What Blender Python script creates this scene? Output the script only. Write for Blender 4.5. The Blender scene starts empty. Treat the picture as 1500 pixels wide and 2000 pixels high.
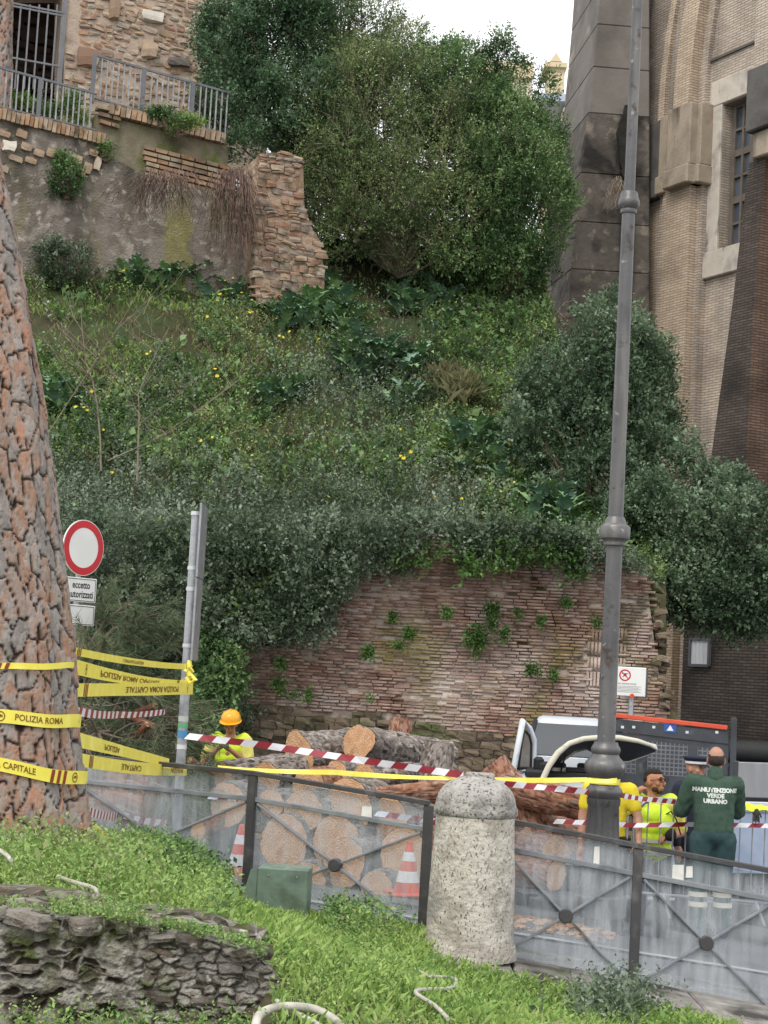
import bpy, bmesh, math, random
import numpy as np
from mathutils import Vector, Matrix, noise as mnoise
random.seed(7); RNG = np.random.default_rng(7)
S = bpy.context.scene
C = S.collection
rad = math.radians
# ------------------------------------------------------------------ camera
F = 3400.0; W0, H0 = 1500.0, 2000.0
PITCH, ROLL = rad(5.04), rad(3.1)
Rcam = Matrix.Rotation(math.pi/2 + PITCH, 3, 'X') @ Matrix.Rotation(ROLL, 3, 'Z')
cam = bpy.data.objects.new('camera', bpy.data.cameras.new('camera')); C.objects.link(cam)
cam.data.sensor_fit = 'VERTICAL'; cam.data.sensor_height = 24.0; cam.data.lens = 24.0*F/H0
cam.data.clip_start = 0.1; cam.data.clip_end = 3000
cam.rotation_euler = Rcam.to_euler(); cam.location = (0, 0, 0)
S.camera = cam
# ------------------------------------------------------------------ light
SUN_EL, SUN_AZ = rad(52), rad(205)     # soft sun behind the left shoulder
world = bpy.data.worlds.new("World"); S.world = world; world.use_nodes = True
wn = world.node_tree; wn.nodes.clear()
wo = wn.nodes.new('ShaderNodeOutputWorld'); bg = wn.nodes.new('ShaderNodeBackground')
sky = wn.nodes.new('ShaderNodeTexSky'); sky.sky_type = 'NISHITA'; sky.sun_disc = False
sky.sun_elevation = SUN_EL; sky.sun_rotation = SUN_AZ; sky.dust_density = 4; sky.air_density = 1.2
mx = wn.nodes.new('ShaderNodeMixRGB'); mx.inputs[0].default_value = 0.86
mx.inputs[2].default_value = (11.0, 11.0, 11.1, 1)      # high white cloud layer
wn.links.new(sky.outputs[0], mx.inputs[1]); wn.links.new(mx.outputs[0], bg.inputs[0])
bg.inputs[1].default_value = 0.125
wn.links.new(bg.outputs[0], wo.inputs[0])
sd = bpy.data.lights.new('sun', 'SUN'); sd.energy = 1.5; sd.angle = rad(22); sd.color = (1, 0.95, 0.87)
sun = bpy.data.objects.new('sun', sd); C.objects.link(sun)
sv = Vector((math.sin(SUN_AZ)*math.cos(SUN_EL), math.cos(SUN_AZ)*math.cos(SUN_EL), math.sin(SUN_EL)))
sun.rotation_euler = sv.to_track_quat('Z', 'Y').to_euler(); sun.location = (0, 0, 30)
S.view_settings.view_transform = 'Standard'; S.view_settings.look = 'None'
S.view_settings.exposure = 0.42; S.view_settings.gamma = 1; S.view_settings.use_curve_mapping = False
S.cycles.max_bounces = 8; S.cycles.transparent_max_bounces = 12; S.cycles.diffuse_bounces = 4

RC = np.array(Rcam)
def ray(px, py):
    px = np.asarray(px, float); py = np.asarray(py, float)
    d = np.stack([(px-750)/F, -(py-1000)/F, -np.ones_like(px+py)], -1)
    return d @ RC.T
def Pn(px, py, Y):
    d = ray(px, py); return d*(np.asarray(Y, float)/d[..., 1])[..., None]
def P(px, py, Y): return Vector(Pn(px, py, Y))
def project(v):
    q = np.asarray(v) @ RC
    return 750-F*q[..., 0]/q[..., 2], 1000+F*q[..., 1]/q[..., 2]

# ------------------------------------------------------------------ materials
def L(c):
    if isinstance(c, str):
        c = [int(c[i:i+2], 16)/255 for i in (0, 2, 4)]
        c = [x/12.92 if x <= .04045 else ((x+.055)/1.055)**2.4 for x in c]
    return (c[0], c[1], c[2], 1)
_M = {}
def pm(name, cols, scale=3.0, rough=.8, bump=.0, bscale=20., coords='pos', stretch=(1, 1, 1), overlays=(), tint=None, metallic=0., detail=5., spec=.3, extra=None, lo=.3, hi=.7):
    if name in _M: return _M[name]
    m = bpy.data.materials.new(name); m.use_nodes = True; nt = m.node_tree; N, K = nt.nodes, nt.links
    b = N['Principled BSDF']; b.inputs['Roughness'].default_value = rough; b.inputs['Metallic'].default_value = metallic
    b.inputs['Specular IOR Level'].default_value = spec
    if coords == 'pos': src = N.new('ShaderNodeNewGeometry').outputs['Position']
    else: src = N.new('ShaderNodeTexCoord').outputs['Object']
    mp = N.new('ShaderNodeMapping'); mp.inputs['Scale'].default_value = stretch; K.new(src, mp.inputs[0])
    def nz(sc, det=detail, dist=0, vec=None):
        n = N.new('ShaderNodeTexNoise'); n.inputs['Scale'].default_value = sc; n.inputs['Detail'].default_value = det
        n.inputs['Distortion'].default_value = dist; K.new(vec or mp.outputs[0], n.inputs['Vector']); return n.outputs[0]
    def ramp(fac, stops):
        r = N.new('ShaderNodeValToRGB'); e = r.color_ramp.elements
        while len(e) < len(stops): e.new(.5)
        for el, (p, c) in zip(e, stops): el.position = p; el.color = L(c)
        K.new(fac, r.inputs[0]); return r.outputs[0]
    cols = [cols] if isinstance(cols, (str, tuple)) and (isinstance(cols, str) or isinstance(cols[0], float)) else list(cols)
    if len(cols) == 1: cols = cols*2
    if tint:
        at = N.new('ShaderNodeAttribute'); at.attribute_name = 'tint'; fac = at.outputs['Fac']
        if tint == 'both':
            oi = N.new('ShaderNodeObjectInfo'); ad = N.new('ShaderNodeMath'); ad.operation = 'ADD'
            K.new(fac, ad.inputs[0]); K.new(oi.outputs['Random'], ad.inputs[1])
            fr = N.new('ShaderNodeMath'); fr.operation = 'FRACT'; K.new(ad.outputs[0], fr.inputs[0]); fac = fr.outputs[0]
        ns = nz(scale); mm = N.new('ShaderNodeMath'); mm.operation = 'MULTIPLY_ADD'
        sb = N.new('ShaderNodeMath'); sb.operation = 'SUBTRACT'; K.new(ns, sb.inputs[0]); sb.inputs[1].default_value = .5
        K.new(sb.outputs[0], mm.inputs[0]); mm.inputs[1].default_value = .7; K.new(fac, mm.inputs[2])
        n = len(cols); col = ramp(mm.outputs[0], [(i/(n-1)*.96+.02, c) for i, c in enumerate(cols)])
    else:
        n = len(cols); col = ramp(nz(scale), [(lo+(hi-lo)*i/(n-1), c) for i, c in enumerate(cols)])
    for ov in overlays:
        c, sc, lo_, hi_ = ov[:4]
        vec = None
        if len(ov) > 4:
            mp2 = N.new('ShaderNodeMapping'); mp2.inputs['Scale'].default_value = ov[4]; mp2.inputs['Location'].default_value = (sc*3.1, lo_*17, hi_*11); K.new(src, mp2.inputs[0]); vec = mp2.outputs[0]
        f = ramp(nz(sc, 6, .3, vec), [(lo_, (0, 0, 0)), (hi_, (1, 1, 1))])
        x = N.new('ShaderNodeMixRGB'); K.new(f, x.inputs[0]); K.new(col, x.inputs[1]); x.inputs[2].default_value = L(c); col = x.outputs[0]
    if extra: col = extra(nt, N, K, col, src, nz, ramp, b)
    K.new(col, b.inputs['Base Color'])
    if bump:
        bp = N.new('ShaderNodeBump'); bp.inputs['Strength'].default_value = min(1, bump); bp.inputs['Distance'].default_value = .02*max(1, bump)
        K.new(nz(bscale, 6), bp.inputs['Height']); K.new(bp.outputs[0], b.inputs['Normal'])
    _M[name] = m; return m

# ------------------------------------------------------------------ object helpers
def tag(o, label=None, cat=None, group=None, kind=None):
    if label: o['label'] = label
    if cat: o['category'] = cat
    if group: o['group'] = group
    if kind: o['kind'] = kind
    return o
def thing(name, label, cat, loc=(0, 0, 0), rz=0., group=None):
    o = bpy.data.objects.new(name, None); C.objects.link(o); o.location = loc; o.rotation_euler = (0, 0, rz)
    o.empty_display_size = .1
    return tag(o, label, cat, group)
def mesh_obj(name, me, mats, parent=None, loc=None):
    o = bpy.data.objects.new(name, me); C.objects.link(o)
    for m in (mats if isinstance(mats, (list, tuple)) else [mats]):
        if m and len(me.materials) < 8 and m.name not in [x.name for x in me.materials]: me.materials.append(m)
    if parent: o.parent = parent
    if loc is not None: o.location = loc
    return o
def np_mesh(name, V, Fc, nper, attr=None, smooth=False, midx=None):
    """V (n,3); Fc flat index array with nper verts a face (int or array)"""
    me = bpy.data.meshes.new(name); V = np.asarray(V, np.float32); Fc = np.asarray(Fc, np.int32).ravel()
    nf = len(Fc)//nper
    me.vertices.add(len(V)); me.vertices.foreach_set('co', V.ravel())
    me.loops.add(len(Fc)); me.loops.foreach_set('vertex_index', Fc)
    me.polygons.add(nf); me.polygons.foreach_set('loop_start', np.arange(0, nf*nper, nper, dtype=np.int32))
    me.polygons.foreach_set('loop_total', np.full(nf, nper, np.int32))
    if smooth: me.polygons.foreach_set('use_smooth', np.ones(nf, bool))
    if midx is not None: me.polygons.foreach_set('material_index', np.asarray(midx, np.int32))
    me.update(calc_edges=True)
    if attr:
        for k, (dom, a) in attr.items():
            at = me.attributes.new(k, 'FLOAT', dom); at.data.foreach_set('value', np.asarray(a, np.float32))
    return me
class MB:
    def __init__(s): s.v = []; s.f = []; s.m = []
    def add(s, vs, fs, m=0):
        n = len(s.v); s.v += [tuple(v) for v in vs]; s.f += [tuple(i+n for i in f) for f in fs]; s.m += [m]*len(fs); return s
    def box(s, c, d, R=None, m=0, taper=1.0):
        x, y, z = d[0]/2, d[1]/2, d[2]/2; vs = []
        for sz in (-1, 1):
            t = taper if sz > 0 else 1
            for sx, sy in ((-1, -1), (1, -1), (1, 1), (-1, 1)): vs.append(Vector((sx*x*t, sy*y*t, sz*z)))
        if R: vs = [R @ v for v in vs]
        c = Vector(c); return s.add([v+c for v in vs], [(3, 2, 1, 0), (4, 5, 6, 7), (0, 1, 5, 4), (1, 2, 6, 5), (2, 3, 7, 6), (3, 0, 4, 7)], m)
    def bar(s, a, b, w, t, up=(0, 0, 1), m=0):
        a, b = Vector(a), Vector(b); d = b-a; z = d.normalized(); u = Vector(up); x = u.cross(z)
        if x.length < 1e-4: x = Vector((1, 0, 0)).cross(z)
        x.normalize(); y = z.cross(x)
        R = Matrix((x, y, z)).transposed(); return s.box((a+b)/2, (w, t, d.length), R, m)
    def tube(s, pts, r, seg=8, cap=True, m=0):
        pts = [Vector(p) for p in pts]; n = len(pts); rs = r if isinstance(r, (list, tuple)) else [r]*n
        vs = []; fs = []; prev = None
        for i, p in enumerate(pts):
            t = (pts[min(i+1, n-1)]-pts[max(i-1, 0)])
            t = t.normalized() if t.length > 1e-6 else Vector((0, 0, 1))
            if prev is None:
                x = t.cross(Vector((0, 0, 1)));
                if x.length < 1e-3: x = Vector((1, 0, 0))
                x.normalize()
            else:
                x = prev-t*prev.dot(t)
                if x.length < 1e-3: x = t.orthogonal()
                x.normalize()
            prev = x; y = t.cross(x)
            for k in range(seg):
                a = 2*math.pi*k/seg; vs.append(p+(x*math.cos(a)+y*math.sin(a))*rs[i])
        for i in range(n-1):
            for k in range(seg):
                k2 = (k+1) % seg; fs.append((i*seg+k, i*seg+k2, (i+1)*seg+k2, (i+1)*seg+k))
        if cap: fs.append(tuple(range(seg-1, -1, -1))); fs.append(tuple((n-1)*seg+k for k in range(seg)))
        return s.add(vs, fs, m)
    def lathe(s, prof, seg=24, c=(0, 0, 0), m=0, flute=None, cap=True):
        c = Vector(c); vs = []; fs = []
        for i, (r, z) in enumerate(prof):
            for k in range(seg):
                a = 2*math.pi*k/seg; rr = r*(flute(a, z) if flute else 1)
                vs.append(c+Vector((rr*math.cos(a), rr*math.sin(a), z)))
        for i in range(len(prof)-1):
            for k in range(seg):
                k2 = (k+1) % seg; fs.append((i*seg+k, i*seg+k2, (i+1)*seg+k2, (i+1)*seg+k))
        if cap: fs.append(tuple(range(seg-1, -1, -1))); fs.append(tuple((len(prof)-1)*seg+k for k in range(seg)))
        return s.add(vs, fs, m)
    def prism(s, poly, y0, y1, m=0):
        """poly in (x,z), extruded over y"""
        n = len(poly); vs = [(x, y0, z) for x, z in poly]+[(x, y1, z) for x, z in poly]
        A = sum(poly[i][0]*poly[(i+1) % n][1]-poly[(i+1) % n][0]*poly[i][1] for i in range(n))
        f0 = tuple(range(n)); f1 = tuple(range(2*n-1, n-1, -1))
        fs = [f0, f1]+[(i, i+n, (i+1) % n+n, (i+1) % n) for i in range(n)]
        if A < 0: fs = [tuple(reversed(f)) for f in fs]
        return s.add(vs, fs, m)
    def ico(s, c, r, sub=2, m=0, R=None):
        bm = bmesh.new(); bmesh.ops.create_icosphere(bm, subdivisions=sub, radius=1)
        r = r if isinstance(r, (tuple, list)) else (r, r, r); vs = []
        for v in bm.verts:
            q = Vector((v.co.x*r[0], v.co.y*r[1], v.co.z*r[2]))
            if R: q = R @ q
            vs.append(q+Vector(c))
        s.add(vs, [tuple(v.index for v in f.verts) for f in bm.faces], m); bm.free(); return s
    def mesh(s, name='m', smooth=None, sub=None):
        me = bpy.data.meshes.new(name); me.from_pydata(s.v, [], s.f)
        me.polygons.foreach_set('material_index', s.m)
        if smooth is not None:
            me.polygons.foreach_set('use_smooth', [True]*len(s.f))
            me.set_sharp_from_angle(angle=rad(smooth))
        me.update(); return me
    def build(s, name, mats, parent=None, world=True, smooth=None, bevel=0, kind=None, label=None):
        if parent is not None and world:
            l = parent.location; s.v = [(x-l[0], y-l[1], z-l[2]) for x, y, z in s.v]
        elif parent is None and world and s.v:
            pass
        me = s.mesh(name, smooth)
        mats = mats if isinstance(mats, (list, tuple)) else [mats]
        for m in mats: me.materials.append(m)
        if bevel:
            bm = bmesh.new(); bm.from_mesh(me); bmesh.ops.remove_doubles(bm, verts=bm.verts, dist=1e-5)
            es = [e for e in bm.edges if len(e.link_faces) == 2 and e.calc_face_angle(0) > .5]
            bmesh.ops.bevel(bm, geom=es, offset=bevel, segments=1, affect='EDGES', clamp_overlap=True); bm.to_mesh(me); bm.free()
        o = bpy.data.objects.new(name, me); C.objects.link(o)
        if parent: o.parent = parent
        if kind: o['kind'] = kind
        if label: o['label'] = label
        return o
def recentre(o, loc):
    """move a top-level mesh's origin to loc"""
    loc = Vector(loc); o.data.transform(Matrix.Translation(-loc)); o.location = loc; return o

class Frame:
    """vertical plane: local x along the wall to the right, y into the wall, z up"""
    def __init__(s, A, B):
        A, B = Vector(A), Vector(B); d = B-A; d.z = 0; s.u = d.normalized(); s.O = A; s.n = Vector((-s.u.y, s.u.x, 0)); s.rz = math.atan2(s.u.y, s.u.x)
    def loc(s, px, py, off=0.):
        r = Vector(ray(px, py)); p0 = s.O+s.n*off; t = p0.dot(s.n)/r.dot(s.n); q = r*t-s.O
        return q.dot(s.u), q.z
    def wor(s, x, y, z): return s.O+s.u*x+s.n*y+Vector((0, 0, z))

def text_mesh(txt, size=1.0, bold=.0):
    cu = bpy.data.curves.new('t', 'FONT'); cu.body = txt; cu.size = size; cu.align_x = 'CENTER'; cu.align_y = 'CENTER'; cu.offset = bold; cu.resolution_u = 2
    o = bpy.data.objects.new('t', cu); C.objects.link(o); dg = bpy.context.evaluated_depsgraph_get()
    me = bpy.data.meshes.new_from_object(o.evaluated_get(dg)); bpy.data.objects.remove(o); bpy.data.curves.remove(cu)
    vs = [tuple(v.co) for v in me.vertices]; fs = [tuple(p.vertices) for p in me.polygons]; bpy.data.meshes.remove(me)
    return vs, fs

def nrm(a): return a/np.maximum(np.linalg.norm(a, axis=-1, keepdims=True), 1e-9)
def leaf_mesh(name, pos, a, size, wr=.5, tint=None, up=(0, 0, 1), jit=.6, fold=.25, droop=.0):
    """one folded rhombus per leaf"""
    n = len(pos); size = np.broadcast_to(np.asarray(size, float), (n,)); a = nrm(a)
    u = np.asarray(up)+RNG.normal(0, jit, (n, 3)); b = nrm(np.cross(a, u)); c = np.cross(b, a)
    Lg = size[:, None]; Wd = (size*wr)[:, None]
    v0 = pos; v2 = pos+a*Lg-np.array([0, 0, 1])*droop*Lg; mid = pos+a*Lg*.45
    v1 = mid+b*Wd*.5+c*Wd*fold; v3 = mid-b*Wd*.5+c*Wd*fold
    V = np.stack([v0, v1, v2, v3], 1).reshape(-1, 3); Fc = np.arange(4*n)
    if tint is None: tint = RNG.random(n)
    return np_mesh(name, V, Fc, 4, {'tint': ('FACE', tint)})
def blade_mesh(name, pos, a, size, w, tint=None):
    n = len(pos); size = np.broadcast_to(np.asarray(size, float), (n,)); a = nrm(a)
    b = nrm(np.cross(a, RNG.normal(0, 1, (n, 3)))); bend = nrm(RNG.normal(0, 1, (n, 3)))*np.array([1, 1, .0])
    Lg = size[:, None]; mid = pos+a*Lg*.55; tip = pos+a*Lg+bend*Lg*.35-np.array([0, 0, .12])*Lg
    V = np.stack([pos-b*w/2, pos+b*w/2, mid+b*w*.4, tip], 1).reshape(-1, 3)
    if tint is None: tint = RNG.random(n)
    return np_mesh(name, V, np.arange(4*n), 4, {'tint': ('FACE', tint)})
def cloudnoise(p, sc, seed=0.):
    """cheap smooth vector noise ~[-1,1] by sums of sines"""
    q = p*sc+seed; x, y, z = q[..., 0], q[..., 1], q[..., 2]
    return (np.sin(1.7*x+2.3*np.sin(1.1*y+z))+np.sin(2.1*y+1.9*np.sin(1.3*z+.7*x)+1.3)+np.sin(1.9*z+2.1*np.sin(1.2*x+.8*y)+2.1)+.5*np.sin(4.3*x+3.1*y+1.7*z)+.5*np.sin(3.7*z-4.1*x+2.3*y))/4
# ================================================================== SETTING
asphalt = pm('asphalt', ['4c4d4f', '636364', '575758'], 1.5, .85, .4, 60)
soil = pm('soil', ['2c2a1c', '3c3a26', '2f3b20', '38452a'], 1.3, .95, .8, 9)
gb = MB(); gb.add([(-400, -100, -4.4), (400, -100, -4.4), (400, 700, -4.4), (-400, 700, -4.4)], [(0, 1, 2, 3)])
gb.build('ground', pm('far_ground', ['6b665c', '7c786d'], .2, .9), kind='structure')
def road_z(x, y): return -2.1-.1*x-.08*(max(y, 16)-16)
xs = np.linspace(-14, 16, 61); ys = np.linspace(12.9, 60, 97)
X, Y = np.meshgrid(xs, ys); Z = -2.1-.1*X-.08*(np.clip(Y, 16, 24)-16)+.01*cloudnoise(np.stack([X, Y, 0*X], -1), 1.5)
def grid_faces(nr, nc):
    i = np.arange(nr-1)[:, None]*nc+np.arange(nc-1)[None]; return np.stack([i, i+1, i+nc+1, i+nc], -1).reshape(-1)
o = mesh_obj('road', np_mesh('road', np.stack([X, Y, Z], -1).reshape(-1, 3), grid_faces(97, 61), 4, smooth=True), asphalt); o['kind'] = 'structure'
# pale worn line along the carriageway behind the right railing
lb = MB()
for x0 in np.arange(-2, 7, .5):
    y0 = 15.1; lb.add([(x0, y0, road_z(x0, y0)+.02), (x0+.5, y0-.02, road_z(x0+.5, y0)+.02), (x0+.5, y0+.1, road_z(x0+.5, y0+.12)+.02), (x0, y0+.12, road_z(x0, y0+.12)+.02)], [(0, 1, 2, 3)])
lb.build('road_marking', pm('road_paint', ['a5a5a2', '8a8a88'], 8, .8), kind='structure')

# ---- hillside
def ybase(px, py):
    ypts = [440, 500, 560, 700, 900, 1050, 1180, 1230, 1640]; yv = [38.6, 37.4, 36.3, 33.2, 30.0, 28.0, 26.5, 26.3, 25.6]
    b = np.interp(py, ypts, yv); return b+(np.clip((1200-py)/650, 0, 1))*(np.minimum(px, 800)-500)*.005
def hill_pt(px, py, off=0.):
    q = Pn(px, py, ybase(px, py)); n = cloudnoise(q, .9, 3.)*.16+cloudnoise(q, 2.6, 1.)*.06
    return q+np.array([0, -.6, .8])*(np.asarray(n)+off)[..., None]
pxs = np.linspace(-160, 1300, 150); tt = np.linspace(0, 1, 130)
top = np.interp(pxs, [-160, 600, 1050, 1080, 1130, 1200, 1300], [490, 470, 470, 640, 760, 900, 960])
PX = np.repeat(pxs[None], 130, 0); PY = top[None]+(1640-top[None])*tt[:, None]
o = mesh_obj('hillside', np_mesh('hillside', hill_pt(PX, PY).reshape(-1, 3), grid_faces(130, 150), 4, smooth=True), soil); o['kind'] = 'structure'

# ---- foreground mound (thin plate spline through measured points)
CP = [(-150, 1640, 10.5), (0, 1655, 10.3), (120, 1690, 10.5), (230, 1710, 10.4), (350, 1700, 12.4), (425, 1745, 12.6), (480, 1785, 12.3), (545, 1800, 12.2), (610, 1808, 12.3), (840, 1835, 12.6), (860, 1880, 11.9),
      (-150, 1775, 8.5), (0, 1785, 8.5), (200, 1800, 8.5), (400, 1825, 8.5), (540, 1862, 8.4), (720, 1900, 9.6), (850, 1960, 9.2), (905, 1925, 11.4), (950, 1945, 11.0), (1087, 1984, 10.9), (1200, 2005, 10.8), (1330, 2020, 10.9), (1500, 2070, 10.8),
      (-150, 2010, 7.2), (200, 2020, 7.1), (480, 2000, 7.2), (560, 1960, 7.7), (640, 2010, 7.5), (900, 2080, 7.8), (1250, 2120, 8.5), (500, 2400, 5.0), (1000, 2400, 5.5), (0, 2450, 5.0), (1500, 2350, 6.5), (100, 1690, 12.6), (-150, 1690, 12.6), (350, 1695, 14.0), (830, 1822, 13.4), (560, 1790, 13.5), (100, 1680, 14.5)]
cp = np.array([Pn(a, b, c) for a, b, c in CP])
def tps_fit(xy, z):
    n = len(xy); d = np.linalg.norm(xy[:, None]-xy[None], axis=-1); K_ = np.where(d > 0, d*d*np.log(d+1e-9), 0)+np.eye(n)*.02
    A = np.zeros((n+3, n+3)); A[:n, :n] = K_; A[:n, n] = 1; A[:n, n+1:] = xy; A[n:, :n] = A[:n, n:].T
    return np.linalg.solve(A, np.r_[z, 0, 0, 0])
TW = tps_fit(cp[:, :2], cp[:, 2])
ZFR = P(250, 2120, 7.35).z
def mound(x, y):
    x = np.asarray(x, float); y = np.asarray(y, float); q = np.stack([x, y], -1)
    d = np.linalg.norm(q[..., None, :]-cp[:, :2], axis=-1)
    z = (np.where(d > 0, d*d*np.log(d+1e-9), 0) @ TW[:-3])+TW[-3]+TW[-2]*x+TW[-1]*y
    q_ = np.stack([x, y, z], -1); fx = x/np.maximum(y, .1)*F+750; w = np.clip((7.95-y)/.25, 0, 1)*np.clip((560-fx)/50, 0, 1); z = z*(1-w)+w*np.minimum(z, ZFR-.02*(x+1))
    return z+.015*cloudnoise(np.stack([x, y, 0*x], -1), 5.)
# ---- kerb ledge under the right-hand railing
def fz(x): return float(np.interp(x, [fA[0], fB[0]], [fA[2], fB[2]]))
fA = P(975, 1866, 12.7); fB = P(1530, 1978, 12.5)          # foot line of the right railing
eA = P(876, 1879, 12.0); eB = P(1330, 1972, 11.75)         # front edge of the ledge
def ledge_y(x): return float(np.interp(x, [eA.x, eB.x], [eA.y, eB.y])) if x < eB.x else eB.y+(x-eB.x)*(eB.y-eA.y)/(eB.x-eA.x)
def ledge_z(x): return eA.z+(x-eA.x)*(eB.z-eA.z)/(eB.x-eA.x)
xs = np.linspace(-7, 7, 141); ys = np.linspace(3.5, 15.9, 142); X, Y = np.meshgrid(xs, ys); Z = mound(X, Y)
# keep the earth below the ledge and dip it under the road edge
ly = np.array([ledge_y(x) for x in xs])[None]; lz = np.array([ledge_z(x) for x in xs])[None]
under = (Y > ly-.02) & (X > eA.x-.05); Z = np.where(under, np.minimum(Z, lz-.25), Z)
lfy = np.interp(X, [-6, -2.5, -1.03, .33, .5], [15.6, 14.4, 13.8, 13.4, 12.9]); Z = np.where(Y > lfy+.06, np.minimum(Z, -2.6-.1*X), Z)
o = mesh_obj('grass_bank', np_mesh('grass_bank', np.stack([X, Y, Z], -1).reshape(-1, 3), grid_faces(142, 141), 4, smooth=True), pm('bank_soil', ['2e3018', '3d3f22', '4a4230', '33401c'], 3, .95, .8, 15)); o['kind'] = 'structure'
stone_ledge = pm('ledge_stone', ['8f8c88', '77736e', 'a5a29d'], 3, .85, .8, 22, overlays=[('3c3a36', 2.2, .48, .62, (1, 1, .4)), ('4c5230', 3, .58, .7)])
x = eA.x-.25; k = 0
while x < 5.2:
    w = .62+random.random()*.3; x1 = x+w-.012
    m = MB(); a0, a1 = ledge_z(x), ledge_z(x1); yb = 13.3
    pts = [(x, ledge_y(x), a0-.34), (x1, ledge_y(x1), a1-.34), (x1, yb, a1-.34), (x, yb, a0-.34), (x, ledge_y(x)+random.uniform(0, .015), a0), (x1, ledge_y(x1)+random.uniform(0, .015), a1), (x1, yb, a1), (x, yb, a0)]
    m.add(pts, [(3, 2, 1, 0), (4, 5, 6, 7), (0, 1, 5, 4), (1, 2, 6, 5), (2, 3, 7, 6), (3, 0, 4, 7)])
    o = m.build('kerb_stone', stone_ledge, bevel=.015, kind='structure'); recentre(o, (x, ledge_y(x), a0)); x = x1+.012; k += 1

# ================================================================== STONE / BRICK PIECES
def stone_me(seed, m, sub=2, flat=.75):
    r = random.Random(seed); bm = bmesh.new(); bmesh.ops.create_cube(bm, size=1)
    bmesh.ops.subdivide_edges(bm, edges=bm.edges, cuts=1, use_grid_fill=True)
    for v in bm.verts:
        c = v.co; l = max(abs(c.x), abs(c.y), abs(c.z)); k = c.length
        c *= (1-flat)*(.62/k if k else 1)+flat
        c += Vector((r.uniform(-.07, .07), r.uniform(-.05, .05), r.uniform(-.09, .09)))
    me = bpy.data.meshes.new('stone'); bm.to_mesh(me); bm.free(); me.materials.append(m); return me
def brick_me(m, seed=0, j=.03):
    r = random.Random(seed); b = MB(); b.box((0, 0, 0), (1, 1, 1)); b.v = [tuple(c+r.uniform(-j, j) for c in v) for v in b.v]
    me = b.mesh('brick'); me.materials.append(m); return me
def piece(name, me, parent, loc, dim, rz=0., ry=0.):
    o = bpy.data.objects.new(name, me); C.objects.link(o); o.parent = parent; o.location = loc; o.scale = dim; o.rotation_euler = (0, ry, rz); return o
def inpoly(x, y, poly):
    c = False; n = len(poly)
    for i in range(n):
        x1, y1 = poly[i]; x2, y2 = poly[(i+1) % n]
        if (y1 > y) != (y2 > y) and x < (x2-x1)*(y-y1)/(y2-y1)+x1: c = not c
    return c
def boxes_mesh(name, cs, ds, tints, jit=.004, tilt=None):
    """many brick boxes in one mesh: centres, dims"""
    cs = np.array(cs); ds = np.array(ds); n = len(cs); u = np.array([(sx, sy, sz) for sz in (-.5, .5) for sx, sy in ((-.5, -.5), (.5, -.5), (.5, .5), (-.5, .5))])
    V = cs[:, None]+u[None]*ds[:, None]+RNG.uniform(-jit, jit, (n, 8, 3))
    f = np.array([(3, 2, 1, 0), (4, 5, 6, 7), (0, 1, 5, 4), (1, 2, 6, 5), (2, 3, 7, 6), (3, 0, 4, 7)])
    Fc = f[None]+np.arange(n)[:, None, None]*8
    return np_mesh(name, V.reshape(-1, 3), Fc.reshape(-1), 4, {'tint': ('FACE', np.repeat(tints, 6))})

# ------------------------------------------------------------------ Roman brick retaining wall
BF = Frame(P(470, 1300, 25.6), P(1270, 1300, 25.2))
bpoly_px = [(452, 1250), (520, 1262), (600, 1250), (650, 1180), (700, 1130), (770, 1090), (815, 1030), (850, 1035), (880, 1062), (1000, 1060), (1120, 1070), (1180, 1080), (1262, 1120), (1274, 1200), (1282, 1290), (1296, 1400), (1290, 1462), (1180, 1458), (1040, 1446), (985, 1440), (960, 1428), (880, 1424), (830, 1402), (720, 1392), (600, 1386), (470, 1368)]
bpoly = [BF.loc(*q) for q in bpoly_px]
rw = thing('brick_retaining_wall', 'old weathered red brick retaining wall behind the log pile', 'wall', BF.O, BF.rz); O_z = BF.O.z
mortar = pm('mortar', ['9a8d84', 'b0a59b', '84776e', '76665c'], 2.2, .95, .9, 14, overlays=[('3d3a25', 1.6, .56, .68), ('b9b0a8', 1.1, .55, .7)])
rbrick = pm('roman_brick', ['74594e', '8f7062', '9d7e70', 'a98e80', '826a60', 'b39c90'], 3, .92, .6, 40, tint='both',
            overlays=[('bdb2ab', 1.0, .42, .78), ('5c4638', .8, .56, .72, (1, 1, .35)), ('77713a', .9, .58, .74, (1, 1, .5)), ('45432e', 1.3, .58, .72)])
def bulge(s, h): return .03*float(cloudnoise(np.array([s, h, 0.]), .8, 5))+.012*float(cloudnoise(np.array([s, h, 1.]), 3.1))
core = [BF.loc(*q) for q in [(452, 1250), (520, 1262), (600, 1250), (650, 1180), (700, 1130), (770, 1090), (815, 1030), (850, 1035), (880, 1062), (1000, 1060), (1120, 1070), (1262, 1120), (1282, 1290), (1310, 1430), (1330, 1700), (440, 1700)]]
MB().prism([(a, b) for a, b in core], .015, .9).build('wall_core', mortar, rw, world=False)
hole = lambda s, h: float(cloudnoise(np.array([s, h, 4.]), 2.3, 9)) > .93
bl = []
arch_px = [(1148, 1245), (1148, 1340), (1215, 1340), (1215, 1255)]; arch = [BF.loc(*q) for q in arch_px]
h0 = min(p[1] for p in bpoly); h1 = max(p[1] for p in bpoly); CH = .047; row = 0; h = h0
while h < h1:
    s = -.4+random.random()*.2; wob = .02
    while s < 6.9:
        w = random.uniform(.13, .27); c = s+w/2; hh = h+.012*math.sin(c*1.3+row*.05)
        if inpoly(c, hh, bpoly) and not inpoly(c, hh, arch) and not hole(c, hh) and random.random() > .035:
            out = bulge(c, hh)+random.gauss(0, .012)
            bl.append((c, .075-out, hh, w-.014, .2, CH-.014))
        s += w
    h += CH; row += 1
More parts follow.
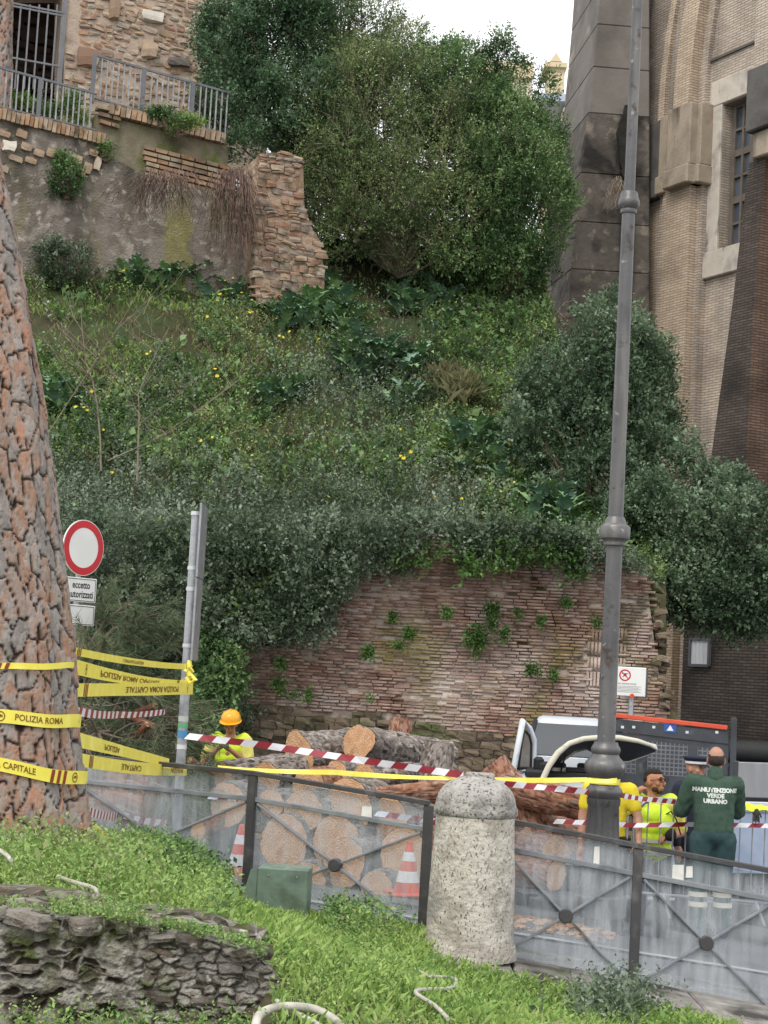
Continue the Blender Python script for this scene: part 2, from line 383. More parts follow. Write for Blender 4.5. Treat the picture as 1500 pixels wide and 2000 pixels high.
# relieving arch patch: bricks on end
a0, a1 = min(p[0] for p in arch), max(p[0] for p in arch); b0, b1 = min(p[1] for p in arch), max(p[1] for p in arch); s = a0
while s < a1:
    hh = b0
    while hh < b1: bl.append((s+.02, .07-random.gauss(0, .008), hh+.11, .036, .2, .2)); hh += .215
    s += .052
bl = np.array(bl); print('roman bricks', len(bl))
order = np.argsort(-(bl[:, 3]*bl[:, 5])+.002*np.abs(bl[:, 2]+.3)); big = order[:300]; rest = order[300:]
bms = [brick_me(rbrick, i) for i in range(4)]
for i in big: c = bl[i]; piece('brick', bms[i % 4], rw, c[:3], c[3:], rz=random.gauss(0, .02), ry=random.gauss(0, .01))
o = mesh_obj('brick_courses', boxes_mesh('brick_courses', bl[rest, :3], bl[rest, 3:], RNG.random(len(rest)), .004), rbrick, rw); o['kind'] = 'stuff'
# rubble footing exposed below the facing
rub = [stone_me(100+i, pm('tuff_rubble', ['5f5448', '756857', '4a4236', '877a68'], 3, .95, .8, 25, tint='both', overlays=[('48502c', 1.3, .5, .62)])) for i in range(5)]
h = BF.loc(800, 1700)[1]; cnt = 0
while h < BF.loc(800, 1395)[1]+.25:
    s = -.2
    while s < 6.6:
        w = random.uniform(.12, .3); c = s+w/2; hh = h+random.uniform(-.02, .02)
        if not inpoly(c, hh+.03, bpoly) and not inpoly(c, hh-.05, bpoly):
            qx, qy = project(BF.wor(c, .1, hh))
            if qy > 1370 and qx < 1330: piece('rubble_stone', rub[cnt % 5], rw, (c, .10+random.uniform(-.04, .04), hh), (w*1.0, .3, random.uniform(.09, .14)), ry=random.gauss(0, .08)); cnt += 1
        s += w
    h += .115
# broken right end with leaning rubble
for i in range(46):
    py = 1150+i*6.5; x0 = np.interp(py, [1150, 1460], [1268, 1300]); s, h = BF.loc(x0+random.uniform(-4, 18), py, .1)
    piece('rubble_stone', rub[i % 5], rw, (s, random.uniform(.0, .4), h), (random.uniform(.1, .2), .3, random.uniform(.05, .1)), ry=random.gauss(0, .2))
print('footing stones', cnt)

# ------------------------------------------------------------------ upper left terrace wall
TF = Frame(P(0, 560, 34.0), P(500, 560, 36.0))
def algae(nt, N, K, col, src, nz, ramp, b):
    tc = N.new('ShaderNodeTexCoord'); sp = N.new('ShaderNodeSeparateXYZ'); K.new(tc.outputs['Object'], sp.inputs[0]); s0 = TF.loc(318, 480)[0]; s1 = TF.loc(374, 480)[0]
    ad = N.new('ShaderNodeMath'); ad.operation = 'MULTIPLY_ADD'; K.new(nz(2.5), ad.inputs[0]); ad.inputs[1].default_value = .35; K.new(sp.outputs[0], ad.inputs[2])
    r1 = N.new('ShaderNodeMapRange'); K.new(ad.outputs[0], r1.inputs[0]); r1.inputs[1].default_value = s0+.1; r1.inputs[2].default_value = s0+.32
    r2 = N.new('ShaderNodeMapRange'); K.new(ad.outputs[0], r2.inputs[0]); r2.inputs[1].default_value = s1+.2; r2.inputs[2].default_value = s1+.1
    zt = TF.loc(345, 380)[1]; r3 = N.new('ShaderNodeMapRange'); K.new(sp.outputs[2], r3.inputs[0]); r3.inputs[1].default_value = zt+.3; r3.inputs[2].default_value = zt-.7
    m1 = N.new('ShaderNodeMath'); m1.operation = 'MULTIPLY'; K.new(r1.outputs[0], m1.inputs[0]); K.new(r2.outputs[0], m1.inputs[1]); m2 = N.new('ShaderNodeMath'); m2.operation = 'MULTIPLY'; K.new(m1.outputs[0], m2.inputs[0]); K.new(r3.outputs[0], m2.inputs[1])
    m3 = N.new('ShaderNodeMath'); m3.operation = 'MULTIPLY'; K.new(m2.outputs[0], m3.inputs[0]); K.new(ramp(nz(6), [(.2, (.35, .35, .35)), (.7, (.8, .8, .8))]), m3.inputs[1])
    x = N.new('ShaderNodeMixRGB'); K.new(m3.outputs[0], x.inputs[0]); K.new(col, x.inputs[1]); x.inputs[2].default_value = L('858046'); return x.outputs[0]
render_ = pm('old_render', ['6f6861', '7f7870', '645d56', '8c857c'], 1.9, .95, 1.8, 26, overlays=[('6d6746', 1.1, .52, .68, (1, 1, .35)), ('45413a', 1.5, .5, .7, (1, 1, .3)), ('a39b92', 6, .56, .72)], extra=algae)
tw = thing('terrace_wall', 'grey rendered terrace wall with sloping brick coping above the weeds', 'wall', TF.O, TF.rz)
def fpoly(fr, pts, off=0): return [(a, b) for a, b in (fr.loc(x, y, off) for x, y in pts)]
MB().prism(fpoly(TF, [(-90, 200), (0, 234), (205, 284), (209, 300), (285, 345), (430, 376), (505, 368), (512, 640), (-90, 640)]), 0, .45).build('rendered_face', render_, tw, world=False)
MB().prism(fpoly(TF, [(188, 222), (445, 286), (445, 420), (188, 420)], .46), .46, .9).build('upper_face', pm('mossy_render', ['5f594c', '77705f', '4d4a3a'], 2, .95, 1, 20, overlays=[('4e5a2a', 1.5, .48, .62)]), tw, world=False)
# moss/algae streak: a slightly proud skin of yellow-green growth
alg = pm('algae', ['85803c', '97924a', '6f6f3c', '8b8670'], 4, .95, .8, 30)
pass
# coping of bricks on edge, two runs
cop = pm('coping_brick', ['75614f', '93806c', 'a48a70', '7f6049', '9c8f7d', '655648'], 3, .9, .5, 40, tint='both', overlays=[('3b3a2c', 3, .58, .7)])
cms = [brick_me(cop, 20+i, .035) for i in range(4)]
def coping(p0, p1, n, off, hh):
    (s0, z0), (s1, z1) = TF.loc(*p0, off), TF.loc(*p1, off); sl = math.atan2(z1-z0, s1-s0)
    for i in range(n):
        t = (i+.5)/n; piece('coping_brick', cms[i % 4], tw, (s0+(s1-s0)*t, off+.14+random.uniform(-.01, .01), z0+(z1-z0)*t+random.uniform(-.008, .008)), ((s1-s0)/n*.84, .4, hh), ry=-sl+random.gauss(0, .02))
coping((-60, 208), (205, 273), 30, -.05, .22)
coping((213, 213), (440, 272), 22, .35, .21)
# flat brick courses below the upper coping
for r_ in range(10):
    x0 = 190 if r_ < 3 else 282; x1 = 240 if r_ == 0 else 440
    p0 = (x0+random.uniform(-4, 4), 232+r_*10.6+(x0-190)*.255); p1 = (446, 232+r_*10.6+256*.255)
    if r_ < 3: p0 = (190+r_*2, 208+r_*14); p1 = (236-r_*4, 219+r_*14)
    off = .40; (s0, z0), (s1, z1) = TF.loc(*p0, off), TF.loc(*p1, off); sl = math.atan2(z1-z0, s1-s0); s = s0
    while s < s1:
        w = min(random.uniform(.24, .31), s1-s+.05); t = (s+w/2-s0)/(s1-s0)
        piece('brick', cms[r_ % 4], tw, (s+w/2, off+.1+random.uniform(-.015, .01), z0+(z1-z0)*t), (w-.02, .28, .075), ry=-sl)
        s += w
if True:
    for r_ in range(7):
        p0 = (272+r_*3, 258+r_*11); p1 = (446, 258+r_*11+(446-272-r_*3)*.25); off = .40
        (s0, z0), (s1, z1) = TF.loc(*p0, off), TF.loc(*p1, off); sl = math.atan2(z1-z0, s1-s0); s = s0+random.random()*.1
# patches of stones bared under the left coping
ptst = [stone_me(40+i, pm('patch_stone', ['8f7a66', 'a08c78', '77624f', 'b3a796'], 3, .9, .6, 25, tint='both')) for i in range(4)]
for i, (x, y, w, h_) in enumerate([(14, 287, 24, 18), (42, 262, 20, 16), (52, 288, 22, 14), (76, 300, 20, 12), (8, 262, 22, 12), (30, 310, 26, 12), (100, 300, 18, 16), (150, 312, 20, 14), (170, 330, 16, 22), (190, 320, 12, 26), (155, 338, 22, 12), (60, 315, 22, 10), (124, 318, 20, 12), (5, 330, 20, 12), (182, 300, 18, 12)]):
    s, h = TF.loc(x, y); piece('stone', ptst[i % 4], tw, (s, .0, h), (w/95, .14, h_/95), ry=.2)
o = mesh_obj('pale_stone', stone_me(77, pm('white_stone', ['b9b3a8', 'cfcabf'], 4, .8, .4, 25)), [], tw, None); s, h = TF.loc(17, 287); o.location = (s, -.06, h); o.scale = (.25, .15, .2); o['label'] = 'squared white block bared in the render'

# ------------------------------------------------------------------ railings on the terrace
rmetal = pm('rail_metal', ['55585d', '63666c'], 4, .5, .1, 40, spec=.4, overlays=[('4a3a30', 6, .62, .7)])
bmetal = pm('baluster_metal', ['8f9092', '7c7d80', 'a2a3a5'], 6, .5, spec=.4)
def railing(name, label, top, bot, posts, nb, off):
    (s0, z0), (s1, z1) = TF.loc(*top[0], off), TF.loc(*top[1], off); (a0, b0), (a1, b1) = TF.loc(*bot[0], off), TF.loc(*bot[1], off)
    base = TF.wor(a0, off, b0); t = thing(name, label, 'railing', base, TF.rz, 'sloping railings on the terrace')
    lz = lambda s: z0+(z1-z0)*(s-s0)/(s1-s0)-b0; lb_ = lambda s: b0+(b1-b0)*(s-a0)/(a1-a0)-b0
    MB().bar((s0-a0, 0, lz(s0)), (s1-a0, 0, lz(s1)), .05, .045).build('top_rail', rmetal, t, world=False)
    MB().bar((0, 0, 0), (a1-a0, 0, b1-b0), .05, .03).build('bottom_rail', rmetal, t, world=False)
    for x in posts:
        s = TF.loc(x, (top[0][1]+bot[0][1])/2, off)[0]; MB().bar((s-a0, -.03, lb_(s)-.12), (s-a0, -.03, lz(s)-.02), .085, .045, up=(0, 1, 0)).build('post', rmetal, t, world=False)
    bm_ = None
    for i in range(nb):
        s = s0+(s1-s0)*(i+.5)/nb
        if any(abs(TF.loc(x, 200, off)[0]-s) < .05 for x in posts): continue
        MB().bar((s-a0, 0, lb_(s)), (s-a0, 0, lz(s)), .028, .028, up=(0, 1, 0)).build('baluster', bmetal, t, world=False)
    return t
railing('railing', 'grey metal railing on the lower coping, left of the stepped brickwork', ((-60, 116), (184, 182)), ((-60, 194), (186, 254)), [-8, 79], 22, .12)
railing('railing', 'grey metal railing on the upper coping, running behind the laurel bush', ((184, 107), (450, 182)), ((186, 192), (440, 262)), [182, 281, 378], 25, .5)

# ------------------------------------------------------------------ rubble wall with barred opening
RF = Frame(P(100, 200, 39.5), P(420, 200, 41.0))
ru = thing('rubble_wall', 'ancient rubble stone wall with a barred opening above the railings', 'wall', RF.O, RF.rz)
rmort = pm('rubble_mortar', ['9a8a7c', 'ab9b8c', '877a6e'], 2.5, .95, 1, 20)
z_ = lambda p: (RF.loc(*p)[0], RF.loc(*p)[1])
MB().prism([z_(p) for p in [(124, -160), (520, -160), (520, 330), (124, 330)]], 0, 1.0).build('wall_core', rmort, ru, world=False)
MB().prism([z_(p) for p in [(-200, -160), (12, -160), (12, 330), (-200, 330)]], 0, 1.0).build('wall_core', rmort, ru, world=False)
MB().prism([z_(p) for p in [(12.2, -160), (123.8, -160), (123.8, -22), (12.2, -22)]], 0, 1.0).build('shade_lintel', rmort, ru, world=False)  # added above the view so the opening below stays shaded
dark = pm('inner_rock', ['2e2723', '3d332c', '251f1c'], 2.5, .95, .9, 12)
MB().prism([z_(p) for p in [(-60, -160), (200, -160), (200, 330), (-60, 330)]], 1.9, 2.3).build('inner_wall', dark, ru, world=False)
MB().prism([z_(p) for p in [(-60, -160), (200, -160), (200, -40), (-60, -40)]], 1.01, 1.89).build('shade_ceiling', dark, ru, world=False)  # unseen ceiling, added to keep sky light out of the recess
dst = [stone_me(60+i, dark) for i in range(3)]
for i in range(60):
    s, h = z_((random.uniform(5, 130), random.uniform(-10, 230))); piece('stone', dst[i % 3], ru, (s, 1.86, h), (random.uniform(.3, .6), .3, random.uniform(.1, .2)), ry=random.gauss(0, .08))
rst = [stone_me(i, pm('rubble_stone', ['8c7865', '9f8870', 'b09c86', '7f7064', '8d6a56', 'aea08f', '8b8378', 'a08066'], 3, .9, .6, 30, tint='both', overlays=[('a89c8f', 3, .55, .7)])) for i in range(6)]
h = z_((200, 250))[1]; top_h = z_((200, -30))[1]; n_st = 0
while h < top_h:
    rh = random.uniform(.09, .2); s = z_((150 if h > 1.2 else 128, 100))[0]; smax = z_((440, 100))[0]
    while s < smax:
        w = random.uniform(.14, .38)*(1.3 if rh > .15 else 1)
        if random.random() < .80:
            sc_ = random.uniform(.75, 1.05); piece('stone', rst[n_st % 6], ru, (s+w/2, random.uniform(.045, .085), h+rh/2+random.uniform(-.03, .03)), (w*.92*sc_, .2, rh*.92*random.uniform(.7, 1.05)), ry=random.gauss(0, .13)); n_st += 1
        s += w
    h += rh
for (x, y, w, hh, mt) in [(297, 34, 44, 22, None), (337, 122, 22, 15, 1), (358, 124, 24, 14, 1), (290, 100, 30, 30, 0), (222, 20, 20, 40, 0), (170, 115, 40, 34, 0)]:
    s, h = z_((x, y)); o = piece('stone', stone_me(x, bpy.data.materials['white_stone']) if mt is None else (stone_me(x, pm('grey_block', ['6e6a64', '5f5b57'], 4, .9, .5, 30)) if mt else rst[2]), ru, (s, -.04, h), (w/85, .22, hh/85))
    if mt is None: o['label'] = 'large white block set among the brown rubble'
print('rubble', n_st)
# barred gate
gt = thing('barred_gate', 'grey iron bar gate closing the opening in the rubble wall', 'gate', RF.wor(*(lambda q: (q[0], -.04, q[1]))(RF.loc(20, 175))), RF.rz)
g0 = RF.loc(20, 175); gl = lambda x, y: Vector((RF.loc(x, y)[0]-g0[0], 0, RF.loc(x, y)[1]-g0[1]))
gm = pm('gate_iron', ['74757a', '66676b'], 5, .5, spec=.4)
for a, b, w in [((16, 6), (125, 6), .06), ((18, 12), (121, 12), .05), ((18, 113), (118, 114), .05)]:
    A, B = gl(*a), gl(*b); B.z = A.z; MB().bar(A, B, w, .04).build('rail', gm, gt, world=False)
for x in (121, 124.5): A = gl(x-3, 175); B = gl(x, -12); B.x = A.x = gl(x-1, 80).x; MB().bar(A, B, .04, .04, up=(0, 1, 0)).build('jamb', gm, gt, world=False)
for x in (28, 46, 64, 82, 99, 110): A = gl(x, 175); B = gl(x, 8); B.x = A.x; MB().bar(A, B, .035, .035, up=(0, 1, 0)).build('bar', gm, gt, world=False)

# ------------------------------------------------------------------ broken masonry pier right of the terrace wall
PF = Frame(P(500, 560, 35.3), P(640, 560, 35.9))
pr = thing('masonry_pier', 'crumbling stone and brick pier at the end of the terrace wall', 'ruin', PF.O, PF.rz)
pz = lambda x, y: (PF.loc(x, y)[0], PF.loc(x, y)[1])
ppoly = [(494, 330), (505, 305), (560, 298), (592, 308), (594, 400), (606, 440), (625, 470), (632, 520), (636, 600), (500, 610)]
MB().prism([pz(*p) for p in ppoly], 0, .9).build('pier_core', pm('pier_mortar', ['8d7866', 'a08c7a', '75614f', 'ad9f92'], 3, .95, 1.2, 20), pr, world=False)
pp = [pz(*p) for p in ppoly]; n = 0; h = pz(560, 600)[1]
pst = [stone_me(200+i, pm('pier_stone', ['7c6a5b', '957a64', '6e625a', '91867b', '846350', 'a39684'], 3, .9, .6, 30, tint='both', overlays=[('4c4a36', 2.5, .58, .7)])) for i in range(5)]
while h < pz(560, 300)[1]:
    rh = random.choice([.06, .07, .12, .16]); s = pz(496, 450)[0]
    while s < pz(640, 450)[0]:
        w = random.uniform(.15, .34)
        if inpoly(s+w/2, h+rh/2, pp) and random.random() < .85: piece('stone', pst[n % 5], pr, (s+w/2, random.uniform(.06, .12), h+rh/2), (w*.9, .26, rh*.9), ry=random.gauss(0, .1)); n += 1
        s += w
    h += rh
# ================================================================== RIGHT-HAND BUILDING
_o = P(1500, 1300, 37.0); _d = Vector((math.sin(rad(28)), -math.cos(rad(28)), 0))
FF = Frame(_o, _o+_d)
def bricknode(name, c1, c2, mort, overlays, bw=.26, bh=.062, rough=.9):
    def ex(nt, N, K, col, src, nz, ramp, b):
        tc = N.new('ShaderNodeTexCoord'); sp = N.new('ShaderNodeSeparateXYZ'); K.new(tc.outputs['Object'], sp.inputs[0])
        ad = N.new('ShaderNodeMath'); ad.operation = 'ADD'; K.new(sp.outputs[0], ad.inputs[0]); K.new(sp.outputs[1], ad.inputs[1])
        cb = N.new('ShaderNodeCombineXYZ'); K.new(ad.outputs[0], cb.inputs[0]); K.new(sp.outputs[2], cb.inputs[1])
        br = N.new('ShaderNodeTexBrick'); K.new(cb.outputs[0], br.inputs['Vector']); br.inputs['Scale'].default_value = 1
        br.inputs['Brick Width'].default_value = bw; br.inputs['Row Height'].default_value = bh; br.inputs['Mortar Size'].default_value = .011; br.inputs['Mortar Smooth'].default_value = .3
        br.inputs['Color1'].default_value = L(c1); br.inputs['Color2'].default_value = L(c2); br.inputs['Mortar'].default_value = L(mort)
        m = N.new('ShaderNodeMixRGB'); m.blend_type = 'MULTIPLY'; m.inputs[0].default_value = 1; K.new(br.outputs[0], m.inputs[1])
        sc = N.new('ShaderNodeMixRGB'); sc.blend_type = 'MULTIPLY'; sc.inputs[0].default_value = 1; sc.inputs[2].default_value = (1.9, 1.9, 1.9, 1); K.new(col, sc.inputs[1]); K.new(sc.outputs[0], m.inputs[2])
        bp = N.new('ShaderNodeBump'); bp.inputs['Strength'].default_value = 1; bp.inputs['Distance'].default_value = .02; bp.invert = True
        K.new(br.outputs[1], bp.inputs['Height']); K.new(bp.outputs[0], b.inputs['Normal'])
        return m.outputs[0]
    return pm(name, ['b4b4b4', 'c9c9c9', 'a8a8a8'], .8, rough, overlays=overlays, extra=ex)
fbrick = bricknode('facade_brick', 'b9ada0', 'a89c8e', '857c73', [('7e7e80', .5, .52, .74, (1, 1, .25)), ('e2ddd8', .7, .6, .8)])
obrick = bricknode('orange_brick', 'bcaa96', 'aa9985', '867a6d', [('98928c', .45, .5, .75, (1, 1, .2))])
dbrick = bricknode('dark_brick', '574e48', '463e39', '2e2a27', [('6c6c6c', .6, .5, .75)])
rbrick2 = bricknode('buttress_brick', '705c50', '604d43', '443a34', [('6c6c6c', .6, .5, .75)])
fstone = pm('facade_stone', ['84796b', '978b7b', '776c60'], 1.5, .85, .5, 18, overlays=[('4c463f', 1.2, .55, .68, (1, 1, .25)), ('b3a897', .8, .6, .7, (1, 1, .3))])
wstone = pm('pale_travertine', ['a9a297', 'bab3a8', '98918a'], 2, .8, .5, 18, overlays=[('57514a', 3, .56, .68, (1, 1, .4))])
dstone = pm('sooty_stone', ['4b4947', '5b5956', '403e3c'], 1.5, .85, .5, 16)
bd = thing('brick_building', 'tall brick building with stone window surround and arched recess on the right', 'building', FF.O, FF.rz)
fl = lambda pts, off=0.: [FF.loc(x, y, off) for x, y in pts]
zb, zt = -4.2, 22.
s_ = lambda x, y, off=0.: FF.loc(x, y, off)[0]
win = fl([(1412, 200), (1470, 176), (1470, 560), (1425, 480)])
# main wall with window hole: left band, right band, above, below
sw0, sw1 = s_(1409, 330), s_(1409, 330)+3.2; wz0 = FF.loc(1425, 482)[1]; wz1 = FF.loc(1409, 207)[1]
SL = s_(1232, 300)-.3
for nm, (a, b_, c, d) in {'a': (SL, sw0, zb, zt), 'b': (sw1, 9, zb, zt), 'c': (sw0+.001, sw1-.001, wz1, zt), 'd': (sw0+.001, sw1-.001, zb, wz0)}.items():
    MB().prism([(a, c), (b_, c), (b_, d), (a, d)], 0, .9).build('wall', fbrick, bd, world=False)
# window: surround, reveal, sash
tj = .42
MB().prism([(sw0-tj, wz0), (sw0, wz0), (sw0, wz1+.02), (sw0-tj, wz1+.02)], -.06, .85).build('window_jamb', wstone, bd, world=False, bevel=.02)
MB().prism([(sw0-tj, wz1+.023), (sw1+.2, wz1+.023), (sw1+.2, wz1+.62), (sw0-tj, wz1+.62)], -.06, .85).build('window_lintel', wstone, bd, world=False, bevel=.02)
MB().prism([(sw0-tj-.06, wz0-.62), (sw1+.2, wz0-.62), (sw1+.2, wz0-.003), (sw0-tj-.06, wz0-.003)], -.1, .85).build('window_sill', wstone, bd, world=False, bevel=.02)
wn_ = MB().prism([(sw0+.01, wz0), (sw1, wz0), (sw1, wz1), (sw0+.01, wz1)], .30, .32).build('window', pm('window_glass', ['3d4650', '56606a'], 1.2, .12, spec=.6), bd, world=False)
wf = pm('window_frame', ['57504a', '6b635b'], 3, .7)
fb = MB(); H = wz1-wz0
for i in range(10):
    x = sw0+.1+i*.33; fb.box((x, .27, (wz0+wz1)/2), (.07 if i % 2 else .13, .07, H))
for j in range(7): fb.box(((sw0+sw1)/2+.05, .272, wz0+.06+j*(H-.1)/6), (sw1-sw0-.1, .06, .16 if j in (2, 4) else .06))
fb.build('frame', wf, wn_, world=False)
# pilaster strips below the impost
def strip(x0, x1, y, off0, mat, z0=zb, z1=None, nm='pilaster'):
    a, b_ = s_(x0, y, -off0), s_(x1, y, -off0); z1 = z1 if z1 is not None else FF.loc(1300, 372, -off0)[1]
    return MB().prism([(a, z0), (b_, z0), (b_, z1), (a, z1)], -off0, -.0005).build(nm, mat, bd, world=False)
strip(1250, 1287, 450, .18, obrick); strip(1287, 1292, 450, .3, fbrick); strip(1292, 1345, 450, .42, obrick); strip(1345.5, 1368, 450, .2, fbrick)
# impost blocks
zi0 = FF.loc(1320, 332, -.5)[1]; zi1 = FF.loc(1320, 215, -.5)[1]; zj0 = FF.loc(1320, 368, -.5)[1]
for x0, x1, off, m_ in [(1236, 1286, .34, dstone), (1287, 1301, .45, fstone), (1302, 1347, .6, fstone), (1348, 1368, .4, fstone)]:
    a, b_ = s_(x0, 280, -off), s_(x1, 280, -off)
    MB().prism([(a, zi0), (b_, zi0), (b_, zi1), (a, zi1)], -off, -.001).build('impost_block', m_, bd, world=False, bevel=.02)
    MB().prism([(a-.03, zj0), (b_+.03, zj0), (b_+.03, zi0-.004), (a-.03, zi0-.004)], -off-.07, -.001).build('moulding', m_, bd, world=False, bevel=.03)
# arch bands above the impost (concentric rings springing from the impost)
def ring(s0, width, off, mat, cx, z0, R, nm='arch_band'):
    m = MB(); n = 40; r1 = R; r0 = R-width; pts = []
    # outer side is left (smaller s); centre of curvature to the right
    out = [(cx-(R)*math.cos(t), z0+R*math.sin(t)) for t in np.linspace(0, math.pi/2, n)]
    inn = [(cx-(r0)*math.cos(t), z0+r0*math.sin(t)) for t in np.linspace(math.pi/2, 0, n)]
    m.prism(out+inn, -off, -.0006); return m.build(nm, mat, bd, world=False)
sc = s_(1302, 215, -.5); sd2 = s_(1378, 215, 0); cx = sd2+10.5
zsp = zi1
for (px0, px1, off, mt) in [(1250, 1286, .16, fbrick), (1286, 1297, .34, obrick), (1297, 1315, .24, fbrick), (1315, 1345, .4, obrick), (1345, 1376, .12, fbrick)]:
    a, b_ = s_(px0, 205, -off), s_(px1, 205, -off); R = cx-a; ring(a, b_-a-.002, off, mt, cx, zsp+.004, R)
# thin string line in the tympanum
(a, za), (b_, zb2) = FF.loc(1376, 128, 0), FF.loc(1474, 91, 0)
MB().prism([(a, za), (b_, za), (b_, za+.05), (a, za+.05)], -.05, -.001).build('string_course', dstone, bd, world=False)
a, b_ = s_(1475, 60, -.35), s_(1560, 60, -.35); MB().prism([(a, FF.loc(1480, 150)[1]), (b_+1, FF.loc(1480, 150)[1]), (b_+1, zt), (a, zt)], -.35, -.001).build('pilaster', fbrick, bd, world=False)
# dark battered buttress at the far right: dark weathered front, redder near side
def bq(xl, xr, y, D): return FF.loc(xl, y, -D)[0], FF.loc(xr, y, -D)[0], FF.loc((xl+xr)/2, y, -D)[1], D
bs = [bq(1463, 1494, 312, .5), bq(1432, 1474, 580, .75), bq(1382, 1456, 940, 1.1), bq(1322, 1436, 1480, 1.62)]
zq0 = bs[0][2]; m = MB(); vs = []
for (l, r, z, D) in bs: vs += [(l, -.002, z), (l, -D, z), (r, -D, z), (r, -.002, z)]
fs = [(0, 3, 2, 1)]; ms = [0]
for i in range(len(bs)-1):
    a = i*4; b_ = a+4
    for k in range(3): fs.append((a+k, b_+k, b_+k+1, a+k+1)); ms.append([0, 0, 1][k])
m.add(vs, [f[::-1] for f in fs]); m.m = ms; m.build('buttress', [dbrick, rbrick2], bd, world=False)
zc1 = FF.loc(1456, 150, -.5)[1]; zc0 = FF.loc(1456, 270, -.5)[1]
a = s_(1456, 200, -.75); MB().prism([(a, zc0), (a+3, zc0), (a+3, zc1), (a, zc1)], -.75, -.003).build('buttress_cap', dstone, bd, world=False, bevel=.03)
MB().prism([(a+.12, zq0+.003), (a+3, zq0+.003), (a+3, zc0-.003), (a+.12, zc0-.003)], -.62, -.003).build('moulding', fstone, bd, world=False, bevel=.03)
# white quoin and little shuttered opening low on the wall
a = s_(1331, 1230, -.12); b_ = s_(1341, 1230, -.12); MB().prism([(a, FF.loc(1335, 1262)[1]), (b_, FF.loc(1335, 1262)[1]), (b_, FF.loc(1340, 925)[1]), (a, FF.loc(1340, 925)[1])], -.12, -.002).build('quoin', wstone, bd, world=False)
# the facade foot, dark, projecting left of the shutter
yf = 1.55
a = s_(1333, 1300, -yf); zf1 = FF.loc(1340, 1215, -yf)[1]
MB().prism([(a, zb), (a+7, zb), (a+7, zf1), (a, zf1)], -yf, -.004).build('plinth', dbrick, bd, world=False)
p_ = [FF.loc(x, y, -yf-.05) for x, y in [(1350, 1248), (1387, 1244), (1383, 1296), (1347, 1299)]]
sh = MB(); x0, x1 = p_[0][0], p_[1][0]; z0, z1 = p_[3][1], p_[0][1]; ns = 4
fr_ = MB()
for (A, B) in [((x0, z0), (x1, z0)), ((x0, z1), (x1, z1)), ((x0, z0), (x0, z1)), ((x1, z0), (x1, z1))]: fr_.bar((A[0], -yf-.06, A[1]), (B[0], -yf-.06, B[1]), .06, .06, up=(0, 1, 0))
shf = fr_.build('shutter_frame', pm('shutter_frame', ['55565a', '45464a'], 3, .7), bd, world=False)
shm = pm('shutter_boards', ['c8cace', 'b4b7bb', '8d9094'], 3, .8, .4, 20, stretch=(1, 1, .2))
for i in range(ns):
    w = (x1-x0-.06)/ns; MB().box((x0+.03+w*(i+.5), -yf-.045, (z0+z1)/2), (w*.93, .03, z1-z0-.06)).build('board', shm, shf, world=False)

# ------------------------------------------------------------------ big stone buttress left of the facade (coursed blocks, battered)
bt = thing('stone_buttress', 'tall dark battered stone buttress between the bushes and the brick facade', 'buttress', P(1150, 1000, 40.5), 0)
cst = pm('buttress_stone', ['625d58', '6e6964', '56524e'], .7, .85, .5, 9, overlays=[('4f4b48', .5, .5, .7), ('8d847a', 1.0, .62, .72)])
cst2 = pm('buttress_stone_weathered', ['615b55', '4f4a45', '6e675f'], 1.6, .95, 1.6, 7, overlays=[('766f64', 3.2, .6, .68), ('272522', .8, .5, .62)])
ys_ = [-120, -30, 47, 130, 220, 337, 432, 525, 615, 740, 900, 1100]
edge = [(-120, 1180), (0, 1172), (220, 1150), (337, 1135), (525, 1116), (700, 1106), (1100, 1090)]
lef = [(-120, 1127), (0, 1118), (190, 1100), (220, 1090), (560, 1046), (700, 1030), (1100, 1000)]
for i in range(len(ys_)-1):
    y0, y1 = ys_[i], ys_[i+1]; m = MB()
    def rg(y, Y, dy=0):
        xe = np.interp(y, *zip(*edge)); xl = np.interp(y, *zip(*lef)); e = P(xe, y+dy, Y); l = P(xl, y, Y+3.2); l.z = e.z
        r = Vector((P(1262, y, Y).x+.1, e.y+.1, e.z)); return [e, r, Vector((r.x, r.y+4, e.z)), l]
    Y0 = 40.2+(600-y0)*.0006; Y1 = 40.2+(600-y1)*.0006
    A = rg(y1-.35, Y1); B = rg(y0+.2, Y0)
    m.add(A+B, [(3, 2, 1, 0), (4, 5, 6, 7), (0, 1, 5, 4), (1, 2, 6, 5), (2, 3, 7, 6), (3, 0, 4, 7)])
    m.m = [0, 0, 0, 0, 0, 0]
    o = m.build('stone_block', cst2 if y0 > 200 else cst, bt, bevel=.02)
# dark core seen in the joints, and creeping stain strip at the joint with facade
m = MB(); A = [P(1122, 1100, 41.2), P(1240, 1100, 41.2), P(1240, 1100, 43), P(1060, 1100, 43.5)]; B = [P(1190, -110, 41.2), P(1255, -110, 41.2), P(1255, -110, 43), P(1150, -110, 43.5)]
for q in A: q.z = A[0].z
for q in B: q.z = B[0].z
m.add(A+B, [(3, 2, 1, 0), (4, 5, 6, 7), (0, 1, 5, 4), (1, 2, 6, 5), (2, 3, 7, 6), (3, 0, 4, 7)]); m.build('core', dark, bt)
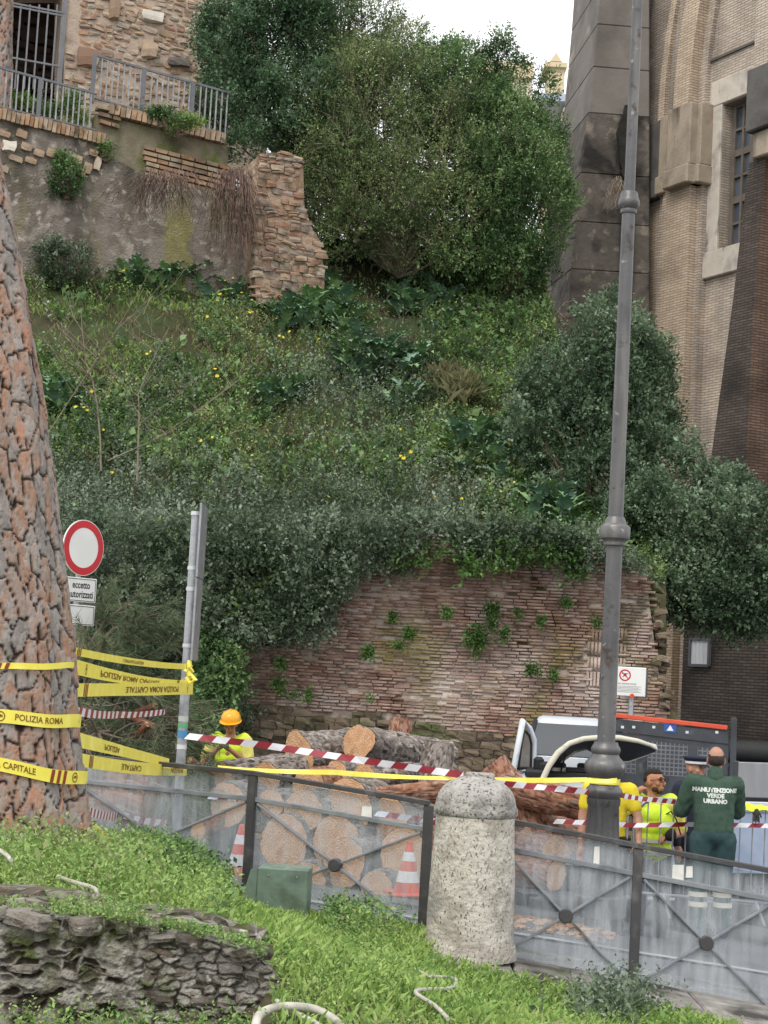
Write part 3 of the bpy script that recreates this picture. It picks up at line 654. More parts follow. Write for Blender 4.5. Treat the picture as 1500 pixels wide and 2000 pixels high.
# black lichen skin, built as a thin crust
cr = MB(); soot = pm('black_lichen', ['1b1a18', '2a2926'], 5, .95, .8, 20)
pts = [(1222, 205), (1238, 205), (1232, 660), (1196, 690), (1205, 600), (1212, 520), (1214, 430), (1220, 360), (1214, 330), (1204, 260), (1212, 235)]
ptsj = []
for i in range(len(pts)):
    (a, b_), (c, d) = pts[i], pts[(i+1) % len(pts)]
    for t in np.linspace(0, 1, 6)[:-1]: ptsj.append((a+(c-a)*t+random.uniform(-2.5, 2.5), b_+(d-b_)*t))
vv = [P(x, y, 40.1+(600-y)*.0006) for x, y in ptsj]; n = len(vv)
cr.add(vv+[v+Vector((0, .08, 0)) for v in vv], [tuple(range(n))]+[(i, i+n, (i+1) % n+n, (i+1) % n) for i in range(n)]); cr.build('lichen_crust', soot, bt)

# ------------------------------------------------------------------ pale buildings glimpsed beyond the bushes
pale = pm('pale_plaster', ['cfc6ac', 'ddd5bf'], .3, .9, .2, 2); palb = pm('pale_cornice', ['b8a888', 'c8bb9e'], .4, .9)
def farbox(m, x0, y0, x1, y1, Y, dep):
    a = P(x0, y1, Y); b_ = P(x1, y0, Y); m.add(*_bx(a, b_, dep))
def _bx(a, b_, dep):
    v = [(a.x, a.y, a.z), (b_.x, a.y, a.z), (b_.x, a.y+dep, a.z), (a.x, a.y+dep, a.z), (a.x, a.y, b_.z), (b_.x, a.y, b_.z), (b_.x, a.y+dep, b_.z), (a.x, a.y+dep, b_.z)]
    return v, [(3, 2, 1, 0), (4, 5, 6, 7), (0, 1, 5, 4), (1, 2, 6, 5), (2, 3, 7, 6), (3, 0, 4, 7)]
t = thing('distant_building', 'pale cream building far behind the bushes with a flat cornice', 'building', P(1000, 260, 90))
m = MB(); farbox(m, 930, 148, 1040, 1000, 90, 12); m.build('wall', pale, t); m = MB(); farbox(m, 926, 122, 1043, 146, 89.6, 12.8); m.build('cornice', palb, t)
t = thing('distant_building', 'pale cream building with a small pointed merlon beside the stone buttress', 'building', P(1100, 260, 80))
m = MB(); farbox(m, 1060, 214, 1190, 1100, 80, 10); m.build('wall', pm('cream_wall', ['d9cfae', 'e2dac0'], .3, .9), t)
m = MB(); farbox(m, 1056, 188, 1190, 195, 79.7, 10.4); m.build('gutter', pm('blue_gutter', ['9aa5b5', 'a5afbd'], .3, .6), t)
m = MB(); farbox(m, 1070, 128, 1104, 186, 80, 2); farbox(m, 1064, 122, 1108, 129, 79.8, 2.3); m.build('merlon', palb, t)
m = MB(); a = P(1086, 116, 79.9); w = 12*80/3400; m.prism([(-w, 0), (w, 0), (0, w*1.5)], 0, 1.5); m.v = [(x+a.x, y+a.y, z+a.z-w*.3) for x, y, z in m.v]; m.build('gable', palb, t)
# ================================================================== VEGETATION
def leafmat(name, cols, rough=.5, spec=.35, lift=1.):
    cc = []
    for c in cols:
        v = L(c)[:3]; g_ = sum(v)/3; cc.append(tuple(min(.8, (x+(g_-x)*.14)*lift) for x in v))
    m = pm(name, cc, .9, rough+.12, tint=True, spec=spec*.6); nt = m.node_tree; N, K = nt.nodes, nt.links; b = N['Principled BSDF']; out = [n for n in N if n.type == 'OUTPUT_MATERIAL'][0]
    if not any(n.type == 'BSDF_TRANSLUCENT' for n in N):      # thin leaves let some light through
        tl = N.new('ShaderNodeBsdfTranslucent'); ms = N.new('ShaderNodeMixShader'); ms.inputs[0].default_value = .32; K.new(b.inputs['Base Color'].links[0].from_socket, tl.inputs[0])
        K.new(b.outputs[0], ms.inputs[1]); K.new(tl.outputs[0], ms.inputs[2]); K.new(ms.outputs[0], out.inputs[0])
    return m
M_laurel = leafmat('laurel_leaf', ['1c2b1c', '2f4630', '3f5a3c', '57714f', '7d9384'], .38, .5, 1.5)
M_bright = leafmat('light_leaf', ['33422a', '4a5c38', '627548', '84965c', '6b6a48'], .5, .35, 1.3)
M_privet = leafmat('privet_leaf', ['213420', '3a5632', '527040', '6f8c52', '8ba072'], .4, .5, 1.3)
M_shrub = leafmat('shrub_leaf', ['203022', '344a34', '496044', '647a5c', '87967f'], .35, .6, 1.4)
M_bramble = leafmat('bramble_leaf', ['232f22', '374733', '4a5b43', '62725a', '7f8c7c', '56523e'], .4, .5, 1.4)
M_weed = leafmat('weed_leaf', ['344c22', '4e6e32', '688a44', '849f54', '757852', '97ae66'], .6, .35, 1.35)
M_ivy = leafmat('ivy_leaf', ['2f4a22', '47682f', '5f8440', '7a9c50'], .45, .4, 1.1)
M_grass = leafmat('grass_blade', ['4c682a', '6a893a', '84a24a', '9ab25e', '8e9262'], .6, .35, 1.25)
M_dry = leafmat('dry_grass', ['6d6a48', '8a8560', '757b4a', '9a9270', '5d6a38'], .8)
M_clover = leafmat('clover_leaf', ['44602a', '628438', '7f9f48', '9bb75e', '7a8c50', '6f6a48'], .5, .35, 1.12)
M_acan = leafmat('acanthus_leaf', ['2c4a34', '3d6044', '557a58', '6c9160'], .35, .5)
M_twig = pm('twig_bark', ['6d6256', '83786b', '554b41'], 5, .9)
M_twigd = pm('dark_twig', ['4d4036', '5f5044', '3a3029'], 5, .9)
UPV = np.array([0, 0, 1.])

def sprigs(base, d, n, length, spread, lsize, tint=None):
    """n leaves around each sprig: returns pos, dir, size, tint"""
    m = len(base); k = np.tile(np.arange(n)/(n-1), m); B = np.repeat(base, n, 0); D = np.repeat(d, n, 0); Ln = np.repeat(np.broadcast_to(length, (m,)), n)
    side = nrm(RNG.normal(0, 1, (m*n, 3))); side = nrm(side-D*(side*D).sum(1, keepdims=True))
    pos = B+D*(k*Ln)[:, None]+side*.01; a = nrm(D*.55+side*spread)
    t = .5+(np.repeat(RNG.random(m), n)-.5)*.5+(RNG.random(m*n)-.5)*.3 if tint is None else np.repeat(tint, n)*.6+RNG.random(m*n)*.4
    return pos, a, lsize*RNG.uniform(.7, 1.3, m*n)*np.repeat(np.exp(RNG.normal(0, .2, m)), n), t
def lobes_pts(lobes, n, shell=.55, ragged=.2, seed=0.):
    """points near the ragged surface of pixel-measured lobes (px,py,Y,rx,ry,rdepth_m)"""
    vol = np.array([(l[3]*l[4])**.85 for l in lobes], float); cnt = (n*vol/vol.sum()).astype(int); P_, D_ = [], []
    for l, c in zip(lobes, cnt):
        cx, cy, cY, rx, ry, rd = l; ce = np.array(P(cx, cy, cY)); sc = cY/F
        R = np.array([rx*sc, rd, ry*sc]); d = nrm(RNG.normal(0, 1, (c, 3))); d[:, 1] = np.where(RNG.random(c) < .75, -np.abs(d[:, 1]), d[:, 1])
        q0 = ce+d*R; nz_ = cloudnoise(q0, 1.6, seed)*.6+cloudnoise(q0, 4.1, seed+2)*.4
        r = (shell+(1-shell)*RNG.random(c)**.6)*(1+ragged*nz_)
        P_.append(ce+d*R*r[:, None]); D_.append(nrm(d/R))
    return np.concatenate(P_), np.concatenate(D_)
def shrub(name, label, cat, lobes, mat, nspr, nl=9, sprig=.28, lsize=.075, wr=.5, ragged=.22, branches=14, trunk=None, gap=.0, group=None, seed=0., tw=0):
    r0 = random.Random(int(seed*77)+1); ext = []
    for (x, y, Y_, rx, ry, rd) in lobes:
        for _ in range(4):
            a = r0.uniform(0, 6.28); k = r0.uniform(.14, .34); ext.append((x+math.cos(a)*rx*.98, y-abs(math.sin(a))*ry*.98 if r0.random() < .7 else y+math.sin(a)*ry*.95, Y_-r0.uniform(-.3, .8)*rd, rx*k, ry*k*r0.uniform(1, 1.7), rd*k))
    c0 = lobes[0]; lobes = list(lobes)+ext; base = trunk or (c0[0], c0[1]+c0[4], c0[2])
    root = thing(name, label, cat, P(*base), 0, group)
    p, d = lobes_pts(lobes, nspr, .5, ragged, seed)
    if gap:
        g = cloudnoise(p, 2.2, seed+7); k = g < 1.0-gap*1.4+RNG.random(len(g))*.4; p, d = p[k], d[k]
    dd = nrm(d+UPV*.7+RNG.normal(0, .45, d.shape)); ln = sprig*RNG.uniform(.5, 1.3, len(p))
    pos, a, sz, t = sprigs(p, dd, nl, ln, .8, lsize)
    patch = cloudnoise(pos, .9, seed+5)*.24+cloudnoise(pos, 2.7, seed)*.14; t = np.clip(t*.8+.1+patch, 0, 1)
    me = leaf_mesh('crown', pos-np.array(root.location), a, sz, wr, t); mesh_obj('crown', me, mat, root)
    tb = MB(); tr = Vector(P(*base)); r = random.Random(int(seed*10)+3)
    for i in range(branches):
        l = lobes[i % len(lobes)]; e = P(l[0]+r.uniform(-.75, .75)*l[3], l[1]+r.uniform(-.8, .5)*l[4], l[2]+r.uniform(-.6, .6)*l[5]); mid = tr.lerp(e, .5)+Vector((r.uniform(-.3, .3), r.uniform(-.2, .2), r.uniform(-.1, .3)))
        tb.tube([tr, tr.lerp(mid, .55)+Vector((r.uniform(-.1, .1), 0, 0)), mid, e], [.05, .035, .022, .008], 5)
    for i in range(tw):   # fine bare twigs among the leaves
        j = r.randrange(len(p)); q = Vector(p[j]); dv = Vector(dd[j]); tb.tube([q-dv*.3, q+dv*.12, q+dv*.42+Vector((r.uniform(-.1, .1), 0, -.02))], [.008, .006, .003], 3, cap=False)
    tb.build('branches', M_twig if tw > 500 else M_twigd, root); return root

shrub('laurel_bush', 'large dark evergreen bush overhanging the upper railing', 'bush',
      [(470, 150, 37.6, 70, 110, 1.3), (525, 90, 37.9, 95, 95, 1.4), (440, 200, 37.2, 45, 70, .9), (500, 230, 37.2, 75, 75, 1.2), (570, 200, 37.4, 70, 90, 1.2), (455, 95, 37.8, 60, 90, 1.1), (560, 20, 38, 90, 70, 1.2), (475, 290, 36.6, 30, 35, .6), (610, 100, 38, 60, 80, 1.2)],
      M_laurel, 6900, 9, .28, .074, .5, .25, 20, trunk=(560, 330, 37.4), gap=.25, seed=1.)
shrub('light_green_shrub', 'airy pale green shrub with fine twigs at the top of the bushes against the sky', 'bush',
      [(640, 60, 39, 80, 70, 1.2), (700, 90, 39, 80, 70, 1.2), (590, 30, 39, 60, 50, 1.), (730, 40, 39.2, 60, 60, 1.), (680, 5, 39.2, 90, 40, 1.), (780, 110, 39, 60, 50, 1.)],
      M_bright, 3000, 7, .3, .055, .5, .4, 40, trunk=(680, 260, 38.8), gap=.35, seed=2., tw=240)
shrub('tangled_shrub', 'broad tangled light green shrub with bare twigs filling the middle of the bush mass', 'bush',
      [(700, 250, 37.6, 120, 120, 1.7), (800, 200, 38, 110, 100, 1.6), (740, 380, 37, 130, 110, 1.7), (660, 360, 37, 70, 110, 1.3), (850, 330, 37.3, 110, 120, 1.7), (700, 160, 38, 110, 70, 1.4), (880, 430, 37, 90, 90, 1.4), (800, 470, 36.8, 100, 60, 1.2), (680, 460, 36.7, 60, 50, .8), (620, 250, 37.5, 70, 90, 1.3)],
      M_bright, 11000, 8, .28, .058, .5, .26, 70, trunk=(780, 540, 37.3), gap=.35, seed=3., tw=900)
# added dark leaf mass behind it, put there to block light through the thicket
shrub('evergreen_shrub', 'added dark leaf filler behind the tangled light green shrub, blocking the light', 'bush',
      [(720, 260, 38.9, 150, 140, .9), (800, 330, 38.6, 160, 150, .9), (700, 420, 38.2, 90, 90, .8), (850, 440, 38.2, 110, 100, .8), (640, 330, 38.6, 60, 110, .8), (930, 360, 38.9, 110, 170, .8), (620, 420, 38.3, 60, 90, .7), (600, 360, 38.6, 45, 120, .8), (780, 500, 38.4, 170, 50, .6)],
      M_laurel, 6500, 9, .3, .085, .55, .2, 16, trunk=(760, 540, 38.6), seed=4.)
shrub('privet_bush', 'tall glossy green privet bush leaning towards the dark stone buttress', 'bush',
      [(890, 205, 38.2, 85, 80, 1.4), (950, 270, 38, 85, 90, 1.5), (1005, 345, 37.6, 85, 105, 1.5), (1052, 310, 37.8, 50, 75, 1.1), (1040, 420, 37.3, 75, 100, 1.3), (950, 400, 37.3, 90, 110, 1.3), (1000, 510, 37, 70, 60, 1.1), (1085, 400, 37.4, 35, 60, .8), (975, 120, 38.2, 16, 58, .4), (905, 115, 38.2, 38, 26, .5), (850, 130, 38.3, 50, 36, .7), (952, 140, 38.2, 20, 34, .4), (1010, 160, 38, 16, 45, .4), (1065, 190, 38, 14, 40, .4), (930, 500, 36.9, 60, 50, .9)],
      M_privet, 9000, 9, .29, .068, .48, .3, 40, trunk=(990, 600, 37.4), gap=.2, seed=5., tw=260)
shrub('evergreen_shrub', 'grey-green glossy evergreen shrub growing on the slope behind the lamp post', 'bush',
      [(1130, 760, 31, 105, 90, 1.3), (1190, 700, 31.2, 70, 80, 1.), (1100, 860, 30.4, 100, 90, 1.2), (1200, 830, 30.6, 90, 100, 1.2), (1250, 720, 31.2, 45, 60, .8), (1280, 930, 30, 75, 70, 1.), (1180, 950, 29.8, 110, 70, 1.1), (1190, 630, 31.4, 36, 55, .6), (1070, 780, 30.8, 45, 60, .8), (1290, 760, 31, 22, 50, .4), (1270, 850, 30.6, 45, 50, .7)],
      M_shrub, 7000, 9, .26, .068, .55, .3, 30, trunk=(1170, 1040, 29.4), gap=.15, seed=6., tw=150)
shrub('evergreen_shrub', 'dark green spreading evergreen shrub hanging over the wall end below the brick building', 'bush',
      [(1330, 1050, 28.4, 90, 80, 1.2), (1420, 1040, 28, 100, 90, 1.2), (1490, 1060, 27.8, 70, 90, 1.1), (1380, 1140, 27.8, 80, 70, 1.), (1450, 1160, 27.6, 80, 70, 1.), (1280, 1010, 28.6, 80, 60, 1.), (1520, 1160, 27.5, 60, 70, 1.), (1300, 1140, 28, 50, 50, .7), (1400, 960, 28.4, 45, 35, .7), (1290, 1180, 27.8, 22, 30, .4), (1345, 1190, 27.7, 40, 36, .5), (1440, 1205, 27.6, 60, 36, .6), (1400, 1200, 27.6, 50, 36, .6)],
      M_shrub, 7000, 9, .26, .064, .58, .28, 26, trunk=(1330, 1130, 28.9), gap=.12, seed=7., tw=120)

# ---- hillside ground cover ---------------------------------------------------
def sm(x, a, b): return np.clip((x-a)/(b-a), 0, 1)
def hill_samples(n, box, w):
    px = RNG.uniform(box[0], box[2], n*3); py = RNG.uniform(box[1], box[3], n*3); k = RNG.random(n*3) < w(px, py); px, py = px[k][:n], py[k][:n]; return px, py
def in_hill(px, py):
    topb = np.interp(px, [-160, 500, 640, 740, 1050, 1085, 1130, 1200, 1300], [545, 545, 520, 505, 480, 640, 760, 900, 960])
    botb = np.interp(px, [-160, 120, 160, 400, 470, 520, 600, 650, 700, 770, 815, 870, 1000, 1120, 1180, 1262, 1300], [1560, 1500, 1450, 1440, 1400, 1262, 1262, 1215, 1165, 1095, 1028, 1052, 1062, 1085, 1110, 1140, 1150])
    return (py > topb) & (py < botb)
def gully(px, py): return np.exp(-((px-np.interp(py, [510, 560, 620, 660], [680, 715, 760, 800]))/42)**2)*sm(py, 500, 530)*(1-sm(py, 640, 700))
def ledge_soil(px, py): return np.exp(-((py-(652+.03*(px-200)))/32)**2)*sm(350-px, -60, 0)+np.exp(-((py-835)/40)**2)*np.exp(-((px-560)/70)**2)*.5
def cover(name, label, n, wf, mat, kind, lsize, nl=7, sprig=.2, up=.8, wr=.55, off=.05, seed=0., box=(-60, 480, 1300, 1560), patch=.25):
    px, py = hill_samples(n, box, lambda x, y: np.where(in_hill(x, y), wf(x, y), 0))
    base = hill_pt(px, py, off); nrmv = np.array([0, -.65, .75]); d = nrm(nrmv+UPV*up+RNG.normal(0, .5, base.shape))
    if kind == 'blade': me = blade_mesh(name, base, nrm(d+np.array([0, -.25, 0])), lsize*RNG.uniform(.5, 1.3, len(base)), .012, np.clip(RNG.random(len(base))*.7+.15+patch*cloudnoise(base, 1.1, seed), 0, 1))
    else:
        pos, a, sz, t = sprigs(base, d, nl, sprig*RNG.uniform(.5, 1.4, len(base)), .85, lsize)
        t = np.clip(t*.7+.15+patch*cloudnoise(pos, .8, seed)+.1*cloudnoise(pos, 2.9, seed), 0, 1); me = leaf_mesh(name, pos, a, sz, wr, t)
    o = mesh_obj(name, me, mat); tag(o, label, 'vegetation', kind='stuff'); return o
def w_bramble(x, y):
    low = sm(y, 860+np.interp(x, [100, 500, 850], [0, 60, 60]), 960+np.interp(x, [100, 500, 850], [0, 40, 60]))*(1-sm(x, 880, 1000))
    mid = np.exp(-((x-700)/130)**2-((y-760)/90)**2)*.8
    return np.clip(low+mid, 0, 1)
def w_grass(x, y): return np.clip(np.exp(-((y-(600+.0*x))/17)**2)*(1-sm(x, 340, 400))*1.+np.exp(-((y-715)/25)**2)*(1-sm(x, 230, 280))+.05, 0, 1)
def w_dry(x, y): return np.clip(np.exp(-((x-905)/75)**2-((y-760)/75)**2)+.5*np.exp(-((x-470)/160)**2-((y-660)/60)**2)+.45*np.exp(-((x-620)/160)**2-((y-850)/60)**2)+.45*np.exp(-((x-850)/120)**2-((y-960)/60)**2)+.1*(y < 1100)+.25*np.exp(-((x-460)/50)**2-((y-1200)/70)**2), 0, 1)
def w_ivy(x, y): return np.clip(np.exp(-((x-930)/110)**2-((y-650)/70)**2)*1.1+.5*np.exp(-((x-1100)/50)**2-((y-1060)/40)**2)+.8*np.exp(-((x-780)/110)**2-((y-560)/45)**2)*(x > 745), 0, 1)*(1-.9*gully(x, y))
def w_weed(x, y): return np.clip(.75+.5*cloudnoise(np.stack([x/60, y/38, 0*x], -1), 1., 4.)-.8*w_bramble(x, y)-.9*gully(x, y)-1.*ledge_soil(x, y)-.5*w_grass(x, y), 0.03, 1)
cover('bramble_thicket', 'dense grey-green bramble thicket spilling over the lower slope', 11000, w_bramble, M_bramble, 'leaf', .062, 8, .3, .5, off=.15, seed=1.)
cover('low_weeds', 'mixed low green weeds covering the hillside', 13500, w_weed, M_weed, 'leaf', .052, 7, .24, .9, off=.02, seed=2., patch=.45)
cover('bramble_sprays', 'scattered grey-green bramble sprays among the weeds of the upper slope', 5200, lambda x, y: w_weed(x, y)*np.clip(.5+.6*cloudnoise(Pn(x, y, 33.), .8, 3.), 0, 1), M_bramble, 'leaf', .062, 7, .28, .6, off=.05, seed=3.)
cover('broad_weeds', 'larger soft leaves of mallow and dock scattered over the slope', 2600, lambda x, y: np.clip(w_weed(x, y)+.4*cloudnoise(Pn(x, y, 33.), .9, 8.), 0, 1)*(1-gully(x, y)), M_privet, 'leaf', .11, 6, .2, .6, wr=.8, off=.06, seed=9.)
cover('bramble_patches', 'darker bramble patches mixed into the middle of the slope', 3600, lambda x, y: np.clip((cloudnoise(Pn(x, y, 33.), .7, 13.)-.05)*2.2, 0, 1)*(y > 700)*(y < 1000), M_bramble, 'leaf', .06, 7, .3, .6, off=.14, seed=10.)
cover('slope_ivy', 'bright green ivy and small leaves under the privet bush and on the wall top', 4600, w_ivy, M_ivy, 'leaf', .075, 7, .2, .7, wr=.8, off=.06, seed=4.)
cover('grass_terraces', 'bright green grass on the narrow terraces of the slope', 24000, w_grass, M_grass, 'blade', .17, off=.0, seed=5.)
cover('dry_grass', 'olive and straw coloured grass tufts on the slope', 26000, w_dry, M_dry, 'blade', .22, off=.0, seed=6.)
# the thicket's hanging skirt over the brick wall, in front of it
def skirt(name, label, poly, n, Y, mat, lsize, depth=.5, down=.25, nl=8, spr=.26, seed=0.):
    xs_ = [p[0] for p in poly]; ys__ = [p[1] for p in poly]; out = []
    while len(out) < n:
        x, y = random.uniform(min(xs_), max(xs_)), random.uniform(min(ys__), max(ys__))
        if inpoly(x, y, poly): out.append((x, y))
    out = np.array(out); base = Pn(out[:, 0], out[:, 1], Y+RNG.uniform(-depth, depth*.4, n)+.25*cloudnoise(np.stack([out[:, 0]/90, out[:, 1]/90, out[:, 0]*0], -1), 2, seed))
    d = nrm(np.array([0, -.7, down])+RNG.normal(0, .5, base.shape)); pos, a, sz, t = sprigs(base, d, nl, spr*RNG.uniform(.5, 1.3, n), .85, lsize)
    t = np.clip(t*.75+.12+.25*cloudnoise(pos, 1.2, seed), 0, 1); o = mesh_obj(name, leaf_mesh(name, pos, a, sz, .6, t), mat); tag(o, label, 'vegetation', kind='stuff')
skirt('bramble_curtain', 'dark bramble curtain hanging down left of the brick wall', [(120, 1000), (850, 1010), (810, 1060), (760, 1120), (700, 1130), (660, 1190), (640, 1250), (560, 1265), (480, 1262), (400, 1230), (140, 1300)], 5600, 25.3, M_bramble, .06, .6, seed=11.)
skirt('wall_top_growth', 'weeds and ivy trailing over the top edge of the brick wall', [(815, 1030), (860, 1010), (1180, 1040), (1262, 1100), (1255, 1130), (1180, 1100), (1130, 1125), (1080, 1090), (1010, 1085), (930, 1100), (880, 1066), (840, 1048), (800, 1095), (770, 1130), (760, 1110)], 1050, 25.05, M_bramble, .062, .3, seed=12.)
skirt('trailing_ivy', 'brighter ivy trailing over the wall top near the lamp post', [(1040, 1060), (1150, 1070), (1150, 1120), (1120, 1145), (1090, 1100), (900, 1130), (890, 1085), (780, 1120), (760, 1105), (800, 1070)], 420, 24.95, M_ivy, .06, .2, seed=15.)
skirt('bank_ivy', 'dark ivy clump on the bank behind the sign pole', [(385, 1235), (430, 1240), (470, 1290), (478, 1340), (455, 1390), (430, 1420), (385, 1420)], 1100, 24.9, M_privet, .06, .35, seed=13.)
skirt('bank_weeds', 'thin weeds clinging to the earth bank below the thicket', [(130, 1250), (480, 1250), (480, 1300), (520, 1440), (130, 1470)], 900, 25.5, M_bramble, .05, .2, seed=14.)
for (x, y, r_) in [(872, 1200, 12), (960, 1195, 18), (960, 1225, 10), (985, 1240, 12), (800, 1240, 14), (765, 1210, 10), (720, 1275, 14), (545, 1340, 14), (1055, 1215, 10), (1105, 1180, 10), (1040, 1310, 14), (1080, 1318, 9), (780, 1260, 9), (725, 1368, 6), (1165, 1215, 8), (930, 1250, 26), (660, 1160, 12), (600, 1360, 10), (1010, 1200, 9), (905, 1090, 16), (575, 1356, 8), (548, 1298, 12)]:
    n = max(10, int(r_*r_*.32)); px = x+RNG.normal(0, r_*.36, n); py = y+RNG.normal(0, r_*.45, n); base = Pn(px, py, 25.15); d = nrm(np.array([0, -.8, .2])+RNG.normal(0, .5, base.shape))
    pos, a, sz, t = sprigs(base, d, 6, .1*np.ones(n), .9, .042); c = P(x, y, 25.2)
    o = mesh_obj('wall_plant', leaf_mesh('wall_plant', pos-np.array(c), a, sz, .6, t), M_ivy, None, c); tag(o, '%s green tuft on the brick wall, %s and %s' % ('bushy' if r_ > 13 else 'medium' if r_ > 9 else 'tiny', 'near its top' if y < 1205 else 'at mid height' if y < 1290 else 'near its foot', 'below the bramble curtain' if x < 620 else 'left of its middle' if x < 790 else 'at its middle' if x < 940 else 'right of its middle' if x < 1050 else 'beside the lamp post'), 'plant', 'tufts growing from the brick wall')

# shrubs and hanging stuff at the terrace wall
def small_clump(name, label, cat, x, y, rx, ry, Y, mat, n, ls=.055, rd=.35, nl=7, spr=.16, seed=0.):
    return shrub(name, label, cat, [(x, y, Y, rx, ry, rd)], mat, n, nl, spr, ls, .6, .35, 6, gap=.2, seed=seed)
small_clump('ivy_patch', 'green ivy patch hanging on the rendered terrace wall', 'ivy', 130, 350, 30, 38, 34.3, M_privet, 330, rd=.2, seed=21.)
small_clump('leafy_shrub', 'small grey-green shrub growing at the foot of the terrace wall', 'bush', 125, 520, 48, 42, 34.2, M_bramble, 520, rd=.45, seed=22.)
small_clump('fern_tuft', 'bright green tuft growing out of the upper brick coping', 'plant', 342, 250, 14, 16, 35.3, M_ivy, 70, .05, .15, seed=23.)
small_clump('fern_tuft', 'green tuft at the step between the two copings', 'plant', 207, 298, 13, 17, 34.7, M_ivy, 70, .05, .15, seed=24.)
for i, (x, y, rx, ry) in enumerate([(40, 205, 34, 14), (100, 222, 36, 14), (150, 236, 26, 18), (312, 228, 26, 12), (370, 245, 26, 12), (140, 205, 16, 26)]):
    c = P(x, y, 35.6); n = 150; px = x+RNG.normal(0, rx*.5, n); py = y+RNG.normal(0, ry*.5, n); base = Pn(px, py, 35.4); d = nrm(np.array([0, -.4, .8])+RNG.normal(0, .5, base.shape)); pos, a, sz, t = sprigs(base, d, 7, .18*np.ones(n), .8, .06)
    o = mesh_obj('weed_tuft', leaf_mesh('weed_tuft', pos-np.array(c), a, sz, .5, t), M_privet if i % 2 else M_weed, None, c); tag(o, ['weed tuft behind the lower railing nearest the corner', 'dark weed tuft at the middle of the lower railing', 'weed tuft at the right end of the lower railing', 'dark weed tuft behind the first upper railing bay', 'weed tuft behind the second upper railing bay', 'tall dark weed tuft in front of the rubble wall jamb'][i], 'plant', 'weeds behind the terrace railings')
# dead hanging creeper
def hanging(label, x, y, w, h, Y, n, seed, spread=.0):
    r = random.Random(seed); root = P(x, y, Y); m = MB()
    for i in range(n):
        u = r.gauss(0, .35); a = P(x+u*w*.6, y+r.uniform(-8, 14), Y+r.uniform(-.15, .1)); L_ = h*r.uniform(.35, 1.)
        pts = [a]; cx = x+u*w*.6
        for k in range(1, 6):
            cx += r.gauss(u*w*.10+spread, w*.05); pts.append(P(cx, y+L_*k/5, Y-.12*math.sin(k)+r.uniform(-.1, .06)))
        m.tube(pts, [.009, .008, .007, .006, .005, .003], 3, cap=False)
    o = m.build('dead_creeper', M_twd2); recentre(o, root); tag(o, label, 'creeper')
M_twd2 = pm('dead_creeper_stem', ['5f5048', '766258', '4e413a', '83716a'], 8, .95)
hanging('thick curtain of dead brown creeper stems hanging beside the masonry pier', 455, 335, 75, 190, 34.9, 190, 1, 1.5)
hanging('thin dead creeper spreading under the stepped brickwork', 320, 335, 120, 100, 34.4, 130, 2)
# bare saplings on the left slope
def sapling(label, pts, Y, r0, kids, seed):
    r = random.Random(seed); n = len(pts); W_ = [P(x, y, Y+(.0)*i) for i, (x, y) in enumerate(pts)]; m = MB(); m.tube(W_, [r0*.62*(1-.75*i/(n-1)) for i in range(n)], 6)
    root = thing('bare_sapling', label, 'sapling', W_[0]); m.build('stem', M_twig, root); b_ = MB()
    for i in range(kids):
        t = r.uniform(.25, .95)*(n-1); k = int(t); q = W_[k].lerp(W_[min(k+1, n-1)], t-k); s = r.choice((-1, 1)); l = r.uniform(.5, 1.6)
        e = q+Vector((s*l*r.uniform(.3, .9), r.uniform(-.4, .3), l*r.uniform(.4, .9))); mm = q.lerp(e, .5)+Vector((r.uniform(-.05, .05), 0, -.06)); b_.tube([q, mm, e], [.006, .004, .002], 4, cap=False)
        for j in range(3): f = q.lerp(e, r.uniform(.3, .9)); b_.tube([f, f+Vector((r.uniform(-.3, .3), r.uniform(-.2, .2), r.uniform(.1, .35)))], [.004, .002], 3, cap=False)
    b_.build('twigs', M_twig, root)
sapling('bare grey sapling bending left on the slope, nearest the pine trunk', [(197, 920), (196, 860), (190, 790), (180, 740), (168, 710), (160, 640), (158, 600)], 28.5, .03, 9, 1)
sapling('bare straight sapling in the bramble thicket right of the bent one', [(268, 940), (270, 870), (272, 800), (270, 770), (290, 720), (330, 640)], 28.2, .03, 10, 2)
sapling('leaning bare stem crossing the slope towards the upper right', [(210, 900), (300, 860), (390, 800), (470, 740)], 27.8, .018, 8, 3)
sapling('thin bare stem leaning right at the left edge of the slope', [(85, 860), (150, 760), (230, 640), (320, 570)], 28.4, .016, 7, 4)
tag(sapling.__wrapped__ if False else thing('bare_twigs', 'tangle of bare grey twigs at the foot of the stone buttress', 'twigs', P(1100, 640, 36)))
m = MB(); r = random.Random(5)
for i in range(46):
    a = P(1075+r.uniform(-10, 25), 640+r.uniform(-25, 20), 36.6); e = a+Vector((r.uniform(.1, 1.2), r.uniform(-.4, .2), r.uniform(-.3, .5))); m.tube([a, a.lerp(e, .5)+Vector((0, 0, r.uniform(.05, .2))), e], [.012, .008, .004], 3, cap=False)
m.build('twigs', M_twig, bpy.data.objects['bare_twigs'])
m = MB()
for i in range(26):
    a = P(1208+r.uniform(-8, 8), 348+r.uniform(-5, 10), 39.9); pts = [a]; 
    for k in range(4): pts.append(pts[-1]+Vector((r.uniform(-.16, .08), r.uniform(-.08, .02), -r.uniform(.08, .3))))
    m.tube(pts, [.01, .009, .007, .006, .004], 3, cap=False)
o = m.build('dead_roots', M_twig); recentre(o, P(1208, 348, 39.9)); tag(o, 'dry roots dangling from a crack in the dark stone buttress', 'roots')

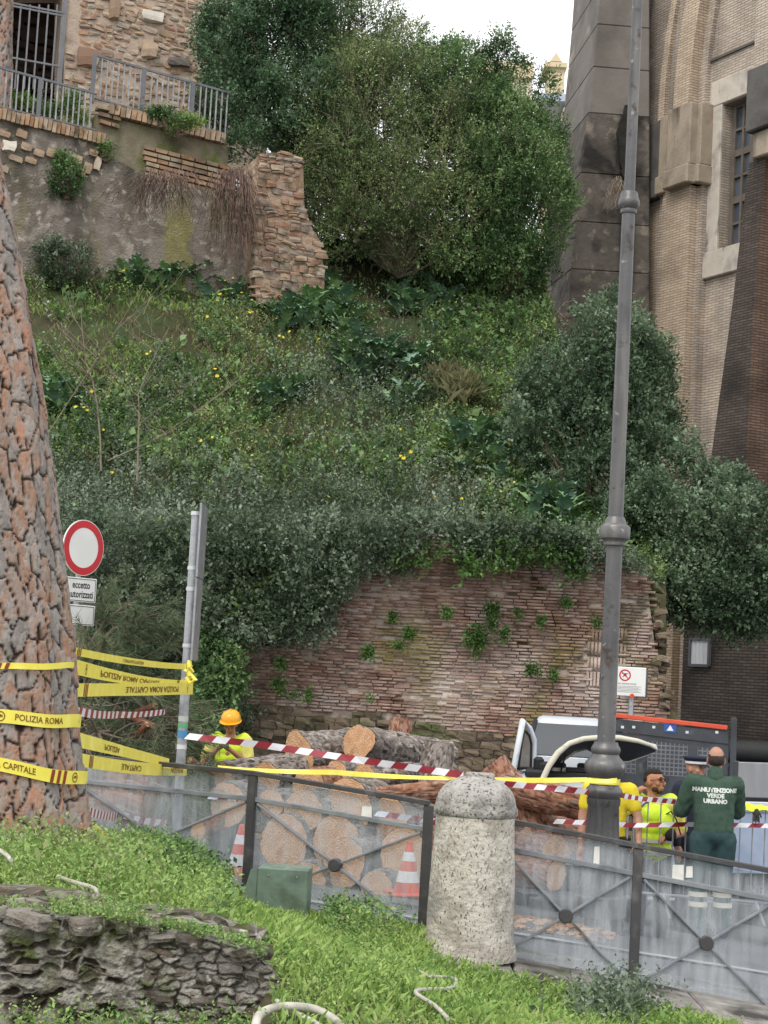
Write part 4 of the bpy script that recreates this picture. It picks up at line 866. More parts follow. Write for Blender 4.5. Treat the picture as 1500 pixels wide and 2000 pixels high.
# ---- acanthus
def acanthus_leaf(seed):
    r = random.Random(seed); n = 11; V = []; Fc = []
    for i in range(n):
        t = i/(n-1); x = t; z = .32*math.sin(t*2.3)-.12*t*t; V.append((x, 0, z))
        wdt = .24*math.sin(math.pi*min(1, t*.93+.07))**.8; w = wdt*(1. if i % 2 else .5)+.01
        for s in (-1, 1): V.append((x+(.08 if i % 2 else -.01), s*w, z-.22*w+.05*(i % 2)+r.uniform(-.02, .02)))
    for i in range(n-1):
        a, b = i*3, (i+1)*3; Fc += [(a, a+1, b+1, b), (a, b, b+2, a+2)]
    me = bpy.data.meshes.new('leaf'); me.from_pydata(V, [], Fc); me.polygons.foreach_set('use_smooth', [False]*len(Fc)); me.materials.append(M_acan2 if seed % 2 else M_acan1); return me
def acm(name, cols): return pm(name, cols, 2.5, .4, coords='pos', spec=.45)
M_acan1 = acm('acanthus_dark', ['476250', '5f7d68', '7b987f']); M_acan2 = acm('acanthus_mid', ['53704a', '6d8d5e', '8caa76'])
AL = [acanthus_leaf(i) for i in range(4)]
acs = [(250, 545, 1), (285, 550, 1), (320, 545, 1), (352, 552, 1), (385, 556, 1), (410, 585, 1), (455, 570, .8), (560, 578, .9), (600, 600, 1.1), (640, 620, 1.1), (670, 640, 1.1), (700, 655, 1.1), (660, 590, .9), (590, 630, .9), (720, 690, 1), (765, 705, 1), (790, 735, 1), (740, 725, .9), (820, 700, .9), (800, 780, .9), (770, 800, .7), (770, 530, .8), (800, 550, .9), (835, 560, .9), (870, 590, .8), (780, 575, .8), (890, 855, .9), (930, 870, 1), (975, 860, 1), (1010, 880, 1), (900, 920, .9), (1050, 960, .8), (1075, 990, 1.1), (1100, 1010, 1.1), (1040, 1030, .9), (520, 780, .8), (560, 770, .7), (110, 770, .8), (130, 790, .7), (480, 985, .6), (1120, 1040, .9), (980, 930, .8), (640, 560, .8), (850, 650, .8), (915, 640, .7)]
r = random.Random(12)
for (x, y, sx_, sy_, k) in [(330, 552, 90, 10, 9), (620, 610, 80, 26, 14), (740, 715, 70, 40, 14), (820, 590, 60, 30, 8), (950, 880, 80, 22, 10), (1080, 1010, 40, 30, 6), (550, 775, 40, 16, 4), (120, 775, 30, 24, 4)]:
    for _ in range(k): acs.append((x+r.uniform(-1, 1)*sx_, y+r.uniform(-1, 1)*sy_, r.uniform(.6, 1.)))
for i, (x, y, sc_) in enumerate(acs):
    b = hill_pt(np.array([x]), np.array([y+12]), .05)[0]; t = thing('acanthus_plant', '%s acanthus clump %s' % ('large lobed' if sc_ > .9 else 'smaller lobed', 'at the foot of the terrace wall' if y < 565 and x < 500 else 'just below the masonry pier' if y < 640 and x < 700 else 'under the tangled shrub' if y < 640 else 'left on the slope near the pine trunk' if x < 250 else 'in the middle of the slope' if x < 650 else 'on the slope below the bare soil gully' if y < 830 else 'left of the grey-green shrub' if y < 930 and x < 1030 else 'above the brick wall beside the lamp post' if x > 1000 else 'low on the slope above the brick wall'), 'plant', b, random.random()*6, 'acanthus clumps on the slope')
    for k in range(random.randint(8, 12)):
        o = bpy.data.objects.new('leaf', AL[(i+k) % 4]); C.objects.link(o); o.parent = t; s = .60*sc_*random.uniform(.55, 1.15); o.scale = (s, s, s); o.rotation_euler = (random.gauss(0, .2), -random.uniform(.0, .75), k*2.4+random.random()*.4); o.location = (0, 0, .12*random.random())
# ---- yellow flowers
fm = pm('yellow_petal', ['c9b02a', 'd9c43a'], 5, .6); fme = MB()
for k in range(7):
    a = k*2*math.pi/7; fme.add([(0, 0, 0), (math.cos(a-.35)*.03, math.sin(a-.35)*.03, .006), (math.cos(a)*.045, math.sin(a)*.045, .01), (math.cos(a+.35)*.03, math.sin(a+.35)*.03, .006)], [(0, 1, 2, 3)])
fme.tube([(0, 0, -.25), (0, 0, -.01)], .004, 3, m=1); fme = fme.mesh('flower'); fme.materials.append(fm); fme.materials.append(M_ivy)
fl_px = [(235, 572), (243, 562), (280, 556), (283, 569), (360, 545), (357, 528), (405, 545), (440, 572), (429, 606), (442, 601), (436, 590), (455, 568), (472, 600), (560, 585), (550, 597), (425, 625), (487, 652), (492, 650), (405, 655), (530, 675), (545, 684), (552, 688), (565, 672), (540, 650), (622, 690), (605, 640), (148, 765), (140, 792), (180, 790), (150, 832), (172, 836), (166, 830), (204, 881), (240, 756), (220, 952), (420, 740), (424, 752), (288, 727), (295, 722), (352, 803), (392, 897), (492, 920), (690, 787), (865, 905), (840, 998), (780, 930), (786, 935), (800, 925), (990, 900), (1002, 965), (955, 975), (975, 990), (900, 1000), (848, 1000), (640, 1010), (780, 880), (995, 772), (690, 1005), (365, 820), (415, 886), (330, 1100), (268, 770)]
for (x, y) in fl_px:
    p = hill_pt(np.array([x]), np.array([y]), .32)[0]; o = bpy.data.objects.new('yellow_flower', fme); C.objects.link(o); o.location = p; s = random.uniform(.5, 1.05); o.scale = (s, s, s); o.rotation_euler = (random.uniform(.2, 1.3), random.uniform(-.5, .5), random.uniform(-.5, .5))
    tag(o, 'small yellow daisy-like flower standing above the hillside weeds', 'flower', 'yellow flowers on the hillside')
# coarse grass tufts near the thicket foot
for (x, y, n, h_) in [(495, 1180, 190, .75), (475, 1230, 160, .7), (320, 1120, 60, .8), (905, 790, 300, .45), (870, 765, 200, .4)]:
    b = hill_pt(x+RNG.normal(0, 14, n), y+RNG.normal(0, 8, n), .2)+np.array([0, -.8 if y > 1000 else 0, 0]); d = nrm(UPV*.8+np.array([0, -.5, 0])+RNG.normal(0, .35, b.shape))
    c = b.mean(0); o = mesh_obj('grass_tuft', blade_mesh('grass_tuft', b-c, d, h_*RNG.uniform(.6, 1.1, n), .02), M_grass if y > 1000 else M_dry, None, c); tag(o, 'tuft of long grass blades %s' % ('hanging out of the bramble curtain' if y > 1000 else 'on the olive patch of the slope'), 'grass', 'long grass tufts %s' % ('in the thicket' if y > 1000 else 'on the slope'))

# ---- foreground bank cover
lz_pts = None
def bank_pts(n, ok=None):
    """sample the bank by picture density so near ground stays dense; returns world points"""
    out = []
    while sum(len(a) for a in out) < n:
        x = RNG.uniform(-4.2, 4.6, n*2); y = RNG.uniform(6.4, 14.4, n*2)
        ly = np.interp(x, [eA.x, eB.x, eB.x+2], [eA.y, eB.y, ledge_y(eB.x+2)]); lf = np.interp(x, [-6, -2.5, -1.03, .33, .5], [15.6, 14.4, 13.8, 13.4, 12.9])
        k = (y < lf) & ~((x > eA.x-.1) & (y > ly-.03)); x, y = x[k], y[k]; q = np.stack([x, y, mound(x, y)], -1); px, py = project(q)
        k = (px > -60) & (px < 1560) & (py < 2080)
        k &= ~((py > np.interp(px, [0, 180, 420, 530, 545], [1790, 1800, 1830, 1880, 2100])) & (px < 540) & (y > 6.6) & (q[:, 2] > -3) & (y < 7.85))
        k &= RNG.random(len(px)) < np.clip((10./y[..., ])**-1.0*1.2*(10/12.), 0, 1)
        if ok is not None: k &= ok(px, py)
        out.append(q[k])
    return np.concatenate(out)[:n]
b = bank_pts(23000); b = b[cloudnoise(b, 1.7, 6.)+cloudnoise(b, 4.5, 2.)*.6+RNG.random(len(b))*.9 > -.35]; d = nrm(UPV+RNG.normal(0, .45, b.shape)); hgt = .04+.035*np.clip(cloudnoise(b, 2.2, 3.)+.5, 0, 1.5)
pos, a, sz, t = sprigs(b, d, 5, hgt*RNG.uniform(.4, 1.3, len(b)), 1.0, .0155)
t = np.clip(t*.75+.12+.25*cloudnoise(pos, 1.6, 2.), 0, 1)
o = mesh_obj('clover_cover', leaf_mesh('clover_cover', pos, a, sz, .75, t), M_clover); tag(o, 'low bright green clover and chickweed covering the foreground bank', 'vegetation', kind='stuff')
b = bank_pts(36000); d = nrm(UPV*1.2+RNG.normal(0, .5, b.shape)); o = mesh_obj('bank_grass', blade_mesh('bank_grass', b, d, .065*RNG.uniform(.4, 1.9, len(b)), .0032, np.clip(RNG.random(len(b))*.7+.15+.2*cloudnoise(b, 1.3), 0, 1)), M_grass); tag(o, 'short grass blades on the foreground bank', 'vegetation', kind='stuff')
def tallweeds(name, label, n, ok, mat, nl, h_, ls, wr=.5, spread=.8, seed=0.):
    ok2 = lambda px, py: ok(px, py) & ~((px > 440) & (px < 645) & (py < 1862))
    b = bank_pts(n, ok2); d = nrm(UPV*1.6+RNG.normal(0, .4, b.shape)); pos, a, sz, t = sprigs(b, d, nl, h_*RNG.uniform(.4, 1.2, n), spread, ls); o = mesh_obj(name, leaf_mesh(name, pos, a, sz, wr, np.clip(t*.8+.1+.2*cloudnoise(pos, 2, seed), 0, 1)), mat); tag(o, label, 'vegetation', kind='stuff')
blob = lambda *L_: (lambda px, py: sum(np.exp(-((px-x)/rx)**2-((py-y)/ry)**2) for x, y, rx, ry in L_) > RNG.random(len(px)))
tallweeds('tall_weeds', 'taller leafy weeds round the pine trunk and along the railing foot', 2300, blob((330, 1700, 90, 30), (60, 1690, 80, 40), (230, 1740, 90, 40), (540, 1815, 100, 18), (660, 1825, 80, 18)), M_weed, 12, .24, .032, seed=1.)
tallweeds('nettle_patch', 'broader dark green weeds in front of the green cabinet', 900, blob((560, 1815, 90, 16), (400, 1720, 80, 25), (330, 1660, 60, 24)), M_privet, 9, .2, .045, .6, seed=2.)
tallweeds('feathery_weeds', 'pale feathery weeds on the bank above the ruined wall', 1500, blob((220, 1750, 130, 40), (420, 1800, 80, 40), (80, 1740, 90, 50), (660, 1950, 60, 40)), M_clover, 14, .22, .022, .4, seed=3.)
tallweeds('mixed_sprouts', 'scattered broader sprouts among the clover of the bank', 900, lambda px, py: RNG.random(len(px)) < .5, M_weed, 8, .1, .03, .6, seed=6.)
b = bank_pts(5200); d = nrm(np.array([0, 0, .15])+RNG.normal(0, .6, b.shape)*np.array([1, 1, .2])); o = mesh_obj('leaf_litter', leaf_mesh('leaf_litter', b+np.array([0, 0, .03]), d, .03*RNG.uniform(.5, 1.5, len(b)), .3), M_dry); tag(o, 'dry brown leaf and twig litter lying among the bank weeds', 'litter', kind='stuff')
tallweeds('ledge_weeds', 'grey-green seedlings at the foot of the right-hand railing', 260, blob((1250, 1950, 60, 36), (1190, 1985, 60, 22)), M_bramble, 10, .26, .035, .5, seed=4.)
# ================================================================== PINE TRUNK
def vor(u, v, cu, cv, seed, jit=.85):
    """F1, F2 and nearest-id of a jittered grid (cells cu x cv)"""
    U = u/cu; Vv = v/cv; iu = np.floor(U).astype(int); iv = np.floor(Vv).astype(int)
    f1 = np.full(u.shape, 9.); f2 = np.full(u.shape, 9.); idn = np.zeros(u.shape)
    def hsh(a, b, k): return np.modf(np.abs(np.sin(a*127.1+b*311.7+k*74.7+seed)*43758.5453))[0]
    for du in (-2, -1, 0, 1, 2):
        for dv in (-1, 0, 1):
            a, b = iu+du, iv+dv; sx = a+.5+(hsh(a, b, 1)-.5)*jit; sy = b+.5+(hsh(a, b, 2)-.5)*jit+.5*(a % 2)
            d = np.maximum(np.abs(U-sx), np.abs(Vv-sy))**1.3*1.6+.25*(np.abs(U-sx)+np.abs(Vv-sy)); h = hsh(a, b, 3)
            c = d < f1; f2 = np.where(c, f1, np.minimum(f2, d)); idn = np.where(c, h, idn); f1 = np.where(c, d, f1)
    return f1, f2, idn
def barkmat(name, plates, crack, rough=.92):
    def ex(nt, N, K, col, src, nz, ramp, b):
        at = N.new('ShaderNodeAttribute'); at.attribute_name = 'crev'; x = N.new('ShaderNodeMixRGB'); K.new(at.outputs['Fac'], x.inputs[0]); K.new(col, x.inputs[1]); x.inputs[2].default_value = L(crack); return x.outputs[0]
    return pm(name, plates, 14, rough, .7, 60, tint=True, overlays=[('8f8984', 9, .55, .72)], extra=ex, stretch=(1, 1, .35))
M_bark = barkmat('pine_bark', ['6a6462', '857f7b', '79736f', '918984', '8f6e5b', '8a8079', 'a3765c', '7a7270'], '2b211d')
def trunk(name, label, rows, Y, nth, nh, cell, depth, seed, group=None, z_top=None, mat=None):
    """rows: (py, right edge px, radius m) of a trunk seen at distance Y"""
    rows = sorted(rows, key=lambda r: -r[0]); zs = []; xc = []; rr = []
    for py, xr, r in rows:
        q = P(xr, py, Y); zs.append(q.z); xc.append(q.x-r); rr.append(r)
    H = np.linspace(zs[0], zs[-1], nh); th = np.linspace(0, 2*math.pi, nth, endpoint=False)
    XC = np.interp(H, zs, xc)[:, None]; R = np.interp(H, zs, rr)[:, None]; T = th[None]; Hh = H[:, None]+0*T
    q3 = np.stack([np.cos(T)*.4+0*Hh, np.sin(T)*.4+0*Hh, Hh*.6], -1); w1 = cloudnoise(q3, 5, seed); w2 = cloudnoise(q3, 16, seed+4); u = T*.42+.035*w1+.016*w2; v = Hh+.07*cloudnoise(q3, 7, seed+9)+.03*cloudnoise(q3, 20, seed+1)
    per = 2*math.pi*.42; cw = per/round(per/cell[0])
    f1, f2, idn = vor(u, v, cw, cell[1], seed); g1, g2, id2 = vor(u+.5, v, cw*.47, cell[1]*.42, seed+5)
    e = f2-f1; cre = 1-np.clip(e/.20, 0, 1); cre2 = 1-np.clip((g2-g1)/.10, 0, 1)
    q3 = np.stack([np.cos(T)*.4+0*Hh, np.sin(T)*.4+0*Hh, Hh], -1); ns = cloudnoise(q3, 9, seed); ns2 = cloudnoise(q3, 30, seed)
    flute = 1+.05*np.sin(T*5+Hh*.8)+.03*np.sin(T*9-Hh)
    d = depth*(-(cre**1.5))*(1)+(idn-.5)*depth*.6-cre2*depth*.25+ns*.006+ns2*.003
    Rr = R*flute+d; V = np.stack([XC+Rr*np.sin(T), Y-Rr*np.cos(T), Hh], -1).reshape(-1, 3)
    i = np.arange(nh-1)[:, None]*nth+np.arange(nth)[None]; j = np.arange(nh-1)[:, None]*nth+(np.arange(nth)[None]+1) % nth
    Fc = np.stack([i, j, j+nth, i+nth], -1).reshape(-1); root = thing(name, label, 'tree', (xc[0], Y, zs[0]), 0, group)
    tint = np.clip(idn*.6+id2*.18+.11+cloudnoise(q3, 2.2, seed+6)*.18+ns*.08, 0, 1); crev = np.clip(cre*1.9-.3, 0, 1)+.4*cre2
    me = np_mesh('trunk', V-np.array(root.location), Fc, 4, {'tint': ('POINT', tint.ravel()), 'crev': ('POINT', np.clip(crev, 0, 1).ravel())}, smooth=True)
    mesh_obj('trunk', me, mat or M_bark, root)
    return root, (lambda z: (np.interp(z, zs, xc), np.interp(z, zs, rr)))
TY = 10.5
pine, TR = trunk('pine_tree', 'big leaning pine trunk with flaking grey and orange bark, wrapped in yellow police tape',
    [(1760, 215, .52), (1690, 187, .47), (1600, 170, .44), (1450, 150, .42), (1200, 130, .40), (900, 97, .385), (720, 76, .375), (600, 55, .37), (400, 24, .36), (306, 0, .355), (-150, -110, .34)], TY, 200, 700, (.08, .23), .022, 3.)
trunk('pine_tree', 'distant straight pine trunk standing by the lower terrace railing at the top left corner', [(235, 24, .32), (-500, 26, .30)], 34.9, 60, 160, (.12, .25), .04, 9.)

# ================================================================== RUINED LOW WALL bottom left
KF = Frame(P(0, 1900, 7.55), P(530, 1930, 7.75))
kz = lambda x, y: KF.loc(x, y)
ruin = thing('ruined_wall', 'low mossy ruined stone wall in the bottom left corner', 'ruin', KF.O, KF.rz)
kp = [kz(*p) for p in [(-90, 1782), (60, 1782), (200, 1800), (270, 1822), (420, 1835), (500, 1862), (535, 1905), (540, 1960), (560, 2100), (-90, 2100)]]
mossy = pm('mossy_mortar', ['6d6860', '7d786e', '4f4b42', '8c877f', '3d3b30'], 9, .95, 2.4, 30, overlays=[('4d5a26', 3.2, .54, .64), ('2e2a22', 5, .56, .66)])
MB().prism(kp, .06, .9).build('wall_core', mossy, ruin, world=False)
kst = [stone_me(300+i, pm('ruin_stone', ['575147', '6f6960', '827d76', '474139', '655a4c'], 12, .95, 1.2, 40, tint='both', overlays=[('4b5626', 5, .53, .63), ('b0aca6', 14, .6, .7), ('26231d', 8, .6, .68)]), flat=.6) for i in range(7)]
gs = np.linspace(kz(-85, 1900)[0], kz(548, 1900)[0], 260); gh = np.linspace(kz(200, 2090)[1], kz(200, 1776)[1], 130); GS, GH = np.meshgrid(gs, gh)
g3 = np.stack([GS, GH, 0*GS], -1); uu = GS+.02*cloudnoise(g3, 14)+.008*cloudnoise(g3, 40); hh_ = GH+.014*cloudnoise(g3, 17, 3)+.006*cloudnoise(g3, 45, 2)
v1, v2, vi = vor(uu, hh_, .085, .036, 4.); edge_ = np.clip((v2-v1)/.55, 0, 1); left_ = np.clip((kz(285, 1900)[0]-GS)/.1, 0, 1); fine = cloudnoise(g3, 60, 1)*.004+cloudnoise(g3, 110, 5)*.002
cav = np.clip((vi-.35)*2.2, 0, 1)*edge_; outw = left_*(.032*(1-cav)+.012*cloudnoise(g3, 9))+(1-left_)*(.02+.03*edge_*(.4+vi))+fine+.02*cloudnoise(g3, 3.)
topl = np.interp(GS, [kz(x, y)[0] for x, y in [(-85, 1780), (60, 1782), (200, 1800), (270, 1822), (420, 1835), (500, 1862), (548, 1915)]], [kz(x, y)[1] for x, y in [(-85, 1780), (60, 1782), (200, 1800), (270, 1822), (420, 1835), (500, 1862), (548, 1915)]])
over = np.clip(GH-topl, 0, 1); V = np.stack([GS, .06-outw+over*4.5, np.minimum(GH, topl)+.01*cloudnoise(g3, 21)], -1)
def facex(nt, N, K, col, src, nz, ramp, b):
    at = N.new('ShaderNodeAttribute'); at.attribute_name = 'crev'; x = N.new('ShaderNodeMixRGB'); K.new(at.outputs['Fac'], x.inputs[0]); K.new(col, x.inputs[1]); x.inputs[2].default_value = L('3a3227'); return x.outputs[0]
me = np_mesh('eroded_face', V.reshape(-1, 3), grid_faces(130, 260), 4, {'crev': ('POINT', np.clip(left_*cav*1.1+(1-left_)*(1-edge_)*.8, 0, 1).ravel())}, smooth=True)
mesh_obj('eroded_face', me, pm('eroded_masonry', ['6c665c', '8d887f', 'a5a19a', '595346'], 11, .95, 1.6, 55, overlays=[('4a4f30', 5, .52, .66), ('38322a', 9, .56, .68), ('4d5a2c', 2.4, .6, .7)], extra=facex), ruin)
n = 0; h = kz(0, 2060)[1]
while h < kz(0, 1770)[1]:
    rh = random.uniform(.022, .05); s = kz(-80, 1900)[0]
    while s < kz(560, 1900)[0]:
        w = random.uniform(.05, .13)
        if inpoly(s+w/2, h+rh/2, kp) and random.random() < (.10 if s < kz(275, 1900)[0] else .5): piece('stone', kst[n % 7], ruin, (s+w/2, .105+random.uniform(-.035, .02), h+rh/2+random.uniform(-.006, .006)), (w*1.02, .16, rh*1.12), ry=random.gauss(0, .12), rz=random.gauss(0, .15)); n += 1
        s += w*.93
    h += rh*.93
print('ruin stones', n)
# rough top stones
for i in range(60):
    x = random.uniform(-60, 520); y = np.interp(x, [0, 200, 420, 520], [1786, 1803, 1838, 1872]); s, hh = kz(x, y); piece('stone', kst[i % 7], ruin, (s, random.uniform(.02, .55), hh+random.uniform(-.02, .015)), (random.uniform(.08, .18), random.uniform(.1, .18), random.uniform(.04, .08)), rz=random.random()*3, ry=random.gauss(0, .2))
t = RNG.random(1500); px = RNG.uniform(-40, 520, 1500); py = np.interp(px, [0, 200, 420, 520], [1786, 1803, 1838, 1872]); b = Pn(px, py, 7.6+RNG.random(1500)*.5); b[:, 2] = b[:, 2]*0+np.interp(px, [0, 200, 420, 520], [P(0, 1786, 7.6).z, P(200, 1803, 7.6).z, P(420, 1838, 7.65).z, P(520, 1872, 7.7).z])+.02
k = cloudnoise(b, 4., 2.) > -.1; b = b[k]; pos, a, sz, t = sprigs(b, nrm(UPV+RNG.normal(0, .5, b.shape)), 5, .025*np.ones(len(b)), 1., .014)
o = mesh_obj('wall_moss', leaf_mesh('wall_moss', pos, a, sz, .8, t), M_weed); tag(o, 'moss and tiny weeds on top of the low ruined wall', 'moss', kind='stuff')
px = RNG.uniform(-30, 560, 700); b = Pn(px, 2025+RNG.random(700)*60, 7.15); b[:, 2] -= .0; pos, a, sz, t = sprigs(b, nrm(UPV*1.5+RNG.normal(0, .45, b.shape)), 9, .12*RNG.uniform(.3, 1.5, 700), .9, .02)
o = mesh_obj('wall_foot_weeds', leaf_mesh('wall_foot_weeds', pos, a, sz, .5, t), M_weed); tag(o, 'weeds along the foot of the low ruined wall', 'vegetation', kind='stuff')

# ================================================================== GLAZED RAILINGS
M_dm = pm('dark_railing_metal', ['3d3c3e', '4c4b4d'], 3, .45, .15, 60, metallic=.3, spec=.5, overlays=[('6b6a69', 6, .55, .75)])
M_gm = pm('galvanised_bar', ['74787e', '8a8e93', '666a70'], 3, .5, .1, 60, metallic=.4, spec=.5, overlays=[('4a4a4a', 5, .58, .75)])
def glassmat():
    m = bpy.data.materials.new('dirty_acrylic'); m.use_nodes = True; nt = m.node_tree; N, K = nt.nodes, nt.links; N.clear()
    o = N.new('ShaderNodeOutputMaterial'); tr = N.new('ShaderNodeBsdfTransparent'); pb = N.new('ShaderNodeBsdfPrincipled'); mxs = N.new('ShaderNodeMixShader')
    tr.inputs[0].default_value = (.90, .93, .96, 1); pb.inputs['Base Color'].default_value = (.52, .55, .585, 1); pb.inputs['Roughness'].default_value = .35
    g = N.new('ShaderNodeNewGeometry'); mp = N.new('ShaderNodeMapping'); mp.inputs['Scale'].default_value = (1, 1, .12); K.new(g.outputs['Position'], mp.inputs[0])
    n1 = N.new('ShaderNodeTexNoise'); n1.inputs['Scale'].default_value = 22; n1.inputs['Detail'].default_value = 6; K.new(mp.outputs[0], n1.inputs[0])
    n2 = N.new('ShaderNodeTexNoise'); n2.inputs['Scale'].default_value = 2.6; n2.inputs['Detail'].default_value = 5; K.new(g.outputs['Position'], n2.inputs[0])
    n3 = N.new('ShaderNodeTexNoise'); n3.inputs['Scale'].default_value = 140; n3.inputs['Detail'].default_value = 2; K.new(g.outputs['Position'], n3.inputs[0])
    a = N.new('ShaderNodeMath'); a.operation = 'MULTIPLY_ADD'; K.new(n1.outputs[0], a.inputs[0]); a.inputs[1].default_value = .62; 
    b_ = N.new('ShaderNodeMath'); b_.operation = 'MULTIPLY_ADD'; K.new(n2.outputs[0], b_.inputs[0]); b_.inputs[1].default_value = .45; b_.inputs[2].default_value = -.29; K.new(b_.outputs[0], a.inputs[2])
    r = N.new('ShaderNodeValToRGB'); r.color_ramp.elements[0].position = .66; r.color_ramp.elements[1].position = .74; K.new(n3.outputs[0], r.inputs[0])
    mx_ = N.new('ShaderNodeMath'); mx_.operation = 'MULTIPLY_ADD'; K.new(r.outputs[0], mx_.inputs[0]); mx_.inputs[1].default_value = .25; K.new(a.outputs[0], mx_.inputs[2]); mx_.use_clamp = True
    K.new(mx_.outputs[0], mxs.inputs[0]); K.new(tr.outputs[0], mxs.inputs[1]); K.new(pb.outputs[0], mxs.inputs[2]); K.new(mxs.outputs[0], o.inputs[0]); return m
M_gl = glassmat(); M_stk = pm('paper_sticker', ['d8d8d4', 'c4c4c0'], 20, .8)
HF = 1.0
def fence_panel(label, A, B, first=False, stickers=()):
    """A,B: world points of the foot line; panel is HF high, dark frame, cross bars with a boss"""
    A, B = Vector(A), Vector(B); d = B-A; Lh = math.hypot(d.x, d.y); sl = d.z/Lh; rz = math.atan2(d.y, d.x)
    t = thing('glazed_railing', label, 'railing', A, rz, 'glazed street railing panels')
    z = lambda x: sl*x; bar = lambda a, b_, w, th, nm, m, **k: MB().bar(a, b_, w, th, **k).build(nm, m, t, world=False, bevel=.003)
    bar((0, 0, HF), (Lh, 0, HF+z(Lh)), .07, .035, 'top_rail', M_dm)
    bar((0, 0, HF-.2), (Lh, 0, HF-.2+z(Lh)), .035, .035, 'mid_rail', M_gm)
    bar((0, 0, .02), (Lh, 0, .02+z(Lh)), .05, .05, 'bottom_rail', M_dm)
    if first: bar((0.0, 0, -.12), (0.0, 0, HF-.02), .06, .06, 'post', M_dm, up=(0, 1, 0))
    bar((Lh, 0, -.12+z(Lh)), (Lh, 0, HF-.02+z(Lh)), .07, .05, 'post', M_dm, up=(0, 1, 0))
    a0, a1 = .05, Lh-.05; lo, hi = .05, HF-.23; c = (Lh/2, 0, (lo+hi)/2+z(Lh/2))
    for (x, zz) in ((a0, hi), (a1, hi), (a0, lo), (a1, lo)): e = Vector((x, 0, zz+z(x))); cc = Vector(c); bar(cc+(e-cc)*.045, e, .038, .018, 'cross_bar', M_gm)
    MB().tube([(c[0], -.035, c[2]), (c[0], .035, c[2])], .052, 14).build('boss', M_dm, t, world=False, bevel=.006); bpy.context.view_layer
    g = MB(); g.add([(.03, .012, .04), (Lh-.03, .012, .04+z(Lh)), (Lh-.03, .012, HF-.03+z(Lh)), (.03, .012, HF-.03), (.03, .018, .04), (Lh-.03, .018, .04+z(Lh)), (Lh-.03, .018, HF-.03+z(Lh)), (.03, .018, HF-.03)], [(0, 1, 2, 3), (7, 6, 5, 4), (0, 4, 5, 1), (3, 2, 6, 7)])
    g.build('acrylic_sheet', M_gl, t, world=False)
    for (x, zz, w, h_) in stickers:
        o = MB().prism([(x-w/2, zz+z(x)), (x+w/2, zz+z(x)+.005), (x+w/2-.004, zz+h_+z(x)), (x-w/2+.003, zz+h_+z(x)-.004)], .006, .0105).build('sticker', M_stk, t, world=False)
    return t
def foot(px, pyt, Y): q = P(px, pyt, Y); return Vector((q.x, q.y, q.z-HF))
w_fence = []
f0 = foot(150, 1476, 14.3); f1 = foot(495, 1510, 13.8); f2 = foot(838, 1568, 13.35)
fence_panel('glazed railing panel between the pine trunk and the white and orange cone', f0, f1, True)
fence_panel('glazed railing panel left of the stone bollard with the green cabinet at its foot', f1, f2, True, [(.95, .80, .085, .095)])
g0 = foot(978, 1600, 12.72); g1 = foot(1247, 1652, 12.66); g2 = foot(1524, 1704, 12.6)
fence_panel('glazed railing panel just right of the stone bollard, in front of the lamp post', g0, g1, True, [(.70, .80, .045, .14)])
fence_panel('glazed railing panel at the right edge of the picture with two white stickers', g1, g2, False, [(.29, .79, .085, .13), (.37, .84, .05, .085)])
g3_ = foot(1806, 1756, 12.54); fence_panel('glazed railing panel running on beyond the right edge of the picture', g2, g3_, False)
m = MB()
for pz_ in (1642, 1852): a = P(966, pz_-4, 12.68); b_ = P(982, pz_, 12.71); m.bar(a, b_, .04, .03)
o = m.build('hinge_brackets', M_dm); recentre(o, P(966, 1750, 12.68)); bpy.data.objects.remove(o)
g0t = bpy.data.objects['glazed_railing.002']
for pz_ in (1642, 1852): MB().bar(P(962, pz_-3, 12.70), P(980, pz_, 12.71), .045, .03).build('bracket', M_dm, g0t)

# ---- stone bollard
M_trav = pm('travertine', ['aaa49b', 'bdb8af', '979188', 'c6c1b9'], 4, .9, .9, 30, overlays=[('857f76', 45, .57, .66, (1, 1, .6)), ('3e3a35', 75, .62, .66, (1, 1, .6)), ('8d8a86', 2.2, .55, .68)])
M_travd = pm('weathered_dome', ['8a8784', 'a3a09b', '767370'], 5, .95, 1., 35, overlays=[('4a4846', 50, .54, .66), ('a9a6a1', 9, .58, .74)])
bb = P(915, 1868, 12.45); btp = P(935, 1512, 12.45); HB = btp.z-bb.z
bol = thing('stone_bollard', 'thick pitted travertine bollard with a grey domed top between the glazed railings', 'bollard', bb)
def rough_lathe(prof, seg, amp, seed):
    m = MB(); m.lathe(prof, seg); m.v = [(x*(1+amp*float(cloudnoise(np.array([x, y, z]), 5, seed))+amp*.6*float(cloudnoise(np.array([x, y, z]), 17, seed))), y*(1+amp*float(cloudnoise(np.array([x, y, z]), 5, seed))), z) for x, y, z in m.v]; return m
zd = HB-.27; prof = [(.335, 0), (.335, .04), (.325, .1)]+[(.315-.035*k/14, .1+(zd-.12)*k/14) for k in range(15)]
rough_lathe(prof, 56, .018, 1).build('shaft', M_trav, bol, world=False, smooth=50)
prof = [(.285, zd-.018), (.297, zd-.0), (.297, zd+.035), (.285, zd+.06)]+[(.285*math.cos(t), zd+.06+(.205)*math.sin(t)) for t in np.linspace(.1, 1.5, 9)]
rough_lathe(prof, 56, .014, 2).build('dome', M_travd, bol, world=False, smooth=50)
m = MB(); m.box((.02, 0, HB-.012), (.2, .14, .045)); m.build('cap_stub', M_travd, bol, world=False, bevel=.008)
